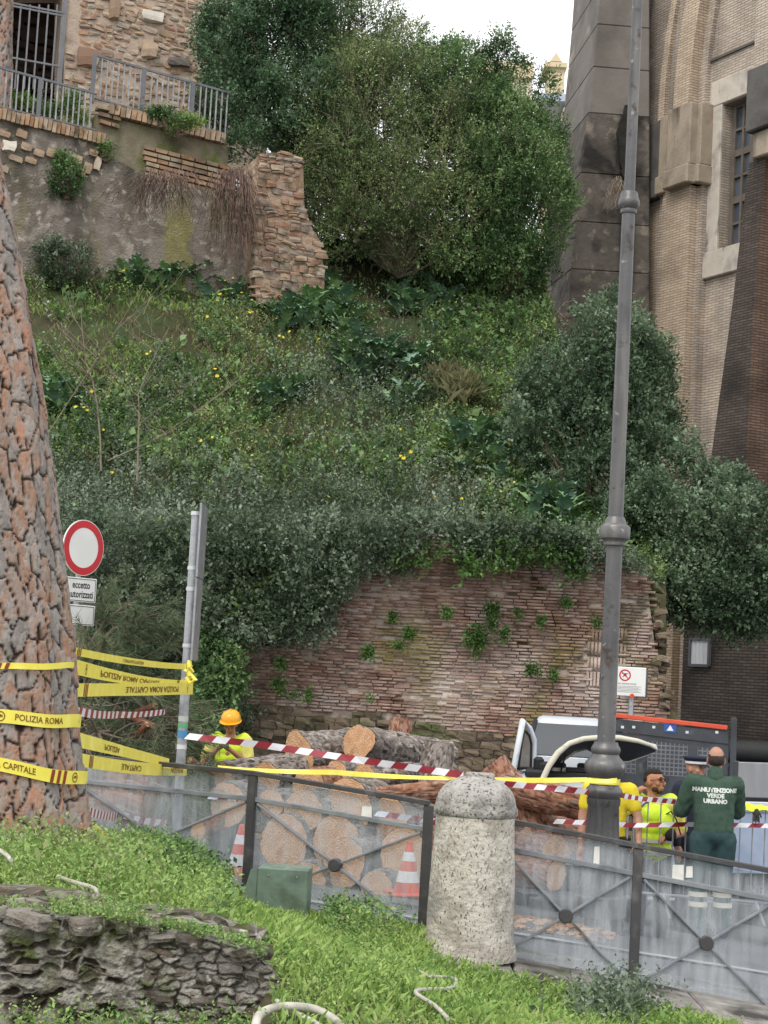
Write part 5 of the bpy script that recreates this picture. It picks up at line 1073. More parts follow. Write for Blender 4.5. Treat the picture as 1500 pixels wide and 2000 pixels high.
# small mortar block at its right flank
m = MB(); a = P(960, 1870, 12.5); m.box((a.x+.03, a.y+.02, a.z+.5), (.15, .3, 1.0), taper=.93); o = m.build('mortar_patch', pm('mortar_patch', ['77736e', '8c8883', 'a09b94'], 6, .95, 1., 30, overlays=[('c9c3b8', 6, .55, .62)]), bol, bevel=.02)
# ---- lamp post
M_lamp = pm('lamp_paint', ['4b4b4d', '565658', '424244'], 2, .42, .12, 30, metallic=.25, spec=.5, overlays=[('77746f', 5, .52, .75, (1, 1, .12)), ('3d342d', 9, .6, .7), ('8b8883', 14, .66, .74)])
LY = 15.0; lb_ = P(1170, 1775, LY); pt = P(1253, 0, LY)
lp = thing('street_lamp', 'tall dark cast iron lamp post with ringed shaft and fluted pedestal', 'street lamp', lb_)
sc = LY/F; zz = lambda y: P(1200, y, LY).z-lb_.z
def lathe_part(nm, rows, seg=28, flute=None): MB().lathe([(w/2*sc, zz(y)) for y, w in rows], seg, flute=flute).build(nm, M_lamp, lp, world=False, smooth=40)
lathe_part('plinth', [(1790, 104), (1752, 104), (1748, 92), (1735, 88)], 8)
lathe_part('pedestal', [(1735, 84), (1720, 76), (1640, 66), (1575, 60), (1572, 64), (1560, 66)], 96, flute=lambda a, z: 1-.085*max(0, math.cos(a*14))**.6)
lathe_part('base_rings', [(1560, 60), (1556, 66), (1551, 70), (1546, 72), (1541, 68), (1537, 60), (1533, 55), (1525, 54), (1520, 58), (1513, 70), (1506, 78), (1498, 80), (1490, 77), (1484, 66), (1479, 56), (1474, 52), (1470, 56), (1464, 58), (1459, 54), (1455, 48), (1450, 46)])
lathe_part('lower_shaft', [(1451, 36), (1446, 35), (1200, 33), (1062, 31.5)], 24)
lathe_part('lower_collar', [(1066, 44), (1063, 46), (1060, 44), (1055, 48), (1052, 58), (1047, 60), (1030, 60), (1027, 56), (1023, 44), (1016, 40), (1010, 34)])
lathe_part('middle_shaft', [(1012, 30.5), (700, 28), (412, 26.5)], 24)
lathe_part('upper_collar', [(416, 31), (411, 34), (408, 32), (404, 40), (396, 44), (390, 42), (384, 36), (377, 35), (374, 31)])
lathe_part('upper_shaft', [(376, 22), (0, 21), (-260, 20)], 24)
# ================================================================== SIGNS
M_galv = pm('galvanised_steel', ['8b8f93', 'a3a6aa', '767a7e'], 6, .35, .1, 60, metallic=.6, spec=.6)
M_white = pm('sign_white', ['d4d5d3', 'c9cac8'], 3, .45); M_red = pm('sign_red', ['b5202a', 'a81c26'], 3, .4); M_blk = pm('print_black', ['262626', '303030'], 3, .6)
def disc(r, z0=0, n=40): return [(r*math.cos(2*math.pi*k/n), r*math.sin(2*math.pi*k/n)+z0) for k in range(n)]
def ringmesh(m, r0, r1, y, c=(0, 0), n=40, a0=0, a1=2*math.pi, mi=0):
    full = abs(a1-a0-2*math.pi) < 1e-6; k = n if full else n+1; vs = []
    for i in range(k):
        a = a0+(a1-a0)*i/n; vs += [(c[0]+r0*math.cos(a), y, c[1]+r0*math.sin(a)), (c[0]+r1*math.cos(a), y, c[1]+r1*math.sin(a))]
    fs = [(2*i, 2*i+1, 2*((i+1) % k)+1, 2*((i+1) % k)) for i in range(n)]; m.add(vs, fs, mi)
def put_text(root, txt, size, x, z, y, mat, nm='lettering', bold=0., flip=1, sx=1.):
    vs, fs = text_mesh(txt, size, bold); o = MB(); o.add([(x+a*sx, y, z+b*flip) for a, b, c in vs], fs); return o.build(nm, mat, root, world=False)
sY = 18.6; c = P(163, 1070, sY); sign = thing('road_sign', 'round red and white no entry sign with text plates, beside the pine trunk', 'road sign', (c.x, c.y, road_z(c.x, c.y)), rad(54)); hz = c.z-sign.location.z
MB().tube([(0, .05, 0), (0, .05, hz+.22)], .03, 12).build('pole', M_galv, sign, world=False, smooth=40)
m = MB(); m.prism(disc(.3, hz), -.004, .012); m.build('disc', M_white, sign, world=False)
m = MB(); ringmesh(m, .215, .292, -.0065, (0, hz), 48); m.build('red_ring', M_red, sign, world=False)
for zc_, h_, w_, tx in [(hz-.45, .26, .46, ['eccetto', 'autorizzati']), (hz-.72, .22, .46, ['     ', '      '])]:
    p_ = MB().box((0, 0, zc_), (w_, .012, h_)).build('text_plate', M_white, sign, world=False, bevel=.004)
    m = MB()
    for (a, b_) in (((-w_/2+.02, -h_/2+.015), (w_/2-.02, -h_/2+.015)), ((-w_/2+.02, h_/2-.015), (w_/2-.02, h_/2-.015)), ((-w_/2+.02, -h_/2+.015), (-w_/2+.02, h_/2-.015)), ((w_/2-.02, -h_/2+.015), (w_/2-.02, h_/2-.015))): m.bar((a[0], -.0075, zc_+a[1]), (b_[0], -.0075, zc_+b_[1]), .006, .002, up=(0, 1, 0))
    f_ = m.build('border', M_blk, p_, world=False)
    for i, s in enumerate(tx):
        if s.strip(): put_text(p_, s, .108, 0, zc_+.05-i*.1, -.0085, M_blk, bold=.002, sx=.8)
# pole with sign panels seen edge on
q = P(362, 1640, 15.6); tp = P(384, 1000, 15.6); zb_ = road_z(q.x, 15.6)
sp = thing('sign_pole', 'tall galvanised pole carrying narrow sign panels seen edge on, tied with yellow tape', 'pole', (tp.x, 15.6, zb_)); Hh = tp.z-zb_
MB().tube([(0, 0, 0), (0, 0, Hh)], .043, 16).build('pole', M_galv, sp, world=False, smooth=40)
z_at = lambda y: P(384, y, 15.6).z-zb_
MB().box((.055, .09, (z_at(985)+z_at(1128))/2), (.018, .55, z_at(985)-z_at(1128))).build('sign_panel', M_galv, sp, world=False)
MB().box((.052, .09, (z_at(1130)+z_at(1290))/2), (.018, .5, z_at(1130)-z_at(1290))).build('sign_panel', M_galv, sp, world=False)
for y in (1003, 1110, 1151, 1262): MB().tube([(0, 0, z_at(y)-.017), (0, 0, z_at(y)+.017)], .05, 16).build('clamp', pm('clamp_steel', ['b5b8bb', 'c8cacc'], 6, .3, metallic=.7), sp, world=False)
for y, c_, h_ in ((1435, '4b7fa8', .07), (1405, 'a8ada8', .05), (1418, '5a9a6a', .04), (1460, 'c4c6c6', .04)): MB().tube([(0, -.002, z_at(y)-h_/2), (0, -.002, z_at(y)+h_/2)], .0445, 16, cap=False).build('sticker', pm('sticker_'+c_, [c_, c_], 6, .6), sp, world=False)
# no-drone sign
nY = 22.5; a = P(1205, 1300, nY); b_ = P(1257, 1363, nY); c = (a+b_)/2
nd = thing('notice_board', 'white no drone notice with red prohibition ring on a short pole behind the lamp post', 'sign', (c.x, nY, c.z-1.2), rad(-8)); w_ = .40; h_ = a.z-b_.z-.02
MB().box((0, 0, 1.2), (w_, .05, h_)).build('board', M_white, nd, world=False, bevel=.008)
MB().box((w_/2+.012, .02, 1.2), (.02, .09, h_+.01)).build('board_edge', pm('edge_grey', ['3d4045', '4a4d52'], 4, .6), nd, world=False)
MB().tube([(0.02, .05, -.9), (0.02, .05, 1.2)], .035, 10).build('pole', M_galv, nd, world=False, smooth=40)
m = MB(); ringmesh(m, .058, .075, -.0275, (-.07, 1.2+.08), 30); m.bar((-.07-.045, -.0275, 1.28+.045), (-.07+.045, -.0275, 1.28-.045), .012, .001, up=(0, 1, 0)); m.build('prohibition_ring', M_red, nd, world=False)
m = MB(); m.bar((-.11, -.0272, 1.3), (-.03, -.0272, 1.3), .008, .001, up=(0, 1, 0)); m.bar((-.07, -.0272, 1.27), (-.07, -.0272, 1.3), .03, .001, up=(0, 1, 0)); m.bar((-.1, -.0272, 1.25), (-.08, -.0272, 1.29), .006, .001, up=(0, 1, 0)); m.bar((-.04, -.0272, 1.25), (-.06, -.0272, 1.29), .006, .001, up=(0, 1, 0)); m.build('drone_symbol', M_blk, nd, world=False)
put_text(nd, 'NO DRONE ZONE', .028, -.04, 1.17, -.0275, M_blk)
m = MB()
for i in range(5): m.bar((-.16, -.0272, 1.14-i*.018), (.14-.03*(i % 2), -.0272, 1.14-i*.018), .005, .001, up=(0, 1, 0))
m.build('fine_print', pm('print_grey', ['8a8a8a', '8a8a8a'], 3, .7), nd, world=False)
m = MB(); ringmesh(m, .0, .03, -.0276, (.03, 1.02), 20); m.build('emblem', pm('emblem_orange', ['c2472a', 'c2472a'], 3, .6), nd, world=False)

# ================================================================== TRAFFIC CONES
M_or = pm('cone_orange', ['c04a35', 'cf5b45', 'b04030'], 5, .6, .1, 30, overlays=[('8f5a4c', 6, .6, .72)]); M_cw = pm('cone_white', ['c9c6c4', 'd8d6d4'], 5, .5)
def cone(label, px, pyb, pyt, Y):
    b = P(px, pyb, Y); H = P(px, pyt, Y).z-b.z; t = thing('traffic_cone', label, 'traffic cone', b, .3, 'traffic cones'); R0, R1 = .125, .022; r = lambda f: R0+(R1-R0)*f
    MB().box((0, 0, .015), (.36, .36, .03)).build('base', M_or, t, world=False, bevel=.01)
    def band(f0, f1, m, k=0): MB().lathe([(r(f0)+k, f0*(H-.03)+.03), (r(f1)+k, f1*(H-.03)+.03)], 24).build('cone_body' if m is M_or else 'white_band', m, t, world=False, smooth=40)
    MB().lathe([(r(0), .03), (r(1), H), (r(1)*.5, H+.004)], 24).build('cone_body', M_or, t, world=False, smooth=40)
    band(.2, .42, M_cw, .003); band(.62, .8, M_cw, .003)
cone('orange and white traffic cone seen through the railing left of the black post', 466, 1716, 1610, 16.4)
cone('orange and white traffic cone seen through the railing beside the stone bollard', 795, 1748, 1644, 16.0)

# ---- green cabinet
gY = 12.62; a = P(470, 1812, gY); b_ = P(600, 1702, gY); M_gc = pm('cabinet_green', ['5c6e62', '6b7d70', '536458'], 4, .6, .2, 20, overlays=[('8a9488', 6, .6, .72), ('46523f', 3, .56, .7)])
cb = thing('utility_cabinet', 'low green painted metal cabinet half hidden in weeds before the railing', 'cabinet', a, rad(-4)); Wc = P(600, 1750, gY).x-P(500, 1750, gY).x; Hc = P(550, 1697, gY).z-a.z
x0 = P(500, 1750, gY).x-a.x
MB().box((x0+Wc/2, .16, Hc/2), (Wc, .3, Hc)).build('body', M_gc, cb, world=False, bevel=.006)
m = MB(); m.prism([(0.03, .0), (x0-.003, 0), (x0-.003, Hc-.01), (x0-.05, Hc-.015), (.0, Hc*.55)], .02, .035); m.build('side_flap', M_gc, cb, world=False)
for x in (x0+.08, x0+Wc-.08): MB().tube([(x, .005, Hc-.05), (x, .012, Hc-.05)], .008, 8).build('rivet', M_galv, cb, world=False)
# ---- white hoses
M_hose = pm('hose_white', ['b5b2a8', 'a29f94', 'c2bfb6'], 6, .6, .3, 40, overlays=[('6f7355', 5, .58, .7)])
def hose(label, pts, r, lift=.05):
    W_ = []
    for x, y in pts:
        for Y in np.linspace(6.4, 14, 300):
            q = P(x, y, Y)
            if q.z <= float(mound(q.x, q.y))+lift+.02: break
        W_.append(q)
    Wd = []
    for i in range(len(W_)-1):
        p0, p1, p2, p3 = W_[max(i-1, 0)], W_[i], W_[i+1], W_[min(i+2, len(W_)-1)]
        for k in range(5): t = k/5; Wd.append(.5*((2*p1)+(-p0+p2)*t+(2*p0-5*p1+4*p2-p3)*t*t+(-p0+3*p1-3*p2+p3)*t**3))
    Wd.append(W_[-1]); m = MB(); m.tube(Wd, r, 8); o = m.build('hose', M_hose, smooth=60); recentre(o, W_[0]); tag(o, label, 'hose', 'white hoses in the grass')
hose('white hose arching out of the grass at the bottom centre', [(498, 2010), (505, 1985), (530, 1970), (570, 1966), (615, 1972), (650, 1990), (670, 2010)], .019, .05)
hose('thin pale pipe lying across the hose at the bottom centre', [(540, 1955), (570, 1975), (610, 1995), (640, 2015)], .012, .03)
hose('kinked white hose in the grass below the stone bollard', [(808, 1893), (840, 1906), (888, 1912), (880, 1930), (812, 1936), (850, 1965), (875, 1990)], .011, .05)
hose('short white pipe in the weeds at the foot of the pine trunk', [(112, 1712), (140, 1722), (185, 1736), (188, 1752)], .012, .09)
hose('bit of white pipe in the weeds at the left edge', [(-10, 1655), (10, 1668), (22, 1680)], .012, .12)

# ================================================================== LOGS
def logbark(name, cols, crack, ov): return barkmat(name, cols, crack)
M_lb1 = barkmat('grey_log_bark', ['4f4742', '6f6660', '8a827c', '5b514b', 'a09a94', '3f3733'], '241d1a')
M_lb2 = barkmat('red_log_bark', ['7a4f3c', '8f6650', '9a7562', '6a4434', 'a08474'], '3a241b')
def cutmat():
    def ex(nt, N, K, col, src, nz, ramp, b):
        tc = N.new('ShaderNodeTexCoord'); sp = N.new('ShaderNodeSeparateXYZ'); K.new(tc.outputs['Object'], sp.inputs[0]); cb = N.new('ShaderNodeCombineXYZ'); K.new(sp.outputs[0], cb.inputs[0]); K.new(sp.outputs[1], cb.inputs[1])
        w = N.new('ShaderNodeTexWave'); w.wave_type = 'RINGS'; w.rings_direction = 'Z'; w.inputs['Scale'].default_value = 12; w.inputs['Distortion'].default_value = 3.2; w.inputs['Detail'].default_value = 3; w.inputs['Detail Scale'].default_value = 1.3; K.new(cb.outputs[0], w.inputs[0])
        c2 = ramp(w.outputs[1], [(0.1, '96684a'), (.8, 'c8a07a')]); x = N.new('ShaderNodeMixRGB'); x.inputs[0].default_value = .35; K.new(col, x.inputs[1]); K.new(c2, x.inputs[2]); return x.outputs[0]
    return pm('cut_wood', ['a87a58', 'ba926f', 'c6a482', '9a6c4e'], 5, .8, .8, 45, coords='obj', extra=ex, overlays=[('9a5030', 3, .6, .72)])
M_cut = cutmat()
def log(label, px, py, Y, r, vec, length, mat=M_lb1, lobe=None, seed=0, ell=1., rooty=0, both=True, taper=.9, bend=.0):
    """px,py,Y: centre of the visible cut face; vec: world direction in which the log runs away from it"""
    c = P(px, py, Y); root = thing('log', label, 'log', c, 0, 'felled pine logs'); q = Vector(vec).normalized().to_track_quat('Z', 'Y'); root.rotation_mode = 'QUATERNION'; root.rotation_quaternion = q
    r *= 1.12; nth, nh = 60, max(18, int(length*30)) if py < 1560 else 14; th = np.linspace(0, 2*math.pi, nth, endpoint=False)[None]; h = np.linspace(0, length, nh)[:, None]
    u = th*r; cell = .045; per = 2*math.pi*r; cw = per/max(5, round(per/cell)); f1, f2, idn = vor(u+0*h, h+.02*np.sin(th*7)+0*u, cw, .09, seed+.3)
    cre = 1-np.clip((f2-f1)/.35, 0, 1); q3 = np.stack([np.cos(th)*r+0*h, np.sin(th)*r+0*h, h+0*th], -1); ns = cloudnoise(q3, 6, seed*3.1); ns2 = cloudnoise(q3, 22, seed)
    lump = .05*np.sin(2*th+seed)+.03*np.sin(3*th+seed*2); R = r*(1+lump)*(1+(taper-1)*h/length)+ns*.012*(r/.2)+(-cre*.012+(idn-.5)*.012+ns2*.004)
    if rooty: R = R*(1+.35*np.exp(-h/.25)*(1+.3*np.sin(5*th)))
    if lobe: R = R+r*lobe[1]*np.exp(-((np.mod(th-lobe[0]+math.pi, 2*math.pi)-math.pi)/.55)**2)*np.exp(-h/.35)
    bx = bend*(h/length)**2; V = np.stack([R*np.cos(th)*ell+bx, R*np.sin(th), h+0*th], -1)
    i = np.arange(nh-1)[:, None]*nth+np.arange(nth)[None]; j = np.arange(nh-1)[:, None]*nth+(np.arange(nth)[None]+1) % nth
    me = np_mesh('bark', V.reshape(-1, 3), np.stack([i, j, j+nth, i+nth], -1).reshape(-1), 4, {'tint': ('POINT', np.clip(idn+ns*.2, 0, 1).ravel()), 'crev': ('POINT', np.clip(cre*1.3-.3, 0, 1).ravel())}, smooth=True)
    mesh_obj('bark', me, mat, root)
    for e in (0, nh-1):
        ring_ = V[e]; cc = ring_.mean(0); m = MB(); ks = np.linspace(1, .0, 6)[:-1]; vs = []
        for k in ks:
            w = cc+(ring_-cc)*k*(.985 if k == 1 else 1); w[:, 2] += (-.004 if e == 0 else .004)+.006*cloudnoise(w, 14, seed)*(0 if k == 1 else 1); vs += [tuple(x) for x in w]
        vs.append(tuple(cc+np.array([0, 0, -.004 if e == 0 else .004]))); fs = []
        for a in range(4):
            for b in range(nth):
                b2 = (b+1) % nth; f = (a*nth+b, (a+1)*nth+b, (a+1)*nth+b2, a*nth+b2); fs.append(f if e == 0 else f[::-1])
        for b in range(nth): f = (4*nth+b, 5*nth, 4*nth+(b+1) % nth); fs.append(f if e == 0 else f[::-1])
        m.add(vs, fs); m.build('cut_face', M_cut, root, world=False)
    return root
A_ = (.62, .78, .02)
log('big upper log with a forked double cut face lying on top of the pile', 695, 1452, 19.2, .185, (.75, .62, -.10), 1.35, M_lb1, lobe=(2.9, .7), seed=1, taper=.95)
log('thick log with a wide orange cut face in the middle of the pile', 584, 1478, 19.0, .205, (.55, .8, .10), 1.2, M_lb1, seed=2, ell=.85, lobe=(1.2, .35))
log('upright bark-covered log leaning at the right end of the pile', 856, 1458, 18.7, .15, (-.04, -.35, -1), .75, M_lb1, seed=3, taper=1.05)
log('pinkish log end poking up behind the pile against the wall', 782, 1412, 21.2, .13, (-.02, -.45, -.75), .7, M_lb2, seed=4)
log('small log with a ringed pale cut face under the big upper log', 657, 1511, 18.6, .125, (.5, .85, .0), 1.2, M_lb1, seed=5)
log('small log with a ringed cut face right of the other small one', 713, 1519, 18.4, .135, (.7, .7, .02), 1.2, M_lb1, seed=6, ell=1.1)
log('long grey log in front of the worker with the yellow helmet', 437, 1520, 18.8, .17, (.78, .6, .13), 1.1, M_lb1, seed=7)
log('light-barked log lying between the worker and the wide orange log', 521, 1517, 18.6, .155, (.55, .8, .18), 1.0, M_lb1, seed=8)
log('brownish log end just above the railing below the wide orange log', 601, 1535, 18.3, .17, (.5, .85, .05), 1.0, M_lb2, seed=9)
log('reddish log lying sideways at the foot of the upright log', 700, 1560, 18.1, .085, (1, .1, .14), 1.0, M_lb2, seed=10, taper=1.3)
log('large log face seen through the glazed railing below the reddish log', 680, 1575, 17.9, .25, (.4, .9, 0), .9, M_lb1, seed=11)
log('log face behind the railing under the worker with the helmet', 445, 1570, 18.1, .20, (.4, .9, 0), .9, M_lb1, seed=12)
log('small log face behind the railing just right of the black post', 530, 1568, 18.1, .13, (.4, .9, 0), .9, M_lb1, seed=13)
log('wide log face behind the railing left of the cross boss', 592, 1582, 17.9, .20, (.5, .85, 0), .9, M_lb1, seed=14)
log('large log face behind the upper left arm of the railing cross', 655, 1640, 17.7, .23, (.4, .9, 0), 1.0, M_lb1, seed=15)
log('large log face behind the boss of the railing cross', 672, 1685, 17.4, .22, (.5, .85, 0), 1.0, M_lb1, seed=16)
log('grey log low down behind the railing beside the left cone', 555, 1645, 17.8, .24, (.3, .95, 0), 1.0, M_lb1, seed=17)
log('large log behind the traffic cone next to the bollard', 795, 1680, 17.2, .27, (.4, .9, 0), 1.0, M_lb2, seed=18)
log('low log behind the lower right arm of the railing cross', 600, 1720, 17.3, .17, (.2, .95, 0), .8, M_lb1, seed=19)
log('low dark log at the foot of the pile behind the railing', 735, 1730, 17.0, .14, (.3, .95, 0), .8, M_lb1, seed=20)
log('log behind the railing near the torn sticker', 760, 1600, 17.9, .22, (.7, .7, 0), 1.0, M_lb1, seed=21)
log('fat trunk section lying left behind the railing near the pine', 300, 1570, 18.5, .30, (-1, .25, .05), 1.5, M_lb2, seed=22)
log('small cut stub on the road behind the left railing panel', 387, 1622, 17.5, .08, (.3, .9, .1), .5, M_lb2, seed=23)
log('split reddish log with a pale wedge end rising behind the bollard', 955, 1498, 17.4, .16, (.55, -.15, -.62), 1.15, M_lb2, seed=24, rooty=0, taper=1.15)
log('short reddish log with a cut end facing right beside the lamp post', 1142, 1572, 16.9, .14, (-.93, .3, .12), .85, M_lb2, seed=25)
log('log low behind the railing right of the bollard', 1010, 1640, 17.2, .22, (.8, .6, 0), .8, M_lb2, seed=26)
log('small log behind the railing left of the lamp pedestal', 1085, 1665, 16.8, .15, (-.5, .85, 0), .7, M_lb2, seed=27)
log('low log with orange end behind the railing at the lamp foot', 1085, 1710, 16.4, .13, (-.7, .7, 0), .7, M_lb2, seed=28)
log('short log end showing between the wide orange log and the forked one', 640, 1478, 19.6, .11, (.6, .75, .0), .9, M_lb2, seed=29)
log('ringed log end under the forked log, just left of the upright log', 775, 1512, 18.7, .10, (.7, .7, .0), .9, M_lb1, seed=30)
# wood chips on the road
m = MB(); r = random.Random(3)
for i in range(420):
    x, y = (r.uniform(-2.4, -.8), r.uniform(15.8, 17.4)) if i % 2 else (r.uniform(1.1, 2.3), r.uniform(15.4, 17)); s = r.uniform(.015, .05); m.box((x, y, road_z(x, y)+.02), (s*2, s, s*.4), Matrix.Rotation(r.random()*3, 3, 'Z') @ Matrix.Rotation(r.gauss(0, .4), 3, 'X'))
o = m.build('wood_chips', M_cut); tag(o, 'orange wood chips strewn on the road around the logs', 'wood chips', kind='stuff')

# ================================================================== CUT PINE BRANCHES
M_needle = leafmat('pine_needle', ['2f3f2a', '48593d', '5f7050', '7a8a68', '8f8a62'], .5)
def pine_branch(label, px, py, Y, tips, needles, seed, lean):
    r = random.Random(seed); c = P(px, py, Y); root = thing('pine_branch', label, 'branch', c, 0, 'heap of cut pine branches'); b = MB(); NP, ND = [], []
    for (tx, ty) in tips:
        e = P(tx, ty, Y+r.uniform(-.5, .3))-c; mid = e*.5+Vector((0, r.uniform(-.2, .2), .12*e.length)); b.tube([(0, 0, 0), mid*.6, mid, e], [.022, .016, .012, .005], 5)
        for k in range(9):
            t = r.uniform(.35, 1); p0 = mid.lerp(e, (t-.5)*2) if t > .5 else mid*(t*2); sd = Vector((r.uniform(-.5, .5), r.uniform(-.35, .25), r.uniform(-.35, .3))); p1 = p0+sd*.7+e.normalized()*.25; b.tube([p0, p1], [.007, .004], 3, cap=False)
            for j in range(needles):
                q = p0.lerp(p1, r.uniform(.3, 1.)); NP.append(q); dr = (p1-p0).normalized()*.9+Vector((r.gauss(0, .45), r.gauss(0, .4), r.gauss(-.12, .4))); ND.append(dr)
    b.build('twigs', M_twig, root, world=False); n = len(NP); pos = np.array(NP); d = nrm(np.array(ND)); Ln = RNG.uniform(.10, .2, n)[:, None]; bb_ = nrm(np.cross(d, RNG.normal(0, 1, (n, 3))))*.0035
    tip = pos+d*Ln-np.array([0, 0, .03]); V = np.stack([pos-bb_, pos+bb_, tip], 1).reshape(-1, 3); mesh_obj('needles', np_mesh('needles', V, np.arange(3*n), 3, {'tint': ('FACE', np.clip(RNG.random(n)*.6+.2+.2*cloudnoise(pos, 2, seed), 0, 1))}), M_needle, root)
pine_branch('cut pine branch with long green needles arching below the no entry sign', 150, 1300, 19.2, [(290, 1230), (300, 1200), (260, 1170), (240, 1255), (200, 1160), (305, 1250), (210, 1220), (170, 1180)], 100, 1, 0)
pine_branch('cut pine branch hanging behind the yellow tapes', 160, 1350, 19.0, [(270, 1290), (250, 1330), (290, 1360), (220, 1300), (330, 1330), (200, 1270)], 80, 2, 0)
pine_branch('needled pine branch at the foot of the heap beside the sign pole', 300, 1420, 18.8, [(345, 1400), (350, 1450), (320, 1470), (280, 1450), (340, 1380), (250, 1400)], 75, 3, 0)
pine_branch('low pine branch just behind the left railing', 190, 1430, 18.6, [(170, 1390), (240, 1440), (220, 1480), (160, 1460), (280, 1480), (150, 1410)], 75, 4, 0)
pine_branch('dark pine branch lying behind the railing left of the pole', 260, 1540, 18.6, [(200, 1520), (330, 1500), (350, 1550), (220, 1570), (300, 1580), (370, 1600)], 60, 5, 0)
hp = thing('brushwood_heap', 'heap of bare tangled twigs and sawn stubs beside the pine trunk', 'branches', P(240, 1500, 18.9)); m = MB(); r = random.Random(9)
for i in range(150):
    a = P(r.uniform(150, 350), r.uniform(1370, 1500), 18.9+r.uniform(-.3, .4)); e = a+Vector((r.uniform(-.6, .6), r.uniform(-.3, .3), r.uniform(-.35, .3))); m.tube([a, a.lerp(e, .5)+Vector((0, 0, r.uniform(-.05, .1))), e], [.01, .008, .004], 3, cap=False)
m.build('twigs', M_twig, hp); 
for (x, y, dx, dz) in [(303, 1378, -.25, -.1), (300, 1418, -.4, .1), (288, 1415, -.3, -.3), (370, 1485, .25, -.15)]:
    a = P(x, y, 18.5); st = MB(); st.tube([a, a+Vector((dx, .3, dz))], [.035, .03], 10); st.build('stub', M_lb2, hp); sc_ = MB(); sc_.tube([a-Vector((dx, .3, dz)).normalized()*.006, a], .034, 10); sc_.build('cut_face', M_cut, hp)
# ================================================================== TAPES
M_ty = pm('tape_yellow', ['e3d75a', 'dccf50', 'eae070'], 6, .4, spec=.4); M_tr = pm('tape_maroon', ['7a2a20', '84332a'], 8, .5); M_tw = pm('tape_white', ['c9c9d2', 'd8d8de'], 6, .4); M_trd = pm('tape_red', ['8f333c', '822a33'], 6, .4); M_tlog = pm('tape_print', ['6a5a26', '7a6a30'], 8, .6)
class Path:
    """ribbon path: centre c(t), width direction w(t) for t in metres"""
    def __init__(s, C_, Wd):
        s.C = [Vector(c) for c in C_]; s.W = [Vector(w) for w in Wd]; s.T = [0]
        for a, b in zip(s.C, s.C[1:]): s.T.append(s.T[-1]+(b-a).length)
        s.L = s.T[-1]
    def at(s, t, v, off=0.):
        t = min(max(t, 0), s.L); i = 0
        while i < len(s.T)-2 and s.T[i+1] < t: i += 1
        k = (t-s.T[i])/(s.T[i+1]-s.T[i]); c = s.C[i].lerp(s.C[i+1], k); w = s.W[i].lerp(s.W[i+1], k); d = (s.C[i+1]-s.C[i]).normalized(); n = d.cross(w.normalized())
        return c+w*v+n*off
    def ribbon(s, m, mi=0):
        n = len(s.C); vs = []
        for i in range(n): vs += [s.C[i]+s.W[i]*.5, s.C[i]-s.W[i]*.5]
        m.add(vs, [(2*i, 2*i+1, 2*i+3, 2*i+2) for i in range(n-1)], mi)
def tape(label, path, marks=True, group='yellow police tapes', text=(), bars=(), logo=(), flip=(1, 1), name='police_tape', off=None):
    root = thing(name, label, 'tape', path.C[0], 0, group); m = MB(); path.ribbon(m); m.build('strip', M_ty, root)
    sd = .003 if path.at(.1, 0, .003).y < path.at(.1, 0, 0).y else -.003
    for (t0, txt) in text:
        vs, fs = text_mesh(txt, .062, .0008); wl = path.W[0].length; m = MB(); k = min(1., wl/.072)
        m.add([path.at(t0+a*flip[0]*1.05, b*flip[1]/.075*.8, sd) for a, b, c in vs], fs); m.build('lettering', M_tlog if not txt.isupper() else M_tr2, root)
    for t0 in bars:
        m = MB()
        for j in range(3):
            a = t0+j*.045; m.add([path.at(a+.012, .48, sd), path.at(a+.034, .48, sd), path.at(a+.022, -.48, sd), path.at(a, -.48, sd)], [(0, 1, 2, 3)])
        m.build('maroon_bars', M_tr, root)
    for t0 in logo:
        m = MB(); vs = []; n = 20
        for i in range(n): a = 2*math.pi*i/n; vs += [path.at(t0+.021*math.cos(a), .3*math.sin(a), sd), path.at(t0+.027*math.cos(a), .38*math.sin(a), sd)]
        m.add(vs, [(2*i, 2*i+1, 2*((i+1) % n)+1, 2*((i+1) % n)) for i in range(n)]); m.add([path.at(t0-.013, -.08, sd), path.at(t0+.013, -.05, sd), path.at(t0+.012, .1, sd), path.at(t0-.008, .16, sd)], [(0, 1, 2, 3)]); m.build('round_emblem', M_tr2, root)
    return root
M_tr2 = pm('tape_brown_print', ['6b4a1e', '7a5826'], 8, .6)
def span(p0, p1, w0, w1, sag=0., n=14, twist=0., wav=.006, seed=0):
    a, b = P(*p0), P(*p1); C_, Wd = [], []
    for i in range(n+1):
        t = i/n; c = a.lerp(b, t); c.z -= sag*4*t*(1-t); C_.append(c); ww = w0+(w1-w0)*t; ang = twist*t+.25*math.sin(t*5+seed); Wd.append(Vector((.0, math.sin(ang)*ww, math.cos(ang)*ww)))
    return Path(C_, Wd)
def wrap(pyc0, pyc1, x0, x1, w, th0=-80, th1=118, extra=.03, wob=.004):
    """band round the pine: centre heights seen at picture x0/x1"""
    za = P(x0, pyc0, TY-.42).z; zb2 = P(x1, pyc1, TY-.1).z; xa = P(x0, pyc0, TY-.42).x; xb = P(x1, pyc1, TY-.1).x; C_, Wd = [], []
    for th in np.linspace(rad(th0), rad(th1), 40):
        xc, r = TR((za+zb2)/2); r2 = r+extra; x = xc+r2*math.sin(th); z = za+(zb2-za)*(x-xa)/(xb-xa)+wob*math.sin(th*6); xc, r = TR(z); x = xc+(r+extra)*math.sin(th); C_.append((x, TY-(r+extra)*math.cos(th), z)); Wd.append((0, 0, w))
    return Path(C_, Wd)
pa = wrap(1302, 1300, 0, 135, .036); tape('narrow folded yellow tape round the pine trunk, highest of its three bands', pa, bars=(.62,), text=((.42, 'CAPITALE'),), flip=(1, -1))
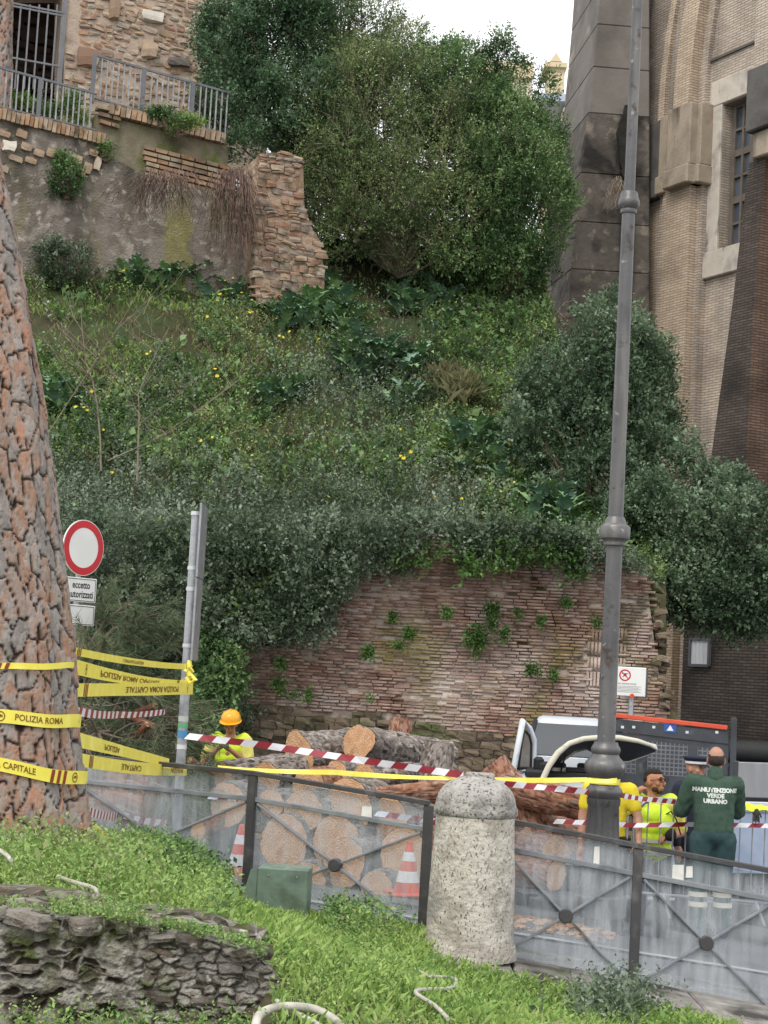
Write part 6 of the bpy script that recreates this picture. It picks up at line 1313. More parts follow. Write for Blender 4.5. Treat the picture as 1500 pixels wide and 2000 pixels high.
pa = wrap(1399, 1409, 0, 148, .078); tape('middle yellow police tape band round the pine trunk, reading POLIZIA ROMA', pa, bars=(.53,), logo=(.69,), text=((.93, 'POLIZIA ROMA'),), flip=(.72, 1))
pa = wrap(1492, 1521, 0, 162, .078); tape('lowest yellow police tape band round the pine trunk, reading ROMA CAPITALE', pa, bars=(1.0,), logo=(1.2,), text=((.72, 'A ROMA CAPITALE'),), flip=(.68, 1))
pe = lambda y: (366, y, 15.55)
pa = span((137, 1270, 10.6), (366, 1302, 15.5), .05, .05, .02, seed=1); tape('uppermost yellow tape span from the pine trunk to the sign pole', pa, bars=(.2,), text=((2.2, 'CAPITALE POLIZIA'),), flip=(1.6, -1))
pa = span((139, 1300, 10.65), (368, 1336, 15.5), .095, .06, .03, seed=2); tape('second yellow tape span to the sign pole, its lettering upside down', pa, bars=(4.2,), logo=(.45,), text=((2.1, 'POLIZIA ROMA CAPITALE'),), flip=(3.2, -1))
pa = span((143, 1348, 10.6), (377, 1345, 15.52), .082, .105, .0, seed=.3); tape('third yellow tape span to the sign pole, level and turned upside down', pa, bars=(.3,), logo=(4.6,), text=((2.9, 'POLIZIA ROMA CAPITALE'),), flip=(-3.2, -1))
pa = span((153, 1445, 10.65), (330, 1490, 14.6), .09, .07, .0, seed=2.2); tape('yellow tape slanting down from the pine trunk to the railing', pa, text=((1.2, 'POLIZIA'),), flip=(2.5, -1))
pa = span((156, 1484, 10.7), (365, 1504, 15.5), .08, .10, .02, seed=.5); tape('yellow tape span seen partly through the top of the left railing', pa, bars=(.3,), text=((1.9, 'CAPITALE'), (4.2, 'POLIZIA')), flip=(-3.0, -1))
pa = span((180, 1610, 10.9), (262, 1648, 14.9), .05, .06, .05, seed=1.5); tape('yellow tape low behind the left railing panel slanting to the road', pa)
pa = span((190, 1655, 11.0), (270, 1664, 14.9), .06, .06, .05, seed=2.5); tape('yellow tape lowest of all behind the left railing panel', pa, bars=(.8,))
knot = thing('tape_knot', 'bunched yellow tape knot tied round the sign pole', 'tape', (tp.x, 15.55, P(370, 1320, 15.5).z)); m = MB()
for i in range(6):
    a = P(368+random.uniform(-4, 6), 1290+i*8, 15.47); m.tube([a, a+Vector((random.uniform(-.05, .06), -.01, -.06)), a+Vector((random.uniform(-.03, .04), .01, -.1))], [.02, .024, .012], 6)
m.lathe([(.048, -.04), (.05, .05)], 16, (tp.x, 15.6, P(370, 1340, 15.5).z), cap=False); m.build('wrapping', M_ty, knot)
# yellow tape from the railing past the bollard to the lamp post
def polyspan(pts, w, seed=0, sag=.0, tw=0.):
    C_, Wd = [], []
    for (a, b) in zip(pts, pts[1:]):
        A, B = P(*a), P(*b)
        for i in range(8):
            t = i/8; c = A.lerp(B, t); c.z -= sag*4*t*(1-t); C_.append(c); an = tw+.4*math.sin(len(C_)*.5+seed); Wd.append(Vector((0, math.sin(an)*w, math.cos(an)*w)))
    C_.append(P(*pts[-1])); Wd.append(Vector((0, 0, w))); return Path(C_, Wd)
pa = polyspan([(425, 1499, 14.15), (650, 1508, 14.3), (880, 1520, 14.6), (1145, 1523, 14.75), (1205, 1524, 14.75)], .042, sag=.01, tw=.5); tape('long thin yellow tape from the railing over the bollard to the lamp post', pa, marks=False)
m = MB(); lz_ = P(1180, 1524, LY).z; m.lathe([(55*sc/2+.012, lz_-.03), (55*sc/2+.014, lz_+.02)], 24, (lb_.x, LY, 0), cap=False); o = m.build('police_tape', M_ty); recentre(o, (lb_.x, LY, lz_)); tag(o, 'yellow tape wound round the neck of the lamp post base', 'tape', 'yellow police tapes')
def rwtape(label, pts, w, sag=.0, seed=0, per=.15):
    pa = polyspan(pts, w, seed, sag, .1); m = MB(); t = 0; k = 0
    while t < pa.L:
        t1 = min(t+per*.5, pa.L); sh = per*.18; m.add([pa.at(t+sh, .5), pa.at(min(t1+sh, pa.L), .5), pa.at(t1, -.5), pa.at(t, -.5)], [(0, 1, 2, 3)], k % 2); t = t1; k += 1
    o = m.build('barrier_tape', [M_tw, M_trd]); recentre(o, pa.C[0]); tag(o, label, 'tape', 'red and white barrier tapes'); return o
rwtape('red and white tape from the sign pole down to the top of the bollard', [(360, 1437, 15.5), (520, 1456, 15.3), (700, 1484, 15.0), (905, 1514, 14.5)], .06, .0, 1, .26)
rwtape('short red and white tape in front of the cut pine branches', [(147, 1389, 10.6), (230, 1396, 14.0), (322, 1390, 17.5)], .055, .01, 2, .4)
rwtape('red and white tape from the bollard to the lamp post', [(960, 1528, 14.5), (1060, 1538, 14.7), (1150, 1547, 14.9)], .05, .0, 3, .2)
rwtape('red and white tape from the lamp post to the steel barrier', [(1205, 1552, 15.0), (1250, 1560, 15.6), (1320, 1566, 16.2)], .045, .0, 4, .2)
rwtape('red and white tape strung along the steel barriers at rail height', [(1080, 1604, 15.8), (1150, 1607, 16.1), (1240, 1612, 16.4), (1350, 1610, 16.5), (1510, 1613, 16.6)], .045, .0, 5, .25)
rwtape('red and white tape low behind the left railing panel', [(172, 1584, 11.2), (240, 1592, 14.8), (325, 1606, 16.0)], .06, .02, 6, .3)
rwtape('red and white tape behind the mid rail of the left railing', [(405, 1555, 15.2), (465, 1560, 15.4)], .05, .0, 7, .2)
rwtape('red and white tape behind the railing beside the bollard', [(730, 1588, 15.2), (850, 1604, 15.2)], .05, .0, 8, .2)

# ================================================================== STEEL CROWD BARRIERS
M_bar = pm('barrier_steel', ['8a8d92', '9ea1a6', '75787d'], 6, .4, .1, 50, metallic=.6, spec=.6)
def barrier(label, A, B):
    A, B = Vector(A), Vector(B); d = B-A; Lh = math.hypot(d.x, d.y); rz = math.atan2(d.y, d.x); t = thing('crowd_barrier', label, 'barrier', A, rz, 'steel crowd barriers'); s = d.z/Lh; H = 1.08
    pts = [(.0, 0, .15)]+[(0, 0, H-.2)]+[(.2-.2*math.cos(a), 0, H-.2+.2*math.sin(a)+s*.1) for a in np.linspace(.3, math.pi/2, 5)]+[(Lh-.2, 0, H+s*(Lh-.2))]+[(Lh-.2+.2*math.sin(a), 0, H-.2+.2*math.cos(a)+s*Lh) for a in np.linspace(.3, math.pi/2, 5)]+[(Lh, 0, .15+s*Lh)]
    MB().tube(pts, .02, 10).build('frame', M_bar, t, world=False, smooth=50)
    MB().tube([(0, 0, .2), (Lh, 0, .2+s*Lh)], .017, 8).build('lower_rail', M_bar, t, world=False, smooth=50)
    n = int(Lh/.108)
    for i in range(1, n): x = Lh*i/n; MB().tube([(x, 0, .2+s*x), (x, 0, H+s*x)], .0065, 6).build('bar', M_bar, t, world=False)
    for x in (.3, Lh-.3): MB().tube([(x, -.3, .02+s*x), (x, -.2, .07+s*x), (x, 0, .2+s*x), (x, .2, .07+s*x), (x, .3, .02+s*x)], .015, 8).build('foot', M_bar, t, world=False)
    return t
def gp(px, Y): q = P(px, 1600, Y); return Vector((q.x, Y, road_z(q.x, Y)))
A = P(1240, 1600, 16.55); zt_ = P(1300, 1561, 16.55).z-1.08; A.z = zt_; B = P(1415, 1600, 16.6); B.z = zt_-.03
barrier('steel crowd barrier the man in the green sweatshirt leans on', A, B)
A = P(1422, 1600, 16.62); A.z = P(1430, 1573, 16.6).z-1.08; B = P(1640, 1600, 16.7); B.z = A.z-.06
bar2 = barrier('steel crowd barrier at the right edge with a high visibility vest hung on it', A, B)
# folded vest and gloves hanging on the second barrier
M_hv = pm('hi_vis_yellow', ['b8d62a', 'c6e03a', 'a8c626'], 5, .6); M_gr = pm('reflective_grey', ['a9aaa4', 'babbb6'], 8, .4)
v = thing('folded_vest', 'folded yellow-green vest with grey edge draped on the right barrier rail', 'vest', P(1480, 1575, 16.6)); m = MB(); c = v.location
pts = []; 
for i in range(9):
    x = P(1455+i*8, 1570, 16.6).x-c.x; 
    for j, (yy, zz_) in enumerate([(-.06, -.05-.03*math.sin(i)), (-.035, .02), (0, .045+.012*math.sin(i*2)), (.035, .02), (.06, -.05+.02*math.cos(i))]): pts.append((x, yy*.8, zz_*.55-.003*i))
m.add(pts, [(i*5+j, i*5+j+1, i*5+j+6, i*5+j+5) for i in range(8) for j in range(4)]); m.build('vest_cloth', M_hv, v, world=False, smooth=60)
g = thing('work_glove', 'dark work glove hanging from the right barrier rail beside the vest', 'glove', P(1478, 1582, 16.55)); m = MB(); m.ico((0, 0, -.03), (.03, .015, .045), 2)
for k in range(4): m.tube([(-.02+k*.014, 0, -.06), (-.023+k*.016, -.005, -.11-.01*(k % 2))], [.009, .007], 6)
m.tube([(.03, 0, -.03), (.045, 0, -.07)], [.009, .007], 6); m.build('glove', pm('glove_dark', ['3a3631', '4c463f'], 8, .9), g, world=False, smooth=60)

# ================================================================== PEOPLE
def remesh(m, name, mats, voxel, root, smooth_it=3, disp=None, seed=0):
    me = m.mesh('tmp'); o = bpy.data.objects.new('tmp', me); C.objects.link(o)
    r = o.modifiers.new('r', 'REMESH'); r.mode = 'VOXEL'; r.voxel_size = voxel; r.use_smooth_shade = True
    s = o.modifiers.new('s', 'SMOOTH'); s.iterations = smooth_it; s.factor = .5
    dg = bpy.context.evaluated_depsgraph_get(); me2 = bpy.data.meshes.new_from_object(o.evaluated_get(dg)); bpy.data.objects.remove(o); bpy.data.meshes.remove(me)
    if disp:
        n = len(me2.vertices); co = np.empty(n*3, np.float32); no = np.empty(n*3, np.float32); me2.vertices.foreach_get('co', co); me2.vertices.foreach_get('normal', no); co = co.reshape(-1, 3); no = no.reshape(-1, 3)
        q = co*np.array([1, 1, .55]); co = co+no*(disp*(cloudnoise(q, 16, seed)+.6*cloudnoise(q, 31, seed+2)))[:, None]; me2.vertices.foreach_set('co', co.ravel().astype(np.float32)); me2.update()
    me2.materials.clear()
    for x in (mats if isinstance(mats, list) else [mats]): me2.materials.append(x)
    o = bpy.data.objects.new(name, me2); C.objects.link(o); o.parent = root; return o
def caps(m, pts, rs):
    """tapered capsule chain with sphere joints"""
    for p, r in zip(pts, rs): m.ico(p, r, 2)
    for (a, b), (r0, r1) in zip(zip(pts, pts[1:]), zip(rs, rs[1:])):
        if (Vector(b)-Vector(a)).length > 1e-4: m.tube([a, b], [r0, r1], 12)
V3 = Vector
def head(m, c, yaw=0., pitch=0., roll=0., s=1.):
    R = Matrix.Rotation(yaw, 3, 'Z') @ Matrix.Rotation(pitch, 3, 'X') @ Matrix.Rotation(roll, 3, 'Y'); f = lambda x, y, z: V3(c)+R @ (V3((x, y, z))*s)
    m.ico(f(0, .012, .025), (.074*s, .092*s, .098*s), 3, R=R); m.ico(f(0, -.022, -.045), (.058*s, .066*s, .068*s), 3, R=R); m.ico(f(0, -.045, -.088), (.030*s, .026*s, .022*s), 2, R=R)
    m.tube([f(0, -.086, .022), f(0, -.113, -.022)], [.009*s, .016*s], 8); m.ico(f(0, -.104, -.026), (.017*s, .013*s, .011*s), 2, R=R)
    m.ico(f(0, -.085, .035), (.05*s, .014*s, .01*s), 2, R=R); m.ico(f(0, -.088, -.055), (.025*s, .010*s, .008*s), 2, R=R); m.ico(f(0, -.086, -.067), (.022*s, .010*s, .007*s), 2, R=R)
    for q in (-1, 1): m.ico(f(q*.077, .01, -.008), (.01*s, .02*s, .032*s), 2, R=R); m.ico(f(q*.045, -.062, -.018), (.02*s, .02*s, .02*s), 2, R=R)
    return f, R
def hand(m, wrist, dirv, palm_n, curl=.6, side=1):
    d = V3(dirv).normalized(); n = V3(palm_n).normalized(); w = d.cross(n).normalized()*side; W_ = V3(wrist)
    caps(m, [W_, W_+d*.045, W_+d*.075], [.026, .033, .03]); m.ico(W_+d*.055+w*.012, .026, 2); m.ico(W_+d*.055-w*.014, .026, 2)
    for k, (o, ln) in enumerate([(-.03, .062), (-.010, .075), (.011, .07), (.031, .055)]):
        b = W_+d*.085+w*o; a1 = (d*math.cos(curl*.6)+n*math.sin(curl*.6)); p1 = b+a1*ln*.45; a2 = d*math.cos(curl*1.7)+n*math.sin(curl*1.7); p2 = p1+a2*ln*.35; a3 = d*math.cos(curl*2.6)+n*math.sin(curl*2.6); p3 = p2+a3*ln*.3
        caps(m, [b-d*.02, p1, p2, p3], [.0105, .0095, .009, .0078])
    t0 = W_+d*.03-w*.03; t1 = t0+(d*.6-w*.7+n*.35).normalized()*.036; t2 = t1+(d*.85-w*.1+n*.5).normalized()*.032; caps(m, [t0, t1, t2], [.014, .011, .009])
def person(label, loc, rz, J, skin, parts, yaw=0., pitch=0., hroll=0., curls=(.6, .6), palm=((0, 0, -1), (0, 0, -1)), grp=None, big=1., hs=1.0):
    """J: joint dict in local metres, person faces -y"""
    t = thing('person', label, 'person', loc, rz, grp); m = MB(); J = {k: V3(v) for k, v in J.items()}
    m2 = m; f, R = head(m, J['head'], yaw, pitch, hroll, hs)
    caps(m, [J['neck'], J['head']+V3((0, .015, -.03))], [.062*big, .054])
    caps(m, [J['pelvis'], J['waist'], J['chest'], J['neck']-V3((0, 0, .05))], [.13*big, .12*big, .135*big, .08])
    for s in 'LR': caps(m, [J['chest']+V3((0, 0, .06)), J['sh'+s]], [.09, .066*big]); caps(m, [J['sh'+s], J['el'+s], J['wr'+s]], [.056*big, .043*big, .028]); caps(m, [J['pelvis'], J['hip'+s], J['kn'+s], J['an'+s]], [.12, .09*big, .058, .042]); caps(m, [J['an'+s], J['an'+s]+V3((0, -.14, -.05))], [.045, .035])
    for k, s in enumerate('LR'): hand(m, J['wr'+s], J.get('hd'+s, (J['wr'+s]-J['el'+s])), palm[k], curls[k], side=1 if s == 'L' else -1)
    remesh(m, 'body', skin, .009, t, 2)
    return t, f, R, J
def cloth_torso(J, t, name, mat, r=1.0, sleeve=.5, z0=None, hem=.0, col=True, disp=.006, long_=False, seed=0):
    m = MB(); w = .145*r
    m.ico(J['chest']+V3((0, 0, .01)), (.185*r, .125*r, .17), 3); m.ico(J['waist'], (.165*r, .125*r, .16), 3); m.ico(J['pelvis']+V3((0, 0, .05+hem)), (.17*r, .13*r, .13), 3)
    for q in (.25, .5, .75): c = J['waist'].lerp(J['chest'], q); m.ico(c, (.172*r, .125*r, .12), 3); c = J['pelvis'].lerp(J['waist'], q); m.ico(c, (.166*r, .127*r, .12), 3)
    caps(m, [J['chest']+V3((0, 0, .08)), J['neck']+V3((0, 0, -.02))], [.1*r, .068])
    for s in 'LR':
        caps(m, [J['chest']+V3((0, 0, .08)), J['sh'+s]], [.1*r, .08*r])
        if sleeve > 0:
            e = J['sh'+s].lerp(J['el'+s], min(sleeve, 1)); caps(m, [J['sh'+s], e], [.08*r, .07*r])
            if long_: caps(m, [J['el'+s], J['el'+s].lerp(J['wr'+s], .5), J['wr'+s]], [.068*r, .06*r, .046])
    return remesh(m, name, mat, .012, t, 3, disp, seed)
def trousers(J, t, mat, r=1., name='trousers'):
    m = MB(); m.ico(J['pelvis'], (.175*r, .14*r, .12), 3)
    for s in 'LR': caps(m, [J['pelvis']+V3((.05 if s == 'L' else -.05, 0, -.02)), J['hip'+s], J['kn'+s], J['an'+s]+V3((0, 0, .03))], [.12*r, .112*r, .08*r, .068*r])
    return remesh(m, name, mat, .014, t, 3, .006, 3)
def boots(J, t, mat):
    for s in 'LR': m = MB(); a = J['an'+s]; caps(m, [a+V3((0, 0, .1)), a, a+V3((0, -.16, -.045))], [.062, .058, .046]); caps(m, [a+V3((0, .03, -.05)), a+V3((0, -.15, -.055))], [.04, .036]); remesh(m, 'boot', mat, .012, t, 2)
def eyes(f, t, s=1.):
    for q in (-1, 1): m = MB(); m.ico(f(q*.03, -.082, .018), (.0125, .006, .0065), 2); m.build('eye', pm('eye_dark', ['2a211c', '1d1715'], 9, .4), t, world=False, smooth=60)
    for q in (-1, 1): m = MB(); m.tube([f(q*.014, -.094, .037), f(q*.032, -.096, .043), f(q*.050, -.084, .038)], [.004, .0055, .003], 6); m.build('eyebrow', M_hair, t, world=False)
def hairpatch(f, R, t, name, mat, parts):
    m = MB()
    for c, r in parts: m.ico(f(*c), r, 3, R=R)
    return remesh(m, name, mat, .007, t, 1, .002)
M_hair = pm('dark_hair', ['1d1815', '2a231e'], 30, .8, .5, 120); M_sk1 = pm('tan_skin', ['9a6b50', 'a9785b', '8d5f47'], 8, .55, .1, 80); M_sk2 = pm('pink_skin', ['98705c', 'a67d69', '876150'], 8, .55, .1, 80)
M_yt = pm('pale_yellow_shirt', ['b9b35c', 'c6c06a', 'aaa350'], 5, .85); M_ys = pm('yellow_shirt', ['c9b52a', 'd3c036'], 5, .8); M_gs = pm('green_sweatshirt', ['2f4338', '394e42', '283a30'], 7, .9, .3, 90); M_gt = pm('green_trousers', ['25393b', '2f4648'], 7, .85, .2, 60); M_nv = pm('navy_cloth', ['1c2130', '262b3a'], 7, .85); M_bk = pm('black_cloth', ['1c1c1e', '28282a'], 6, .8)
def pose(**k):
    d = dict(pelvis=(0, 0, .93), waist=(0, 0, 1.08), chest=(0, 0, 1.27), neck=(0, .01, 1.46), head=(0, -.01, 1.60), shL=(.19, 0, 1.40), shR=(-.19, 0, 1.40), elL=(.25, .02, 1.12), elR=(-.25, .02, 1.12), wrL=(.26, -.05, .87), wrR=(-.26, -.05, .87),
             hipL=(.1, 0, .88), hipR=(-.1, 0, .88), knL=(.11, -.02, .48), knR=(-.11, -.02, .48), anL=(.12, .02, .09), anR=(-.12, .02, .09)); d.update(k); return d
# 1. worker with the yellow helmet, looking down at a phone
wY = 21.0; hp_ = P(452, 1412, wY); wl = (hp_.x, wY, hp_.z-1.61)
J = pose(head=(0, -.05, 1.60), neck=(0, .0, 1.47), shL=(.2, 0, 1.40), shR=(-.2, 0, 1.40), elL=(.26, -.12, 1.14), elR=(-.29, -.1, 1.13), wrL=(.07, -.30, 1.30), wrR=(-.09, -.30, 1.31), hdL=(-.5, -.3, .35), hdR=(.5, -.3, .35))
t, f, R, J = person('worker in yellow hard hat and hi-vis vest looking at a phone behind the logs', wl, rad(-6), J, M_sk1, None, 0, rad(14), curls=(.9, .9), palm=((-.3, -.2, .4), (.3, -.2, .4)))
eyes(f, t); cloth_torso(J, t, 'shirt', M_yt, 1.0, .75, seed=1)
m = MB()
for q in (0, .33, .66, 1): c = J['pelvis'].lerp(J['chest'], q); m.ico(c+V3((0, 0, .03)), (.185, .138, .13), 3)
caps(m, [J['chest']+V3((.08, 0, .1)), J['shL']+V3((-.03, 0, .035))], [.09, .07]); caps(m, [J['chest']+V3((-.08, 0, .1)), J['shR']+V3((.03, 0, .035))], [.09, .07]); remesh(m, 'vest', M_hv, .012, t, 3, .005)
trousers(J, t, M_nv); boots(J, t, M_bk)
M_hel = pm('helmet_yellow', ['d9930f', 'e0a01c'], 3, .35, spec=.5); m = MB(); Rh = R; prof = [(.128, .0), (.126, .03), (.118, .06), (.10, .09), (.07, .112), (.03, .122), (.0, .124)]
m.lathe(prof, 28); m.v = [tuple(f(x*.93, y*1.12+.01, z+.045)) for x, y, z in m.v]; hm = m.build('helmet', M_hel, t, world=False, smooth=50)
m = MB(); m.lathe([(.126, .0), (.146, -.006), (.146, -.011), (.12, -.004)], 28); m.v = [tuple(f(x*.9, y*1.14-(.018 if y < -.06 else 0), z+.045)) for x, y, z in m.v]; m.build('brim', M_hel, hm, world=False, smooth=50)
m = MB(); m.tube([f(0, -.12, .075), f(0, -.08, .145), f(0, 0, .172), f(0, .09, .14)], [.008, .012, .012, .008], 8); m.build('ridge', M_hel, hm, world=False, smooth=60)
ph = P(441, 1450, 20.62); o = MB().box((0, 0, 0), (.075, .012, .15)).build('phone', pm('phone_black', ['17171a', '222226'], 5, .3), None, bevel=.004); o.location = ph; o.rotation_euler = (rad(-35), 0, rad(8)); tag(o, 'black phone held up by the worker in the yellow helmet', 'phone')
# 2. man with glasses in the hi-vis vest, right hand raised to his head
mY = 17.2; hp_ = P(1278, 1527, mY); wl = (hp_.x, mY, hp_.z-1.61)
J = pose(shL=(.2, 0, 1.40), shR=(-.2, 0, 1.40), elL=(.30, .0, 1.13), wrL=(.10, -.22, 1.10), hdL=(-.8, -.3, -.1), elR=(-.40, -.08, 1.28), wrR=(-.22, -.12, 1.50), hdR=(.55, .05, .45), head=(0, -.01, 1.61))
t, f, R, J = person('bearded man with glasses in a yellow vest, one hand raised to his head', wl, rad(10), J, M_sk1, None, rad(38), rad(-4), curls=(.9, 1.0), palm=((0, -.2, -1), (.5, 0, -.6)), big=1.05, hs=1.06)
eyes(f, t); cloth_torso(J, t, 'shirt', M_yt, 1.05, .85, seed=2)
hairpatch(f, R, t, 'hair', M_hair, [((0, .03, .062), (.073, .085, .068)), ((0, .012, .078), (.068, .088, .052)), ((0, .05, .03), (.078, .065, .06))])
hairpatch(f, R, t, 'beard', pm('stubble', ['3b2c25', '4a382f'], 40, .9, .5, 150), [((0, -.046, -.086), (.04, .034, .028)), ((.042, -.03, -.065), (.024, .038, .03)), ((-.042, -.03, -.065), (.024, .038, .03))])
m = MB()
for q in (-1, 1):
    pts = [f(q*.034+.026*math.cos(a), -.112, .016+.019*math.sin(a)) for a in np.linspace(0, 2*math.pi, 13)]; m.tube(pts, .0032, 5, cap=False); m.tube([f(q*.06, -.108, .02), f(q*.08, .0, .018)], .003, 5)
m.tube([f(-.008, -.113, .02), f(.008, -.113, .02)], .003, 5); m.build('glasses', M_bk, t, world=False)
m = MB()
for q in (0, .33, .66, 1): c = J['pelvis'].lerp(J['chest'], q); m.ico(c+V3((0, 0, .02)), (.2, .152, .14), 3)
caps(m, [J['chest']+V3((.08, 0, .1)), J['shL']+V3((-.03, 0, .035))], [.1, .078]); caps(m, [J['chest']+V3((-.08, 0, .1)), J['shR']+V3((.03, 0, .035))], [.1, .078]); vest = remesh(m, 'vest', M_hv, .012, t, 3, .006, 5)
for z in (1.05, .93, 1.2):
    m = MB(); m.lathe([(1, -.018), (1, .018)], 32, cap=False); k = 1 if z != 1.2 else .0
    if k: m.v = [(x*.208, y*.162, zz_+z) for x, y, zz_ in m.v]; m.build('reflective_band', M_gr, vest, world=False, smooth=60)
trousers(J, t, M_nv); boots(J, t, M_bk)
hb = thing('tool_pouch', 'yellow-green pouch with black bag held at the waist of the bearded man', 'pouch', P(1303, 1612, mY-.25)); m = MB(); m.ico((0, 0, .02), (.09, .05, .12), 3); remesh(m, 'pouch', M_hv, .012, hb, 2, .012, 2); m = MB(); m.ico((.03, -.03, -.09), (.06, .05, .07), 3); remesh(m, 'bag', M_bk, .012, hb, 2, .01, 3); m = MB(); m.tube([(-.03, -.03, .1), (.02, -.06, .14), (.08, -.04, .06), (.13, -.03, -.08)], .008, 6); m.build('strap', M_bk, hb, world=False)
# 3. man in the green sweatshirt, back to the camera, leaning on the barrier
gY_ = 16.15; hp_ = P(1390, 1485, gY_+.05); wl = (hp_.x+.03, gY_, hp_.z-1.60)
J = pose(head=(-.02, -.10, 1.60), neck=(-.01, -.05, 1.46), chest=(0, -.03, 1.26), shL=(.195, -.05, 1.385), shR=(-.195, -.05, 1.385), elL=(.27, -.14, 1.13), elR=(-.25, -.18, 1.14), wrL=(.26, -.38, 1.10), wrR=(-.2, -.40, 1.10), knL=(.12, 0, .48), knR=(-.1, -.04, .48))
t, f, R, J = person('balding man in a dark green sweatshirt seen from behind, leaning on the steel barrier', wl, rad(180), J, M_sk2, None, rad(-6), rad(6), curls=(.5, .5), big=1.0, hs=1.02)
cloth_torso(J, t, 'sweatshirt', M_gs, 1.10, 1., long_=True, disp=.010, seed=4)
m = MB(); caps(m, [J['neck']+V3((0, .01, -.02)), J['neck']+V3((0, 0, .035))], [.078, .068]); remesh(m, 'collar', M_gs, .01, t, 1)
hairpatch(f, R, t, 'hair', pm('cropped_hair', ['2e2622', '3c322d'], 40, .95, .3, 150), [((0, .035, .0), (.077, .08, .066)), ((0, .022, .03), (.0775, .075, .06))])
tr_ = trousers(J, t, M_gt, 1.08); boots(J, t, pm('work_boot', ['2e3a52', '3a4760'], 5, .8))
for s in 'LR':
    for z in (.3, .39):
        a = J['kn'+s].lerp(J['an'+s], (.48-z)/.39); m = MB(); m.lathe([(.088, -.022), (.086, .022)], 20, tuple(a), cap=False); m.build('reflective_band', pm('band_cream', ['c2b9a6', 'cfc7b5'], 8, .5), t, world=False, smooth=60)
# lettering on his back
def back_text(txt, z, size, rad_=.163):
    vs, fs = text_mesh(txt, size, .003); tgt = bpy.data.objects[cs]; mw = MB(); out = []
    dg = None
    for a, b, c in vs:
        ok, p_, n_, i_ = tgt.ray_cast(V3((-a+.01, 2., z+b)), V3((0, -1, 0))); out.append((-a+.01, (p_.y if ok else .2)+.004, z+b))
    mw.add(out, [tuple(reversed(q)) for q in fs]); mw.build('lettering', pm('print_white', ['b9bfb9', 'c9cec9'], 9, .7), bpy.data.objects[cs], world=False)
cs = [o.name for o in t.children if o.name.startswith('sweatshirt')][0]; bpy.context.view_layer.update()
back_text('MANUTENZIONE', 1.335, .052); back_text('VERDE', 1.285, .052); back_text('URBANO', 1.235, .052)
# 4. police officer mostly hidden behind him
pY = 17.6; hp_ = P(1357, 1500, pY); wl = (hp_.x, pY, hp_.z-1.61); J = pose()
t, f, R, J = person('officer in a navy uniform and cap with white band, mostly hidden behind the green sweatshirt', wl, rad(35), J, M_sk2, None, rad(10), 0)
eyes(f, t); cloth_torso(J, t, 'jacket', M_nv, 1.05, 1., long_=True, seed=6); trousers(J, t, M_nv); boots(J, t, M_bk)
m = MB(); m.lathe([(.1, 0), (.105, .03), (.13, .06), (.125, .075), (.02, .09)], 28); m.v = [tuple(f(x*.95, y*1.05, z+.05)) for x, y, z in m.v]; cp_ = m.build('cap', M_nv, t, world=False, smooth=50)
m = MB(); m.lathe([(.103, 0), (.107, .024)], 28, cap=False); m.v = [tuple(f(x*.96, y*1.06, z+.055)) for x, y, z in m.v]; m.build('white_band', M_tw, cp_, world=False, smooth=50)
m = MB(); m.add([f(-.075, -.085, .05), f(0, -.11, .052), f(.075, -.085, .05), f(.06, -.14, .03), f(0, -.165, .028), f(-.06, -.14, .03)], [(0, 1, 4, 5), (1, 2, 3, 4)]); m.build('peak', M_bk, cp_, world=False)
# 5. person in a yellow T-shirt behind the lamp pedestal
yY = 16.6; hp_ = P(1193, 1508, yY); wl = (hp_.x, yY, hp_.z-1.56); J = pose(head=(0, -.06, 1.56), elL=(.27, -.06, 1.14), wrL=(.26, -.2, .93), elR=(-.25, 0, 1.14))
t, f, R, J = person('person in a plain yellow T-shirt standing behind the lamp post pedestal', wl, rad(0), J, M_sk2, None, 0, 0, big=1.0)
eyes(f, t); cloth_torso(J, t, 'shirt', M_ys, .98, .6, seed=8); trousers(J, t, M_bk, 1.0); boots(J, t, M_bk); hairpatch(f, R, t, 'hair', M_hair, [((0, .03, .055), (.075, .087, .07))])
# ================================================================== VEHICLES
M_vw = pm('van_white', ['b9bfc6', 'c6ccd2'], 1.5, .3, spec=.6, overlays=[('8f9294', 4, .62, .75)]); M_trim = pm('black_plastic', ['1b1c1e', '262729'], 4, .6); M_vg = pm('vehicle_glass', ['20262a', '2a3135'], 2, .08, spec=.8); M_beige = pm('inner_panel', ['b5b2a2', 'c2bfb0'], 4, .6, overlays=[('6b685e', 6, .6, .7)]); M_tyre = pm('tyre_rubber', ['1a1a1b', '242425'], 8, .85); M_rim = pm('rim_grey', ['7d8085', '90949a'], 5, .4, metallic=.6); M_lensv = pm('lamp_lens', ['a9b0b5', 'c5cbd0'], 8, .15, spec=.7)
VY = 20.2; vc = P(1165, 1500, VY); vz = road_z(vc.x, VY)
van = thing('white_van', 'white vehicle with raised bonnet and open door parked behind the logs', 'van', (vc.x, VY, vz), rad(-6))
rz_ = lambda y: P(1150, y, VY).z-vz
TOP = rz_(1411)
